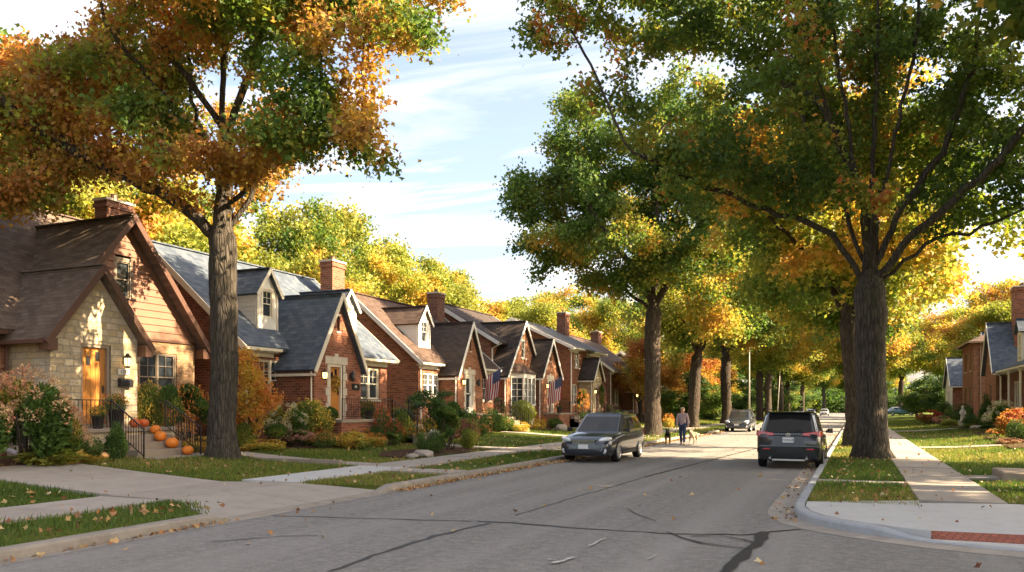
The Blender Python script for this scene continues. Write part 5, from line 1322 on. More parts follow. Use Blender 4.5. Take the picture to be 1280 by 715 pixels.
r2 = House('brick_house', (12, 80, .4), 'tall two storey brown brick house with a low hip roof on the right')
w = MB(); facade(w, '-X', 9.0, [(76.4, .2), (84, .2), (84, 7.3), (76.4, 7.3)], [(77.6, 78.8, 4.9, 6.6), (80.6, 82.4, 4.9, 6.6), (78, 79, 1.4, 3.6), (80.6, 82.4, 1.8, 3.6)]); facade(w, '-Y', 76.4, [(9, .2), (17, .2), (17, 7.3), (9, 7.3)]); facade(w, '+Y', 84, [(9, .2), (17, .2), (17, 7.3), (9, 7.3)]); facade(w, '+X', 17, [(76.4, .2), (84, .2), (84, 7.3), (76.4, 7.3)]); r2.part(w, 'wall', M['brick_rust'])
for a in ((77.6, 78.8, 4.9, 6.6), (80.6, 82.4, 4.9, 6.6), (80.6, 82.4, 1.8, 3.6)): r2.window('-X', 9.0, *a, 2, frame='trim_tan')
r2.door('-X', 9.0, 78, 79, 1.4, 3.6, mat='trim_white')
r = MB(); E6 = [(8.5, 75.9, 7.25), (8.5, 84.5, 7.25), (17.5, 84.5, 7.25), (17.5, 75.9, 7.25)]; T6 = [(12, 79.7, 8.9), (12, 80.7, 8.9), (14, 80.7, 8.9), (14, 79.7, 8.9)]; r.hexa(E6 + T6); r2.part(r, 'roof', M['shingle_rust'])
t = MB()
for a, b in zip(E6, E6[1:] + E6[:1]): t.bar((a[0], a[1], 7.2), (b[0], b[1], 7.2), .14, .14)
t.tube([(9.5, 76.33, 7.2), (9.5, 76.33, .5)], .05, 8); r2.part(t, 'eaves', M['trim_tan'])
gable_left(r2, 11.2, 85, 90, 6.3, 8.75, 5, 'brick_brown', 'shingle_slate', 'trim_white')

r3 = House('brick_house', (11, 95, .4), 'small house beyond the tall brick one with a white gable and slate slope')
gable_left(r3, 9.0, 92.2, 99.2, 4.0, 6.85, 8, 'brick_rust', 'shingle_slate', 'trim_white', [(94.8, 96.4, 1.8, 3.4)], 'siding_white'); r3.window('-X', 9.0, 94.8, 96.4, 1.8, 3.4, 2, frame='trim_white'); r3.chimney(11.6, 12.6, 97.2, 98.4, 4, 9.2, 'brick_red', 1)
r4 = House('brick_house', (12, 120, .4), 'last house on the right with a wide grey brown roof')
w = MB(); facade(w, '-X', 10, [(112, .2), (126, .2), (126, 4.6), (112, 4.6)], [(114, 116, 1.8, 3.5)]); gp = [(10, .2), (10, 4.6), (14.5, 8.2), (19, 4.6), (19, .2)]; facade(w, '-Y', 112, gp); facade(w, '+Y', 126, gp); facade(w, '+X', 19, [(112, .2), (126, .2), (126, 4.6), (112, 4.6)]); r4.part(w, 'wall', M['brick_brown'])
r4.window('-X', 10, 114, 116, 1.8, 3.5, 2, frame='trim_white'); r = MB(); roof_ridge_y(r, 9.5, 4.4, 14.5, 8.4, 19.5, 4.4, 111.6, 126.4); r4.part(r, 'roof', M['shingle_grey'])
# ================================================================== cars
ORG[0] = Vector((0, 0, 0))
def boolean_cut(o, cutters):
    dgo = []
    for c in cutters:
        m = o.modifiers.new('cut', 'BOOLEAN'); m.operation = 'DIFFERENCE'; m.object = c; m.solver = 'EXACT'
    bpy.context.view_layer.update()
    ev = o.evaluated_get(bpy.context.evaluated_depsgraph_get()); me = bpy.data.meshes.new_from_object(ev)
    o.modifiers.clear(); o.data = me
    for c in cutters: bpy.data.objects.remove(c)

def make_car(name, label, loc, rz, paint, wagon=True, plate=None, group=None, suv_rear=False, far=False):
    root = empty(name, loc, rz, label, 'car', group); ORG[0] = Vector((0, 0, 0))
    P = lambda mb, nm, mat, par=root, **k: mb.build(nm, M[mat], par, org=(0, 0, 0), **k)
    H = 1.62 if wagon else 1.47; W = .91
    if suv_rear: H = 1.69; W = .925
    # (y, half width, bottom, shoulder height, centre height)
    if wagon:
        S = [(2.42, .46, .36, .56, .58), (2.39, .66, .30, .64, .67), (2.28, .80, .23, .71, .77), (2.02, W * .95, .22, .78, .87), (1.5, W * .99, .22, .87, .965), (1.0, W, .22, .94, 1.02), (.3, W, .22, .96, 1.0), (-.8, W, .22, .99, 1.02), (-1.6, W * .995, .22, 1.03, 1.05), (-2.1, W * .965, .25, 1.05, 1.07), (-2.28, W * .92, .30, 1.05, 1.07), (-2.36, W * .84, .36, 1.02, 1.04)]
        gb = (1.02, .94, -2.30, 1.02); gt = (.22, -1.85)
    else:
        S = [(2.36, .50, .34, .56, .58), (2.32, .70, .28, .64, .66), (2.2, .82, .20, .70, .76), (1.9, W * .965, .19, .77, .85), (1.4, W * .99, .19, .83, .91), (.95, W, .19, .88, .94), (.3, W, .19, .90, .94), (-.8, W, .19, .92, .95), (-1.5, W * .99, .19, .95, 1.0), (-2.0, W * .96, .22, .95, 1.02), (-2.25, W * .90, .28, .94, .99), (-2.34, W * .8, .34, .86, .88)]
        gb = (.98, .90, -1.75, .96); gt = (.15, -1.05)
    b = MB(); prev = None
    for (y, w, zb, zs, zc) in S:
        zm = zb + (zs - zb) * .52
        half = [(w * .80, zb), (w * .955, zb + .06), (w * 1.0, zm), (w * .99, zs - .10), (w * .955, zs - .02), (w * .80, zs + (zc - zs) * .55), (w * .4, zc)]
        ring = [(x, y, z) for x, z in half] + [(-x, y, z) for x, z in half[::-1]]
        i = len(b.v); b.v += ring; n = len(ring)
        if prev is not None:
            for j in range(n): b.face_idx((prev + j, prev + (j + 1) % n, i + (j + 1) % n, i + j))
        else: b.face_idx(tuple(range(i, i + n)))
        prev = i
    b.face_idx(tuple(range(prev, prev + n))[::-1])
    wy = (1.42, -1.33); wr = .345 if wagon else .32
    body = P(b, 'body', paint, smooth=True)
    cut = []
    for y in wy:
        for sx in (-1, 1):
            c = MB(); c.lathe([(wr + .065, -.17), (wr + .065, .17)], (sx * (W - .12), y, wr), 24, 'x'); o = c.build('cutter', M['car_black'], None, org=(0, 0, 0)); cut.append(o)
    boolean_cut(body, cut)
    body.modifiers.new('wn', 'WEIGHTED_NORMAL') if False else None
    sm_ = body.data
    # greenhouse
    g = MB(); bw, tw, cw = W * .93, W * (.75 if suv_rear else .77), W * .62
    zb_, zt_ = gb[1] - .06, H - .075
    lv = [(gb[0], gb[2], bw, zb_, gb[1] - .03, gb[3] - .05), (gt[0], gt[1], tw, zt_ - .05, zt_ - .05, zt_ - .05), (gt[0] - .10, gt[1] + .06, tw * .93, H - .05, H - .055, H - .06), (gt[0] - .32, gt[1] + .25, cw * .85, H, H - .008, H - .015)]
    rows = []
    for (yf, yr, hw, z, zf, zr) in lv:
        i = len(g.v); ym = (yf + yr) / 2; bul = .03
        g.v += [(-hw * .93, yf - .0, zf), (0, yf + .05, zf), (hw * .93, yf, zf), (hw * 1.0, yf - .18, (zf + z) / 2), (hw * 1.02, ym, (zf + zr) / 2 + (.015 if z == H else 0)), (hw * .98, yr + .15, (zr + z) / 2), (hw * .90, yr, zr), (0, yr - .05, zr), (-hw * .90, yr, zr), (-hw * .98, yr + .15, (zr + z) / 2), (-hw * 1.02, ym, (zf + zr) / 2 + (.015 if z == H else 0)), (-hw, yf - .18, (zf + z) / 2)]; rows.append(i)
    for a, c in zip(rows, rows[1:]):
        for j in range(12): g.face_idx((a + j, a + (j + 1) % 12, c + (j + 1) % 12, c + j))
    g.face_idx(tuple(rows[-1] + j for j in range(12))); g.face_idx(tuple(rows[0] + j for j in range(12))[::-1])
    P(g, 'cabin', paint, bevel=.05, seg=3)
    base, top = rows[0], rows[1]; V = [Vector(p) for p in g.v]
    def panel(q, nm, mat, m0=.06, m1=.06, v0=.12, v1=.93, th=.012):
        a, b_, c, d = q                                  # bottom-left, bottom-right, top-right, top-left
        L = lambda u, v: a * (1 - u) * (1 - v) + b_ * u * (1 - v) + c * u * v + d * (1 - u) * v
        k = MB(); pts = [L(m0, v0), L(1 - m1, v0), L(1 - m1, v1), L(m0, v1)]
        nn = (pts[1] - pts[0]).cross(pts[3] - pts[0]).normalized(); cc = sum(pts, Vector()) / 4
        if nn.dot(cc - Vector((0, 0, .9))) < 0: nn = -nn
        k.prism([p - nn * .012 for p in pts], nn * (th + .012)); return P(k, nm, mat)
    # windscreen: two halves of the curved front
    ws = MB()
    for j in (0, 1):
        a, b_, c, d = V[base + j], V[base + j + 1], V[top + j + 1], V[top + j]
        L = lambda u, v: a * (1 - u) * (1 - v) + b_ * u * (1 - v) + c * u * v + d * (1 - u) * v
        u0, u1 = (.10, 1) if j == 0 else (0, .90); pts = [L(u0, .12), L(u1, .12), L(u1, .95), L(u0, .95)]
        nn = (pts[1] - pts[0]).cross(pts[3] - pts[0]).normalized(); nn = nn if nn.y > 0 else -nn
        ws.prism([p - nn * .012 for p in pts], nn * .022)
    P(ws, 'windscreen', 'glass_car')
    rw = MB()
    for j in (6, 7):
        a, b_, c, d = V[base + j], V[base + j + 1], V[top + j + 1], V[top + j]
        L = lambda u, v: a * (1 - u) * (1 - v) + b_ * u * (1 - v) + c * u * v + d * (1 - u) * v
        u0, u1 = (.12, 1) if j == 6 else (0, .88); pts = [L(u0, .16), L(u1, .16), L(u1, .93), L(u0, .93)]
        nn = (pts[1] - pts[0]).cross(pts[3] - pts[0]).normalized(); nn = nn if nn.y < 0 else -nn
        rw.prism([p - nn * .012 for p in pts], nn * .022)
    P(rw, 'rear_window', 'glass_dark')
    for sx in (1, -1):
        f_, m_, r_ = (3, 4, 5) if sx > 0 else (11, 10, 9)
        panel((V[base + f_], V[base + m_], V[top + m_], V[top + f_]), 'side_window', 'glass_car', .02, .03, .2, .9)
        q = (V[base + m_], V[base + r_], V[top + r_], V[top + m_])
        panel(q, 'side_window', 'glass_car', .03, .48 if wagon else .12, .2, .9)
        if wagon: panel(q, 'side_window', 'glass_car', .56, .06, .22, .88)
        # door seams and handles, sill cladding
        for y in (.32, -.78):
            h = MB(); h.box(sx * (W + .0) - .012, sx * (W + .0) + .016, y - .1, y + .1, .845, .875); P(h, 'door_handle', paint if not suv_rear else 'chrome', bevel=.008)
        k = MB(); k.box(sx * W * .97 - .03, sx * W * .97 + .03, -.86, .98, .235, .36); P(k, 'sill', 'car_black', bevel=.02)
        k = MB(); k.hexa([(sx * (W - .02), .92, .98), (sx * (W + .20), .84, .97), (sx * (W + .20), .76, .97), (sx * (W - .02), .80, .98), (sx * (W - .02), .92, 1.06), (sx * (W + .19), .84, 1.13), (sx * (W + .19), .76, 1.13), (sx * (W - .02), .80, 1.06)])
        mo = P(k, 'wing_mirror', 'car_black' if not suv_rear else paint, bevel=.02)
        k = MB(); k.box(sx * (W + .04) - (.0 if sx > 0 else .14), sx * (W + .04) + (.14 if sx > 0 else .0), .748, .757, .985, 1.115); P(k, 'mirror_glass', 'glass_car', mo)
        if wagon:
            k = MB(); k.tube([(sx * tw * .92, gt[0] - .25, H - .01), (sx * tw * .92, gt[0] - .35, H + .045), (sx * tw * .92, gt[1] + .35, H + .045), (sx * tw * .92, gt[1] + .2, H - .01)], .018, 6); P(k, 'roof_rail', 'car_black')
        # lamps
        z0, z1 = (.66, .83) if wagon else (.60, .74)
        k = MB(); k.ball((0, 0, 0), (.235, .10, .085), 16, 10); an = -sx * .62; zc = (z0 + z1) / 2 + .01
        k.v = [(sx * .665 + x * math.cos(an) - y * math.sin(an), (2.185 if wagon else 2.12) + x * math.sin(an) + y * math.cos(an), zc + z + sx * x * .16) for x, y, z in k.v]
        hl_ = P(k, 'headlight', 'lamp_clear', smooth=True)
        k = MB(); k.ball((sx * .62, 2.275 if wagon else 2.21, zc), (.05, .03, .045), 10, 6); P(k, 'lamp_bulb', 'chrome', hl_, smooth=True)
        k = MB(); k.lathe([(.09, -.03), (.095, .01), (.07, .035)], (sx * .66, 2.33, .40), 12, 'y'); P(k, 'fog_lamp', 'lamp_clear')
        k = MB()
        if suv_rear:
            k.hexa([(sx * .38, -2.405, .98), (sx * .86, -2.31, .955), (sx * .93, -2.02, .96), (sx * .38, -2.2, .98), (sx * .40, -2.395, 1.055), (sx * .85, -2.30, 1.115), (sx * .915, -2.02, 1.125), (sx * .40, -2.2, 1.055)])
        else:
            k.hexa([(sx * .55, -2.385, .80), (sx * .80, -2.31, .80), (sx * .90, -2.05, .82), (sx * .55, -2.2, .8), (sx * .55, -2.375, 1.0), (sx * .79, -2.30, 1.0), (sx * .89, -2.05, 1.0), (sx * .55, -2.2, 1.0)])
        P(k, 'tail_light', 'lamp_red', bevel=.012)
        if suv_rear:
            k = MB(); k.box(sx * .60 - .1, sx * .60 + .1, -2.395, -2.36, .575, .61); P(k, 'reflector', 'lamp_red')
            k = MB(); k.tube([(sx * .5, -2.25, .33), (sx * .5, -2.40, .32)], .04, 10); P(k, 'exhaust_tip', 'chrome')
    # front: grille, lower intake, bumper lip, plate
    zg = .60 if wagon else .54
    k = MB(); k.box(-.40, .40, 2.33, 2.395, zg, zg + .15); gr = P(k, 'grille', 'car_black', bevel=.02)
    k = MB()
    for q in range(4): k.box(-.38, .38, 2.39, 2.412, zg + .012 + q * .037, zg + .026 + q * .037)
    P(k, 'grille_bar', 'chrome', gr)
    k = MB(); k.hexa([(-.80, 2.22, .235), (.80, 2.22, .235), (.84, 1.98, .235), (-.84, 1.98, .235), (-.76, 2.33, .45), (.76, 2.33, .45), (.90, 2.0, .45), (-.90, 2.0, .45)]); k.box(-.55, .55, 2.2, 2.405, .33, .45); P(k, 'front_bumper', 'car_black', bevel=.025)
    k = MB(); k.hexa([(-.78, -2.25, .27), (.78, -2.25, .27), (.84, -1.95, .25), (-.84, -1.95, .25), (-.86, -2.36, .64 if suv_rear else .5), (.86, -2.36, .64 if suv_rear else .5), (W, -1.95, .55), (-W, -1.95, .55)]); P(k, 'rear_bumper', 'car_black', bevel=.03)
    k = MB(); k.box(-.165, .165, 2.405, 2.445, .46, .60); pf = P(k, 'licence_plate', 'plate_white')
    if suv_rear:
        k = MB(); k.prism([(-.50, -2.36, .69), (.50, -2.36, .69), (.36, -2.375, .965), (-.36, -2.375, .965)], (0, -.03, 0)); P(k, 'tailgate_recess', 'car_grey_trim', bevel=.01)
        k = MB(); k.box(-.80, .80, -2.40, -2.34, .655, .695); P(k, 'tailgate_strip', 'car_grey_trim', bevel=.01)
        k = MB(); k.box(-.36, .36, -2.40, -2.34, .985, 1.03); P(k, 'light_bar', 'car_grey_trim', bevel=.01)
        k = MB(); k.box(-.155, .155, -2.418, -2.406, .78, .93); pr = P(k, 'licence_plate', 'plate_white')
        lettering('7ANU8', '-Y', -2.419, 0, .85, .095, M['ink'], pr, (0, 0, 0), ext=.002)
        k = MB(); pts = [(.062 * math.cos(a), -2.408, 1.008 + .042 * math.sin(a)) for a in [2 * PI * q / 20 for q in range(21)]]; k.tube(pts, .009, 5, False); k.tube([(-.04, -2.408, 1.025), (.04, -2.408, 1.025)], .007, 5); k.tube([(0, -2.408, 1.045), (0, -2.408, .97)], .007, 5); P(k, 'emblem', 'chrome')
        k = MB(); k.hexa([(-.62, -2.02, H - .06), (.62, -2.02, H - .06), (.60, -1.75, H - .05), (-.60, -1.75, H - .05), (-.60, -2.06, H - .03), (.60, -2.06, H - .03), (.58, -1.75, H - .005), (-.58, -1.75, H - .005)]); P(k, 'spoiler', paint, bevel=.012)
        k = MB(); k.bar((.02, -2.36, 1.10), (.34, -2.25, 1.19), .02, .02); P(k, 'rear_wiper', 'car_black')
        k = MB(); k.box(-.45, .45, -2.33, -2.2, .25, .30); P(k, 'skid_plate', 'alloy')
    else:
        k = MB(); k.box(-.155, .155, -2.385, -2.35, .80, .90); P(k, 'licence_plate', 'plate_white')
    # wheels
    for y in wy:
        for sx in (-1, 1):
            t = MB(); t.lathe([(wr * .66, -.10), (wr * .92, -.11), (wr, -.075), (wr, .075), (wr * .92, .11), (wr * .66, .10), (wr * .62, 0), (wr * .66, -.10)], (sx * (W - .115), y, wr), 26, 'x', None, False); to = P(t, 'wheel', 'tyre')
            r = MB(); cx = sx * (W - .115) + sx * .07
            r.lathe([(wr * .67, -.05), (wr * .70, .03), (wr * .63, .032), (wr * .60, -.03), (wr * .67, -.05)], (cx, y, wr), 24, 'x', None, False)
            for q in range(10):
                a = 2 * PI * q / 10; r.bar((cx + sx * .012, y, wr), (cx + sx * .012, y + wr * .63 * math.cos(a), wr + wr * .63 * math.sin(a)), .035, .03)
            r.lathe([(.06, -.02), (.05, .03)], (cx + sx * .005, y, wr), 12, 'x'); P(r, 'rim', 'alloy', to)
            d = MB(); d.lathe([(wr * .62, -.01), (wr * .62, .01)], (cx - sx * .05, y, wr), 20, 'x'); P(d, 'brake_disc', 'car_black', to)
    return root
make_car('parked_car', 'dark grey sport utility car parked at the right kerb, seen from behind', (-1.80, 26.75, 0), 0, 'paint_slate', suv_rear=True)
make_car('parked_car', 'dark blue grey station wagon facing the camera at the left kerb near the shrub bed', (-8.07, 27.0, 0), PI, 'paint_bronze')
make_car('parked_car', 'navy car parked at the left kerb beyond the man and his dogs', (-7.95, 62, 0), PI, 'paint_navy')
make_car('parked_car', 'white saloon far down the street by the left kerb', (-8.3, 172, 0), PI, 'paint_white', False)
make_car('parked_car', 'silver white car far down the street, right of the white saloon', (-6.2, 184, 0), PI, 'paint_silver', False)
make_car('parked_car', 'blue car side on in a drive behind the right sidewalk', (7.0, 147, .42), PI / 2, 'paint_blue')
make_car('parked_car', 'pale car half hidden behind the blue car', (6.2, 158, .40), PI / 2 + .3, 'paint_white', False)

# ================================================================== the man and his dogs
def skin_mesh(name, nodes, sub=1):
    """nodes: list of (pos, radius or (rx,ry), parent) ; first is the root"""
    me = bpy.data.meshes.new(name); me.from_pydata([n[0] for n in nodes], [(i, n[2]) for i, n in enumerate(nodes) if n[2] >= 0], [])
    o = bpy.data.objects.new(name, me); COL.objects.link(o)
    o.modifiers.new('skin', 'SKIN'); d = me.skin_vertices[0].data
    for i, n in enumerate(nodes):
        r = n[1] if isinstance(n[1], tuple) else (n[1], n[1]); d[i].radius = r; d[i].use_root = (i == 0)
    s = o.modifiers.new('sub', 'SUBSURF'); s.levels = sub; s.render_levels = sub
    bpy.context.view_layer.update()
    out = bpy.data.meshes.new_from_object(o.evaluated_get(bpy.context.evaluated_depsgraph_get())); bpy.data.objects.remove(o); return out

def person(loc, rz, label):
    root = empty('person', loc, rz, label, 'person')
    N = []
    def add(p, r, par): N.append((p, r, par)); return len(N) - 1
    pel = add((0, 0, .98), .125, -1); sp = add((0, 0, 1.18), .125, pel); ch = add((0, .0, 1.38), .145, sp); nk = add((0, 0, 1.515), .058, ch); jaw = add((0, -.025, 1.59), .075, nk); hd = add((0, -.012, 1.68), .092, jaw); add((0, 0, 1.765), .06, hd)
    add((0, -.115, 1.655), .014, hd)                                    # nose
    legs = {}
    for s, fw in ((1, -.24), (-1, .20)):
        hip = add((s * .095, fw * .1, .93), .095, pel); kn = add((s * .10, fw * .6 - .05, .51), .06, hip); an = add((s * .10, fw + (.03 if fw > 0 else 0), .10), .042, kn); add((s * .115, fw - .15, .05), .035, an); legs[s] = (hip, kn, an)
        add((s * .09, -.0, 1.665), .018, hd)                            # ear
        sh = add((s * .185, .0, 1.435), .068, ch); el = add((s * .245, .05 * s, 1.15), .05, sh); wr = add((s * .255, -.06 + .05 * s, .93), .033, el); pa = add((s * .258, -.085 + .05 * s, .86), .036, wr)
        for k in range(4):
            f1 = add((s * .262, -.115 + .05 * s + .022 * k, .80), .0095, pa); f2 = add((s * .252, -.113 + .05 * s + .021 * k, .765 + .005 * abs(k - 1.5)), .009, f1); add((s * .238, -.11 + .05 * s + .02 * k, .745 + .006 * abs(k - 1.5)), .008, f2)
        t1 = add((s * .245, -.13 + .05 * s, .85), .011, pa); add((s * .238, -.145 + .05 * s, .81), .0095, t1)
    o = link_mesh('body', skin_mesh('body', N, 2), M['skin'], root, True)
    def cloth(nm, idx, grow_, mat, cutz=None):
        keep = list(idx); mp = {k: i for i, k in enumerate(keep)}
        nn = [(N[k][0], N[k][1] + grow_, mp.get(N[k][2], -1)) for k in keep]
        return link_mesh(nm, skin_mesh(nm, nn, 2), M[mat], root, True)
    arms = [i for i, n in enumerate(N) if n[2] == ch and i != nk]
    els = [i for i, n in enumerate(N) if n[2] in arms]; wrs = [i for i, n in enumerate(N) if n[2] in els]
    hem = [add((q * .085, -.005, .885), .092, pel) for q in (1, -1)]
    cloth('sweater', sorted([pel, sp, ch] + hem + arms + els + wrs), .03, 'sweater')
    lg = [x for s in (1, -1) for x in legs[s]]
    cloth('jeans', sorted([pel] + lg), .018, 'jeans')
    for s in (1, -1):
        an = N[legs[s][2]][0]; m = MB(); m.ball((an[0] + s * .008, an[1] - .07, .045), (.055, .145, .05), 10, 6); link_mesh('shoe', m.mesh('shoe', org=(0, 0, 0)), M['shoe'], root, True)
        m = MB(); m.ball((s * .034, -.098, 1.685), .013, 6, 4); link_mesh('eye', m.mesh('eye', org=(0, 0, 0)), M['eye_dark'], root, True)
    m = MB(); m.ball((0, -.002, 1.735), (.098, .108, .07), 12, 8); m.prism([(-.07, -.09, 1.725), (.07, -.09, 1.725), (.05, -.17, 1.715), (-.05, -.17, 1.715)], (0, 0, .012)); link_mesh('cap', m.mesh('cap', org=(0, 0, 0)), M['cap_tan'], root, True)
    m = MB(); m.ball((0, .045, 1.66), (.094, .07, .08), 10, 6); link_mesh('hair', m.mesh('hair', org=(0, 0, 0)), M['hair'], root, True)
    m = MB(); m.box(-.035, .035, -.108, -.095, 1.612, 1.62); link_mesh('mouth', m.mesh('mouth', org=(0, 0, 0)), M['pumpkin_red'], root)
    return root
person((-7.62, 38.4, 0), .05, 'man in a mauve grey sweater, jeans and a tan cap walking two dogs')

def dog(name, loc, rz, label, mat, turn=.0, lop=False):
    root = empty(name, loc, rz, label, 'dog'); N = []
    def add(p, r, par): N.append((p, r, par)); return len(N) - 1
    ch = add((0, -.20, .47), (.125, .15), -1); md = add((0, .02, .50), (.115, .12), ch); lo = add((0, .24, .52), (.10, .10), md); rp = add((0, .36, .51), .10, lo)
    nk = add((turn * .3, -.33, .58), .082, ch); hd = add((turn * .6, -.43, .67), .082, nk); mz = add((turn * .8, -.54, .645), .05, hd); add((turn, -.62, .63), .036, mz)
    for s in (1, -1):
        e = add((turn * .6 + s * .06, -.41, .735), .026, hd); add((turn * .6 + s * (.10 if lop else .075), -.42, .68 if lop else .80), .016, e)
        k = .06 * s
        a = add((s * .085, -.22, .38), .06, ch); b = add((s * .085, -.20 + k, .24), .038, a); c = add((s * .085, -.22 + k, .10), .028, b); add((s * .085, -.25 + k, .03), .032, c)
        a = add((s * .09, .30, .42), .075, rp); b = add((s * .09, .24 - k, .30), .05, a); c = add((s * .09, .38 - k, .19), .028, b); d = add((s * .09, .36 - k, .06), .024, c); add((s * .09, .32 - k, .025), .030, d)
    t = add((0, .47, .52), .035, rp); t = add((.04, .58, .46), .03, t); add((.06, .64, .38), .018, t)
    link_mesh('body', skin_mesh('body', N, 2), M[mat], root, True)
    m = MB(); m.ball((turn, -.665, .645), (.02, .016, .015), 8, 5); link_mesh('nose', m.mesh('nose', org=(0, 0, 0)), M['nose_dark'], root, True)
    for s in (1, -1):
        m = MB(); m.ball((turn * .65 + s * .036, -.505, .692), .012, 6, 4); link_mesh('eye', m.mesh('eye', org=(0, 0, 0)), M['eye_dark'], root, True)
    m = MB(); m.lathe([(.092, -.015), (.092, .015)], (turn * .3, -.345, .585), 12, 'y'); link_mesh('collar', m.mesh('collar', org=(0, 0, 0)), M['leash'], root)
    return root
dog('dog', (-8.28, 38.15, 0), .25, 'black and tan dog standing left of the man', 'fur_dark', -.05)
dog('dog', (-7.18, 38.75, 0), -.15, 'cream dog standing close behind the man on his other side', 'fur_cream', .04, True)
for (hx, hz, dx, dy, dz, lb) in ((-7.88, .80, -8.2, 37.82, .6, 'slack dark leash between the man and the black dog'), (-7.36, .80, -7.22, 38.4, .6, 'slack dark leash between the man and the cream dog')):
    m = MB(); pts = [(hx + (dx - hx) * t, 38.3 + (dy - 38.3) * t, hz + (dz - hz) * t - .18 * math.sin(PI * t)) for t in [k / 8 for k in range(9)]]; m.tube(pts, .009, 5)
    tag(link_mesh('leash', m.mesh('leash', org=(0, 0, 0)), M['leash']), lb, 'leash')

# ================================================================== flags
def flag(name, base, tip, hoist, fly, label, seed=0):
    root = empty('flag', base, 0, label, 'flag'); B = Vector(base); d = (Vector(tip) - B); u = d.normalized()
    m = MB(); m.tube([(0, 0, 0), tuple(d)], .016, 8); m.ball(tuple(d + u * .02), .035, 8, 6); po = link_mesh('pole', m.mesh('pole', org=(0, 0, 0)), M['pale_pole'], root)
    m = MB(); m.tube([tuple(-u * .06), tuple(u * .14)], .03, 8); link_mesh('bracket', m.mesh('bracket', org=(0, 0, 0)), M['iron'], root)
    top = d - u * .06
    side = u.cross(Vector((0, 0, 1))).normalized()
    def S(a, b):            # a along the hoist (0 at the pole tip, 13 stripes), b along the fly
        p = top - u * (hoist * a) + Vector((0, 0, -1)) * (fly * b * (1 - .10 * a)) - Vector((u.x, u.y, 0)) * .10 * fly * b * (1 - .4 * a)
        return p + side * (.04 * math.sin(a * 9 + b * 2.5 + seed) * (.25 + b) + .03 * math.sin(b * 8 + seed))
    NA, NB = 26, 24
    for nm, mat, test in (('flag_red', 'flag_red', lambda i, j: not (j < 10 and i < 14) and (i // 2) % 2 == 0), ('flag_white', 'flag_white', lambda i, j: not (j < 10 and i < 14) and (i // 2) % 2 == 1), ('canton', 'flag_blue', lambda i, j: j < 10 and i < 14)):
        pass
    m = MB()
    for i in range(NA):
        for j in range(NB):
            c = 2 if (j < 10 and i < 14) else (0 if (i // 2) % 2 == 0 else 1)
            m.cur = c; m.poly([S(i / NA, j / NB), S((i + 1) / NA, j / NB), S((i + 1) / NA, (j + 1) / NB), S(i / NA, (j + 1) / NB)])
    m.cur = 1
    for r in range(9):
        for q in range(6 if r % 2 == 0 else 5):
            a = (r + 1) / 10 * 14 / 26; b = ((q * 2 + 1 + (r % 2)) / 12) * 10 / 24; c = S(a, b); ta = (S(a + .01, b) - c).normalized(); tb = (S(a, b + .01) - c).normalized(); nn = ta.cross(tb).normalized()
            for sg in (1, -1):
                pts = []
                for k in range(10):
                    rr = .026 if k % 2 == 0 else .011; an = PI * k / 5; pts.append(c + (ta * math.cos(an) + tb * math.sin(an)) * rr + nn * .003 * sg)
                m.poly(pts)
    fl = link_mesh('cloth', m.mesh('cloth', False, (0, 0, 0)), [M['flag_red'], M['flag_white'], M['flag_blue']], root, False)
    return root
flag('flag', (-21.28, 44.62, 3.45), (-19.75, 44.4, 4.2), 1.25, 1.75, 'striped flag with a starred canton hanging left of the bay window', 0)
flag('flag', (-19.56, 51.3, 3.2), (-18.2, 51.1, 3.95), 1.2, 1.6, 'striped flag with a starred canton hanging before the right entry gable', 2)

# ================================================================== things on steps, porches and in the beds
def pumpkin(loc, r, mat, label, squash=.8, group=None, cat='pumpkin'):
    t = empty('pumpkin', loc, random.Random(int(loc[1] * 97)).random() * 6, label, cat, group); m = MB()
    prof = [(max(.02, math.sin(PI * k / 10)) * r * (1.0), -math.cos(PI * k / 10) * r * squash + r * squash) for k in range(11)]
    prof[-1] = (.16 * r, prof[-1][1] - .10 * r); prof[-2] = (.42 * r, prof[-2][1] + .01 * r)
    m.lathe(prof, (0, 0, 0), 40, 'z', lambda a: 1 - .075 * abs(math.cos(a * 5)) ** 3); link_mesh('rind', m.mesh('rind', org=(0, 0, 0)), M[mat], t, True)
    m = MB(); z = 2 * r * squash - .14 * r; m.tube([(0, 0, z), (.03 * r, .02 * r, z + .22 * r), (.14 * r, .05 * r, z + .42 * r)], [.13 * r, .08 * r, .09 * r], 7); link_mesh('stalk', m.mesh('stalk', org=(0, 0, 0)), M['pumpkin_stem'], t, True)
    return t
PG = 'pumpkins on the steps'
pumpkin((-19.08, 17.62, 1.0), .16, 'pumpkin', 'orange pumpkin highest on the porch steps', .85)
pumpkin((-18.76, 17.5, .8), .175, 'pumpkin', 'orange pumpkin on the second step down', .85)
pumpkin((-18.43, 17.62, .6), .19, 'pumpkin', 'largest orange pumpkin on the steps, third from the top', .82)
pumpkin((-18.1, 17.9, .4), .17, 'pumpkin', 'orange pumpkin on the lowest step of the cottage', .78)
pumpkin((-19.45, 17.2, 1.2), .16, 'pumpkin_red', 'reddish pumpkin behind the railing, left of a pair', .85)
pumpkin((-19.45, 17.53, 1.2), .15, 'pumpkin_red', 'reddish pumpkin behind the railing, right of a pair', .85)
pumpkin((-18.45, 15.3, .42), .17, 'pumpkin_pale', 'flat pale orange squash lying in the bed below the porch', .55, cat='squash')
pumpkin((-17.25, 29.95, .75), .22, 'pumpkin_white', 'white pumpkin nearer the top of the heap by the round green shrub', .8)
pumpkin((-16.7, 30.3, .45), .26, 'pumpkin_white', 'larger white pumpkin low in the heap of red flowers', .75)

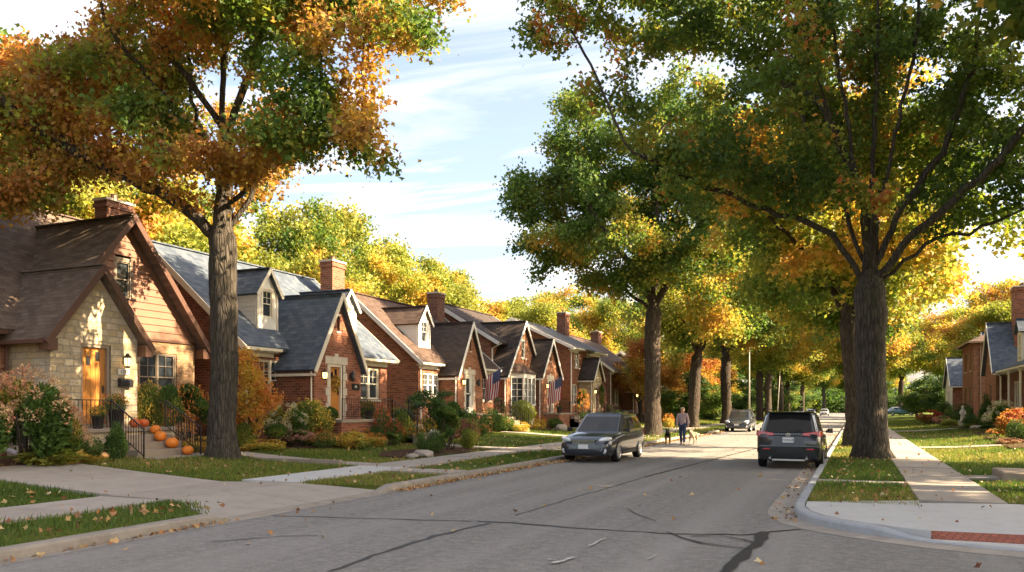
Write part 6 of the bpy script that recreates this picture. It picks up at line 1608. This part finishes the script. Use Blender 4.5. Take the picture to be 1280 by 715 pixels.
def potted(loc, r, hh, w, kind, bl, label, rz=0):
    t = empty('potted_plant', loc, rz, label, 'potted plant'); m = MB(); m.lathe([(r * .70, 0), (r * .78, .03), (r, hh), (r * 1.08, hh), (r * 1.08, hh + .04), (r * .9, hh + .04), (r * .85, hh - .02)], (0, 0, 0), 18); link_mesh('pot', m.mesh('pot', org=(0, 0, 0)), M['pot_dark'], t, True)
    for nm, me, mt in (('foliage', SH[kind][1], 'leaf_shrub'), ('blossom', BL[bl], 'petal')):
        if not me.materials: me.materials.append(M[mt])
        o = bpy.data.objects.new(nm, me); COL.objects.link(o); o.parent = t; o.location = (0, 0, hh - .08); o.scale = (w, w, w * .8)
        if nm == 'blossom': o['kind'] = 'stuff'
    return t
potted((-19.5, 16.0, 1.2), .17, .34, .5, 'mum_leaf', 'yellow', 'dark pot of yellow mums standing left of the steps behind the railing')
potted((-19.8, 16.85, 1.2), .22, .5, .72, 'mum_leaf', 'orange', 'tall dark planter of orange mums beside the reddish pumpkins')
potted((-18.55, 51.3, 1.4), .19, .36, .5, 'mum_leaf', 'red', 'dark pot of red flowers on the porch beyond the bay window')
potted((-18.2, 27.6, 1.32), .18, .32, .62, 'mum_leaf', 'orange', 'pot of orange mums on the porch of the slate roofed house')
potted((-18.7, 64.0, 1.3), .2, .38, .55, 'mum_leaf', 'pink', 'pot of pale flowers on the porch of the two storey house')
# wreath on the orange door
t = empty('wreath', (-18.90, 26.21, 2.75), 0, 'orange and yellow wreath hanging on the orange door', 'wreath')
m = MB(); m.tube([(0, .2 * math.cos(a), .2 * math.sin(a)) for a in [2 * PI * k / 16 for k in range(17)]], .035, 6, False); link_mesh('ring', m.mesh('ring', org=(0, 0, 0)), M['bark'], t)
rng_ = np.random.default_rng(9); a_ = rng_.random(420) * 6.283; P_ = np.stack([.02 + .05 * rng_.random(420), .2 * np.cos(a_) + .05 * rng_.standard_normal(420), .2 * np.sin(a_) + .05 * rng_.standard_normal(420)], 1)
link_mesh('leaves', leaf_mesh('leaves', P_, .09, pick_cols(rng_, [(.5, ORANGE), (.5, YELLOW)], 420), rng_), M['leaf_shrub'], t)
# little fixtures
m = MB(); m.tube([(-21.7, 14.62, .74), (-20.6, 14.32, .60), (-19.6, 13.98, .47)], .062, 10); tag(link_mesh('downspout_extension', m.mesh('downspout_extension', org=(0, 0, 0)), M['galvanised'], None, True), 'pale metal downspout extension lying across the bed by the drive', 'pipe')
t = empty('street_pole', (-9.95, 84, .12), 0, 'tall thin pale pole at the kerb behind the navy car', 'pole'); m = MB(); m.tube([(0, 0, 0), (0, 0, 9.2)], [.10, .065], 10); m.lathe([(.16, 0), (.15, .12), (.1, .16)], (0, 0, 0), 12); link_mesh('shaft', m.mesh('shaft', org=(0, 0, 0)), M['pale_pole'], t, True); m = MB(); m.tube([(0, 0, 9.0), (.6, 0, 9.4), (1.5, 0, 9.5)], .04, 8); ar = link_mesh('arm', m.mesh('arm', org=(0, 0, 0)), M['pale_pole'], t, True); m = MB(); m.ball((1.75, 0, 9.48), (.32, .13, .08), 10, 6); link_mesh('lamp_head', m.mesh('lamp_head', org=(0, 0, 0)), M['pale_pole'], ar, True)
t = empty('street_pole', (-10.2, 118, .12), 0, 'thin leaning pale pole among the far trunks', 'pole'); m = MB(); m.tube([(0, 0, 0), (.45, 0, 7.5)], .06, 8); m.lathe([(.12, 0), (.1, .1)], (0, 0, 0), 10); link_mesh('shaft', m.mesh('shaft', org=(0, 0, 0)), M['pale_pole'], t, True)
# garden statue, seated child-like figure on a plinth
t = empty('garden_statue', (7.3, 68.0, .38), 0, 'small pale stone statue among the hedges on the right lawn', 'statue'); m = MB(); m.box(-.24, .24, -.24, .24, 0, .34); m.box(-.28, .28, -.28, .28, .34, .42); link_mesh('plinth', m.mesh('plinth', org=(0, 0, 0)), M['statue_stone'], t)
link_mesh('figure', skin_mesh('figure', [((0, 0, .55), (.16, .14), -1), ((0, 0, .85), .14, 0), ((0, 0, 1.12), .12, 1), ((0, 0, 1.27), .06, 2), ((0, -.02, 1.42), .115, 3), ((0, 0, 1.54), .07, 4), ((.17, -.02, 1.08), .06, 2), ((.16, -.14, .88), .045, 6), ((.03, -.2, .9), .04, 7), ((-.17, -.02, 1.08), .06, 2), ((-.16, -.14, .88), .045, 9), ((-.03, -.2, .92), .04, 10), ((0, 0, .42), (.2, .17), 0)], 2), M['statue_stone'], t, True)
# slab step at the right edge and edging stones
m = MB(); m.box(3.05, 4.7, 21.0, 22.6, .05, .33); tag(link_mesh('stone_step', m.mesh('stone_step', org=(0, 0, 0)), M['step_stone']), 'low stone step at the edge of the right lawn', 'step').modifiers.new('b', 'BEVEL').width = .03
def rocks(loc, r, label, group=None, seed=1):
    rn = random.Random(seed); bm = bmesh.new(); bmesh.ops.create_icosphere(bm, subdivisions=2, radius=1)
    for v in bm.verts: v.co *= 1 + .28 * (rn.random() - .5); v.co.x *= r[0]; v.co.y *= r[1]; v.co.z *= r[2]
    me = bpy.data.meshes.new('rock'); bm.to_mesh(me); bm.free(); o = link_mesh('rock', me, M['rock']); o.location = loc; return tag(o, label, 'rock', group)
rocks((-13.35, 23.5, .22), (.38, .32, .16), 'brown flat rock at the edge of the sidewalk shrub bed', None, 2)
rocks((-13.3, 22.7, .2), (.22, .2, .1), 'small rock at the near end of the sidewalk shrub bed', None, 3)
rocks((7.2, 60.0, .42), (.4, .35, .22), 'pale boulder between the statue and the hydrangea on the right', None, 4)
rocks((-17.4, 48.5, .45), (.4, .4, .28), 'rock below the bay window beds', None, 5)
m = MB(); m.box(-16.5, -13.4, 18.82, 18.98, .05, .30); tag(link_mesh('kerb_stone', m.mesh('kerb_stone', org=(0, 0, 0)), M['step_stone']), 'long low stone edging beside the walk behind the big oak', 'edging')
# ================================================================== shrubs and bedding plants (kind, place, size)
SHRUBS = [
    ('hydrangea', 'hydrangea', (-18.60, 13.28, 0.41), 2.31, 2.32, 0.02, 'big hydrangea with peach flower heads left of the stone porch', '', 'peach'),
    ('hydrangea', 'hydrangea', (-18.60, 11.68, 0.41), 1.99, 1.95, 0.34, 'hydrangea with fading heads at the left edge of the photo', '', 'peach'),
    ('hydrangea', 'hydrangea', (-18.20, 14.22, 0.39), 0.89, 1.37, 2.64, 'lower arm of peach hydrangea leaning before the porch wall', '', 'peach'),
    ('hosta', 'hosta', (-18.35, 13.77, 0.40), 1.43, 0.64, 5.58, 'yellowing hosta in front of the peach hydrangea', '', ''),
    ('evergreen_shrub', 'box', (-18.50, 14.74, 0.40), 0.96, 0.76, 0.80, 'dark low evergreen against the porch wall', '', ''),
    ('evergreen_shrub', 'conifer', (-18.30, 15.57, 0.40), 0.69, 1.01, 3.41, 'dark clipped cone shrub between the porch corner and the steps', '', ''),
    ('bedding_plant', 'gold', (-18.20, 14.59, 0.39), 1.03, 0.24, 2.28, 'low orange bedding plants below the porch wall', '', ''),
    ('shrub', 'green', (-20.40, 19.40, 0.43), 1.19, 2.08, 3.08, 'loose green shrub behind the pumpkins under the paired window', '', ''),
    ('flowering_shrub', 'green', (-20.20, 20.01, 0.43), 1.48, 2.12, 5.68, 'shrub with orange flower heads under the brick wall of the cottage', 'orange', ''),
    ('flowering_shrub', 'lime', (-20.90, 19.00, 0.43), 1.08, 2.16, 5.65, 'yellow green shrub behind the step railing', 'yellow', ''),
    ('flowering_shrub', 'green', (-19.60, 19.02, 0.43), 0.91, 1.32, 1.24, 'orange flowering shrub just above the lowest pumpkin', 'orange', ''),
    ('shrub', 'green', (-19.50, 19.83, 0.43), 1.04, 1.64, 4.95, 'green shrub touching the oak trunk on its left', '', ''),
    ('bedding_plant', 'gold', (-18.60, 18.88, 0.41), 0.94, 0.49, 4.58, 'bright yellow green bedding plant left of the oak trunk', 'yellow', ''),
    ('evergreen_shrub', 'lime', (-18.60, 20.81, 0.41), 0.90, 0.91, 6.09, 'round green shrub just right of the oak trunk', '', ''),
    ('bedding_plant', 'gold', (-18.00, 21.08, 0.38), 1.38, 0.37, 2.78, 'low yellow bedding plants under the small orange maple', 'yellow', ''),
    ('bedding_plant', 'hosta', (-18.20, 20.62, 0.39), 0.94, 0.29, 2.40, 'low variegated plants at the foot of the oak', '', ''),
    ('hydrangea', 'hydrangea', (-19.00, 23.41, 0.43), 1.51, 1.55, 0.21, 'hydrangea with cream heads right of the small orange maple', '', 'cream'),
    ('shrub', 'lime', (-18.60, 24.18, 0.41), 1.66, 1.69, 4.29, 'tall yellow green shrub below the triple window', 'yellow', ''),
    ('flowering_shrub', 'red', (-18.20, 24.22, 0.39), 0.77, 0.90, 2.45, 'red flowering plants in front of the yellow green shrub', 'red', ''),
    ('evergreen_shrub', 'green', (-18.20, 24.95, 0.39), 1.32, 1.41, 1.72, 'dark green shrub left of the entry railing', '', ''),
    ('bedding_plant', 'green', (-17.90, 22.69, 0.38), 1.23, 0.63, 5.76, 'low pinkish flowers at the lawn edge', 'pink', ''),
    ('hosta', 'hosta', (-17.60, 25.12, 0.36), 1.26, 0.82, 2.84, 'bright yellow green hosta below the entry steps', '', ''),
    ('bedding_plant', 'gold', (-17.60, 26.18, 0.36), 0.81, 0.65, 3.96, 'small orange tinged hosta beside the bright hosta', 'orange', ''),
    ('evergreen_shrub', 'box', (-17.50, 26.81, 0.36), 0.95, 0.77, 2.86, 'small dark shrub right of the hostas', '', ''),
    ('shrub', 'green', (-18.30, 22.08, 0.40), 1.10, 0.84, 2.42, 'green shrub behind the bedding under the orange maple', '', ''),
    ('chrysanthemum', 'mum_leaf', (-17.40, 27.34, 0.35), 0.70, 1.51, 1.02, 'red orange mums on the entry steps', 'red', ''),
    ('evergreen_shrub', 'lime', (-17.20, 28.61, 0.34), 0.79, 1.32, 4.36, 'round light green ball shrub by the white pumpkins', '', ''),
    ('chrysanthemum', 'mum_leaf', (-16.90, 27.44, 0.32), 0.70, 0.99, 0.29, 'red mums between the white pumpkins', 'red', ''),
    ('chrysanthemum', 'mum_leaf', (-16.90, 28.88, 0.32), 1.00, 0.90, 2.52, 'orange mums right of the white pumpkins', 'orange', ''),
    ('chrysanthemum', 'mum_leaf', (-17.30, 30.73, 0.34), 0.91, 1.02, 2.53, 'yellow mums behind the orange ones', 'yellow', ''),
    ('evergreen_shrub', 'green', (-16.80, 26.92, 0.31), 0.63, 0.53, 4.35, 'small green plant in front of the white pumpkins', '', ''),
    ('evergreen_shrub', 'box', (-19.80, 29.82, 0.43), 1.06, 1.94, 6.18, 'dark shrub under the right window of the slate roofed house', '', ''),
    ('evergreen_shrub', 'box', (-13.90, 24.98, 0.16), 1.02, 0.92, 4.38, 'dark round box shrub at the near end of the sidewalk bed', '', ''),
    ('evergreen_shrub', 'green', (-14.00, 26.70, 0.16), 0.96, 0.84, 1.07, 'mid green clipped shrub in the middle of the sidewalk bed', '', ''),
    ('evergreen_shrub', 'lime', (-14.00, 28.18, 0.16), 0.75, 0.84, 2.93, 'lighter green shrub at the far end of the sidewalk bed', '', ''),
    ('shrub', 'green', (-15.00, 28.13, 0.20), 1.59, 1.66, 4.76, 'loose taller green shrub behind the sidewalk bed', '', ''),
    ('flowering_shrub', 'pink', (-14.90, 29.92, 0.20), 1.27, 1.40, 2.56, 'pinkish red shrub behind the sidewalk bed', '', ''),
    ('evergreen_shrub', 'green', (-17.60, 33.81, 0.36), 1.37, 1.70, 2.18, 'green shrub before the house with the white dormer', '', ''),
    ('hedge_shrub', 'box', (-18.80, 39.92, 0.42), 2.03, 1.46, 4.42, 'dark spreading hedge below the storm door', '', ''),
    ('hedge_shrub', 'box', (-18.80, 42.31, 0.42), 1.57, 1.08, 0.00, 'dark hedge shrub right of the spreading hedge', '', ''),
    ('shrub', 'lime', (-18.90, 45.45, 0.42), 1.97, 1.86, 2.60, 'bright lime green shrub under the bay window', '', ''),
    ('shrub', 'green', (-19.40, 42.97, 0.43), 1.04, 1.93, 4.06, 'climbing flowers on the far porch railing', 'pink', ''),
    ('chrysanthemum', 'gold', (-18.60, 47.66, 0.41), 0.82, 0.95, 4.46, 'orange yellow mums under the downspout', 'orange', ''),
    ('bedding_plant', 'gold', (-18.30, 45.54, 0.40), 1.08, 0.53, 0.76, 'yellow grey bedding right of the lime shrub', 'yellow', ''),
    ('flowering_shrub', 'pink', (-18.40, 42.79, 0.40), 0.93, 0.81, 4.44, 'pink tinged plant below the handrail', '', ''),
    ('evergreen_shrub', 'box', (-18.40, 50.07, 0.40), 1.17, 0.78, 5.58, 'dark low shrub below the second flag', '', ''),
    ('evergreen_shrub', 'green', (-18.90, 55.13, 0.42), 1.28, 0.99, 1.16, 'green shrub between the flag and the two storey house', '', ''),
    ('evergreen_shrub', 'box', (-18.90, 58.33, 0.42), 1.47, 1.10, 1.17, 'dark shrub before the two storey house, behind the wagon', '', ''),
    ('climbing_plant', 'green', (-19.20, 58.26, 0.43), 1.22, 2.71, 5.60, 'climbing plant on the pale stone entry, left side', 'orange', ''),
    ('climbing_plant', 'green', (-19.10, 62.96, 0.42), 0.92, 3.21, 1.92, 'climbing plant on the pale stone entry, right side', 'pink', ''),
    ('hedge_shrub', 'box', (-17.50, 61.59, 0.36), 2.41, 1.28, 2.30, 'dark hedge left of the tall street maple trunk', '', ''),
    ('hedge_shrub', 'box', (-15.50, 72.50, 0.23), 2.18, 1.23, 2.34, 'dark rounded hedge between the first two street trunks', '', ''),
    ('hedge_shrub', 'box', (-15.00, 74.71, 0.20), 1.49, 0.72, 0.87, 'lower dark hedge right of the rounded one', '', ''),
    ('chrysanthemum', 'gold', (-13.80, 63.94, 0.16), 0.90, 1.15, 1.60, 'small orange bush beyond the black dog', 'orange', ''),
    ('hedge_shrub', 'box', (-16.50, 99.16, 0.29), 2.54, 1.64, 1.26, 'dark hedge behind the second street trunk', '', ''),
    ('flowering_shrub', 'red', (5.90, 77.71, 0.34), 2.07, 1.28, 3.27, 'rusty red topped round shrub on the right lawn', '', ''),
    ('shrub', 'green', (6.10, 70.17, 0.35), 1.37, 0.78, 2.17, 'lower brownish shrub beside the rusty red one', 'pink', ''),
    ('hedge_shrub', 'box', (8.00, 76.92, 0.42), 2.30, 1.83, 4.03, 'dark clipped hedge before the tall brown brick house', '', ''),
    ('evergreen_shrub', 'lime', (6.60, 69.11, 0.39), 1.34, 0.51, 6.24, 'light green ball shrub on the right lawn', '', ''),
    ('hedge_shrub', 'box', (8.20, 93.49, 0.42), 1.98, 2.17, 2.54, 'tall dark hedge shrub farthest back on the right', '', ''),
    ('hedge_shrub', 'box', (7.40, 60.87, 0.41), 1.80, 0.98, 6.26, 'dark rounded hedge right of the statue', '', ''),
    ('evergreen_shrub', 'conifer', (8.60, 66.60, 0.42), 1.16, 2.30, 3.68, 'dark upright yew between the two brick houses', '', ''),
    ('hydrangea', 'hydrangea', (7.60, 52.75, 0.42), 2.00, 1.78, 4.80, 'pale green hydrangea before the right hand porch', '', 'cream'),
    ('flowering_shrub', 'red', (6.80, 42.81, 0.40), 1.61, 1.36, 5.92, 'rusty orange shrub at the right edge of the photo', 'orange', ''),
    ('evergreen_shrub', 'green', (6.80, 51.46, 0.40), 1.25, 0.43, 5.16, 'low green mound in front of the hydrangea', '', ''),
    ('evergreen_shrub', 'box', (6.20, 38.33, 0.36), 1.18, 1.03, 1.12, 'dark green shrub below the rusty orange one', '', ''),
    ('flowering_shrub', 'pink', (5.70, 37.63, 0.32), 0.90, 0.25, 2.22, 'low pink flowers at the right edge of the lawn', 'pink', ''),
    ('flowering_shrub', 'green', (6.30, 45.12, 0.37), 0.86, 0.39, 2.58, 'small orange flowering plant right of the lawn path', 'orange', ''),
    ('shrub', 'lime', (6.90, 60.54, 0.40), 1.16, 0.35, 2.56, 'yellow green ground plant at the foot of the statue', '', ''),
    ('bedding_plant', 'gold', (-17.00, 24.66, 0.33), 1.29, 0.55, 5.80, 'golden bedding plants along the lawn edge below the hosta', 'yellow', ''),
    ('chrysanthemum', 'mum_leaf', (-17.40, 23.52, 0.35), 0.97, 0.58, 5.41, 'orange mums at the lawn edge before the yellow green shrub', 'orange', ''),
    ('bedding_plant', 'gold', (-16.90, 26.11, 0.32), 0.74, 0.51, 4.34, 'small golden plant left of the white pumpkins', 'orange', ''),
    ('chrysanthemum', 'mum_leaf', (-17.60, 36.80, 0.36), 1.06, 0.59, 2.20, 'orange mums before the spreading hedge', 'orange', ''),
    ('bedding_plant', 'gold', (-17.90, 42.80, 0.38), 1.11, 0.60, 1.86, 'yellow bedding before the lime green shrub', 'yellow', ''),
]
for (nm, kd, lc, wd, ht, rz, lb, bl, bh) in SHRUBS:
    put_shrub(nm, kd, lc, wd, wd * .95, ht, rz, lb, None, bl or None, bh or None, cat='plant' if nm in ('hosta', 'chrysanthemum', 'bedding_plant', 'climbing_plant') else 'shrub')
# the spreading dark tree-like juniper between the second and third houses
# ================================================================== trees in place
SG = 'street trees along the left kerb'
place_tree('oak_tree', oak, (-17.12, 18.25, .36), 0, 'big oak with orange and green leaves in the front yard at left', barkmat='bark_grey')
place_tree('street_tree', elm, (.48, 28.8, .14), 0, 'huge green leaved tree beside the right sidewalk', barkmat='bark_grey')
place_tree('street_tree', mapleC, (-11.03, 46.5, .15), 0, 'tall green and gold street tree just beyond the grey wagon', None, (1.1, 1.1, 1.12))
place_tree('street_tree', goldB, (.05, 37.4, .14), 2.2, 'dark leaning tree right behind the huge trunk', None, (1.05, 1.05, 1.0))
place_tree('street_tree', goldB, (-12.3, 66, .15), .5, 'forked street tree behind the man with dogs', None, 1.08)
place_tree('street_tree', mapleC, (-11.9, 82, .15), 2.0, 'stout wide branched tree left of the navy car', None, (1.15, 1.15, 1.0))
place_tree('street_tree', goldA, (-10.6, 100, .15), 1.0, 'yellow street tree just behind the pale pole', None, 1.05)
place_tree('street_tree', goldA, (.2, 56, .14), 4.0, 'golden tree third along the right verge', None, 1.1)
place_tree('street_tree', goldB, (.1, 78, .14), 5.3, 'yellow green tree fourth along the right verge', None, 1.1)
place_tree('street_tree', goldA, (.2, 102, .14), .8, 'golden tree fifth along the right verge', None, 1.1)
place_tree('street_tree', goldA, (.3, 140, .14), 2.8, 'far golden tree closing the right verge', None, 1.1)
rn = random.Random(12)
for k, (x, y, kind, lb) in enumerate([
        (-11.2, 116, goldA, 'golden street tree left of the white saloon, nearest of the far trunks'), (-10.9, 134, goldB, 'far yellow green street tree on the left, second of the far trunks'),
        (-11.3, 152, goldA, 'far golden street tree on the left, third of the far trunks'), (-11.0, 190, goldA, 'golden tree far down on the left behind the white saloon'), (-8.0, 236, goldB, 'tree closing the end of the street, left of its middle'),
        (-2.0, 246, goldA, 'golden tree closing the end of the street, near its middle'), (6, 238, goldA, 'golden tree closing the end of the street, right of its middle')]):
    place_tree('street_tree', kind, (x, y, .1), rn.random() * 6.3, lb, 'far trees down the street', 1.0 + .2 * rn.random())
place_tree('small_maple', mapleS, (-18.6, 21.1, .38), .4, 'small orange maple in front of the triple window', None, (1.05, 1.05, 1.02))
place_tree('orange_maple', mapleO, (-19.2, 76, .35), 0, 'spreading orange maple right of the two storey house', None, 1.0)
place_tree('orange_maple', mapleO, (-16.5, 88, .3), 2.2, 'bright orange maple seen between the first two street trunks', None, .9)
place_tree('orange_maple', mapleO, (-17.5, 108, .3), 4.2, 'far orange maple to the left of the navy car', None, .95)
place_tree('dark_yew', darkT, (-17.6, 31.9, .4), .8, 'dark spreading juniper standing between the second and third houses', None, (.62, .62, .34), leafm='leaf_shrub')
place_tree('dark_yew', darkT, (9.2, 112, .4), .3, 'dark bushy evergreen behind the blue car', None, (1.3, 1.3, .85))
place_tree('dark_yew', darkT, (7.6, 122, .4), 1.9, 'smaller dark evergreen left of the bushy one', None, (1.0, 1.0, .75))
place_tree('dark_yew', darkT, (-16.0, 84, .3), 2.9, 'dark evergreen behind the orange maples on the left', None, (1.3, 1.3, .8))
for k, (x, y, sc, lb) in enumerate([(-15.5, 104, 1.0, 'dark evergreen behind the pale pole'), (-17, 122, 1.3, 'dark evergreen among the far left trunks, nearest of three'), (-14.5, 138, 1.1, 'dark evergreen among the far left trunks, second of three'), (-15.5, 160, 1.4, 'dark evergreen among the far left trunks, farthest of three'), (-13.5, 196, 1.4, 'dark evergreen left of the far end of the street'), (4.5, 205, 1.5, 'dark evergreen right of the far end of the street')]):
    place_tree('dark_yew', darkT, (x, y, .3), k * 1.3, lb, 'evergreens far down the street', (sc * 1.5, sc * 1.5, sc * .8))
# trees behind the left houses
BT = [(-36, 22, backA, 1.0), (-35, 31, backB, 1.0), (-39, 38, backA, .85), (-34.5, 43, backB, .82), (-40, 50, backA, .98), (-36, 58, backA, .88), (-44, 62, backA, 1.15), (-37, 69, backB, .95),
      (-42, 77, backA, 1.0), (-34, 88, backB, .95), (-31, 101, goldB, 1.0), (-28, 116, goldA, 1.0), (-24, 130, goldA, 1.0), (-34, 12, backB, 1.05), (-22, 148, goldB, 1.1), (-19, 168, goldA, 1.1)]
BL_ = ['yellow green tree behind the chimney of the stone cottage', 'orange yellow tree behind the left end of the slate roof', 'tall yellow tree behind the middle of the slate roof', 'orange tinged tree behind the brick chimney of the slate roof',
       'tallest yellow green tree behind the white dormer', 'yellow green tree right behind the second chimney', 'tall pale green tree farther back over the dark gables', 'low orange tree over the dark gables', 'green tree behind the two storey house', 'orange tree behind the plain brown roof',
       'yellow green tree beyond the plain brown roof', 'golden tree behind the farthest left house', 'golden tree deep behind the left street trees', 'orange tree behind the left end of the cottage roof', 'green gold tree far behind the left street trees', 'golden tree farthest back on the left']
for (x, y, kd, sc), lb in zip(BT, BL_):
    place_tree('tree', kd, (x, y, .6), rn.random() * 6.3, lb, 'trees behind the left houses', sc)
BT2 = [(-50, 92, backA, 1.1, 'yellow green tree over the chimney of the two storey house'), (-46, 104, backB, 1.2, 'orange tinged tree far behind the two storey house'), (-54, 76, backA, 1.1, 'pale yellow green tree far back over the dark gables'), (-40, 112, goldB, 1.2, 'green gold tree above the plain brown roof')]
for (x, y, kd, sc, lb) in BT2: place_tree('tree', kd, (x, y, .6), rn.random() * 6.3, lb, 'trees behind the left houses', sc)
RT = [(24, 92, goldA, 1.15, 'golden tree over the roof of the right hand slate gable'), (18, 132, goldA, 1.2, 'golden tree behind the small white gabled house'), (30, 74, backB, 1.2, 'orange yellow tree behind the chimney at the right edge'),
      (13, 152, goldA, 1.1, 'yellow tree above the blue car'), (15, 104, backB, .95, 'yellow tree between the right hand houses'), (8, 176, goldB, 1.2, 'far green gold tree on the right side'), (22, 160, backA, 1.2, 'tall pale tree far back on the right')]
for (x, y, kd, sc, lb) in RT: place_tree('tree', kd, (x, y, .4), rn.random() * 6.3, lb, 'trees behind the right houses', sc)
CORNER = [(10.8, 13.9, backA, 1.5, 'tall tree on the verge of the side street nearest the crossing'), (17.5, 13.6, goldB, 1.4, 'yellow green tree farther along the verge of the side street'), (25, 14.5, backA, 1.5, 'tall yellow green tree farthest along the side street'), (12, 20.5, goldB, 1.3, 'yellow green tree of the corner lot beside the stone step'), (13.5, 27.5, backA, 1.4, 'tall yellow green tree of the corner lot behind the stone step')]
# trees of the corner lot, just outside the picture on the right: their crowns shade the corner and the road
for (x, y, kd, sc, lb) in CORNER: place_tree('tree', kd, (x, y, .3), rn.random() * 6.3, lb, 'trees of the corner lot', sc)
# woodland that closes the view beyond the end of the street
rg = np.random.default_rng(90); nW = 70000
bl_ = [(rg.uniform(-110, 90), rg.uniform(262, 285), rg.uniform(1.5, 7), rg.uniform(5, 9), 5, rg.uniform(3, 6)) for k in range(80)]
PW = sample_crown(bl_, nW, rg, .3, .2, 4, .3); PW = PW[PW[:, 2] > 0]; kW = vnoise(PW, .12, 5)
tag(link_mesh('far_woods', leaf_mesh('far_woods', PW, 1.0, pick_cols(rg, [(.28, DGREEN), (.2, OLIVE), (.1, YGREEN), (.12, YELLOW), (.15, GOLD), (.15, BROWN)], len(PW), kW, .2), rg), M['leaf']), 'line of mixed woodland beyond the end of the street', 'woods', None, 'stuff')
# ================================================================== camera, sky, sun
cam = bpy.data.cameras.new('Camera'); co = bpy.data.objects.new('Camera', cam); COL.objects.link(co)
co.location = (0, 0, 1.8); co.rotation_euler = (R(90), 0, math.atan(.43))
cam.sensor_width = 36; cam.lens = 1000 / 1280 * 36; cam.shift_y = (509 - 357.5) / 1280; cam.clip_end = 6000; cam.clip_start = .1
SC.camera = co
EL, AZ = 32.0, 78.0        # sun height, and bearing east of the street direction
wd = bpy.data.worlds.new('World'); SC.world = wd; wd.use_nodes = True
nt = wd.node_tree; nt.nodes.clear()
def wn(t, **k):
    n = nt.nodes.new(t)
    for a, b in k.items(): setattr(n, a, b)
    return n
sky = wn('ShaderNodeTexSky', sky_type='NISHITA', sun_disc=False, sun_elevation=R(EL), sun_rotation=R(AZ), air_density=1.0, dust_density=5, ozone_density=1.6, altitude=100)
# thin high cloud, stretched along one direction
tc = wn('ShaderNodeTexCoord'); sp = wn('ShaderNodeSeparateXYZ'); nt.links.new(tc.outputs['Generated'], sp.inputs[0])
def mth(op, a, b):
    n = wn('ShaderNodeMath', operation=op)
    for i, v in enumerate((a, b)):
        if isinstance(v, (int, float)): n.inputs[i].default_value = v
        else: nt.links.new(v, n.inputs[i])
    return n.outputs[0]
zz = mth('MAXIMUM', sp.outputs[2], .06)
cb = wn('ShaderNodeCombineXYZ'); nt.links.new(mth('DIVIDE', sp.outputs[0], zz), cb.inputs[0]); nt.links.new(mth('DIVIDE', sp.outputs[1], zz), cb.inputs[1])
mp = wn('ShaderNodeMapping'); mp.inputs['Rotation'].default_value = (0, 0, R(35)); mp.inputs['Scale'].default_value = (.55, 1.9, 1); nt.links.new(cb.outputs[0], mp.inputs[0])
ns = wn('ShaderNodeTexNoise'); ns.inputs['Scale'].default_value = .8; ns.inputs['Detail'].default_value = 7; ns.inputs['Roughness'].default_value = .6; ns.inputs['Distortion'].default_value = .8; nt.links.new(mp.outputs[0], ns.inputs[0])
rp = wn('ShaderNodeValToRGB'); rp.color_ramp.elements[0].position = .44; rp.color_ramp.elements[0].color = (.06, .06, .06, 1); rp.color_ramp.elements[1].position = .78; rp.color_ramp.elements[1].color = (.75, .75, .75, 1); nt.links.new(ns.outputs[0], rp.inputs[0])
mx = wn('ShaderNodeMix', data_type='RGBA'); nt.links.new(rp.outputs[0], mx.inputs[0]); hs = wn('ShaderNodeHueSaturation'); hs.inputs['Saturation'].default_value = 1.0; nt.links.new(sky.outputs[0], hs.inputs['Color']); nt.links.new(hs.outputs[0], mx.inputs[6]); mx.inputs[7].default_value = (6.2, 5.6, 5.0, 1)
bg = wn('ShaderNodeBackground'); nt.links.new(mx.outputs[2], bg.inputs[0]); bg.inputs[1].default_value = .068
ow = wn('ShaderNodeOutputWorld'); nt.links.new(bg.outputs[0], ow.inputs[0])
sl_ = bpy.data.lights.new('Sun', 'SUN'); sl_.energy = 4.3; sl_.angle = R(.5); sl_.color = (1.0, .80, .55)
so = bpy.data.objects.new('Sun', sl_); COL.objects.link(so)
dv = Vector((math.sin(R(AZ)) * math.cos(R(EL)), math.cos(R(AZ)) * math.cos(R(EL)), math.sin(R(EL))))
so.rotation_euler = dv.to_track_quat('Z', 'Y').to_euler(); so.location = (40, 40, 60)
SC.view_settings.view_transform = 'Standard'; SC.view_settings.look = 'None'; SC.view_settings.gamma = 1; SC.view_settings.use_curve_mapping = False
SC.view_settings.exposure = 2.65
if hasattr(SC.view_settings, 'use_white_balance'):
    SC.view_settings.use_white_balance = True; SC.view_settings.white_balance_temperature = 6950; SC.view_settings.white_balance_tint = 10
SC.render.engine = 'CYCLES'
cy = SC.cycles; cy.use_denoising = True; cy.max_bounces = 10; cy.diffuse_bounces = 7; cy.glossy_bounces = 3; cy.transmission_bounces = 7; cy.transparent_max_bounces = 6; cy.sample_clamp_indirect = 10; cy.caustics_reflective = False; cy.caustics_refractive = False
# copies made through shared meshes can leave unused data behind
for ob in list(bpy.data.objects):
    if ob.type == 'EMPTY' and not ob.children: bpy.data.objects.remove(ob)
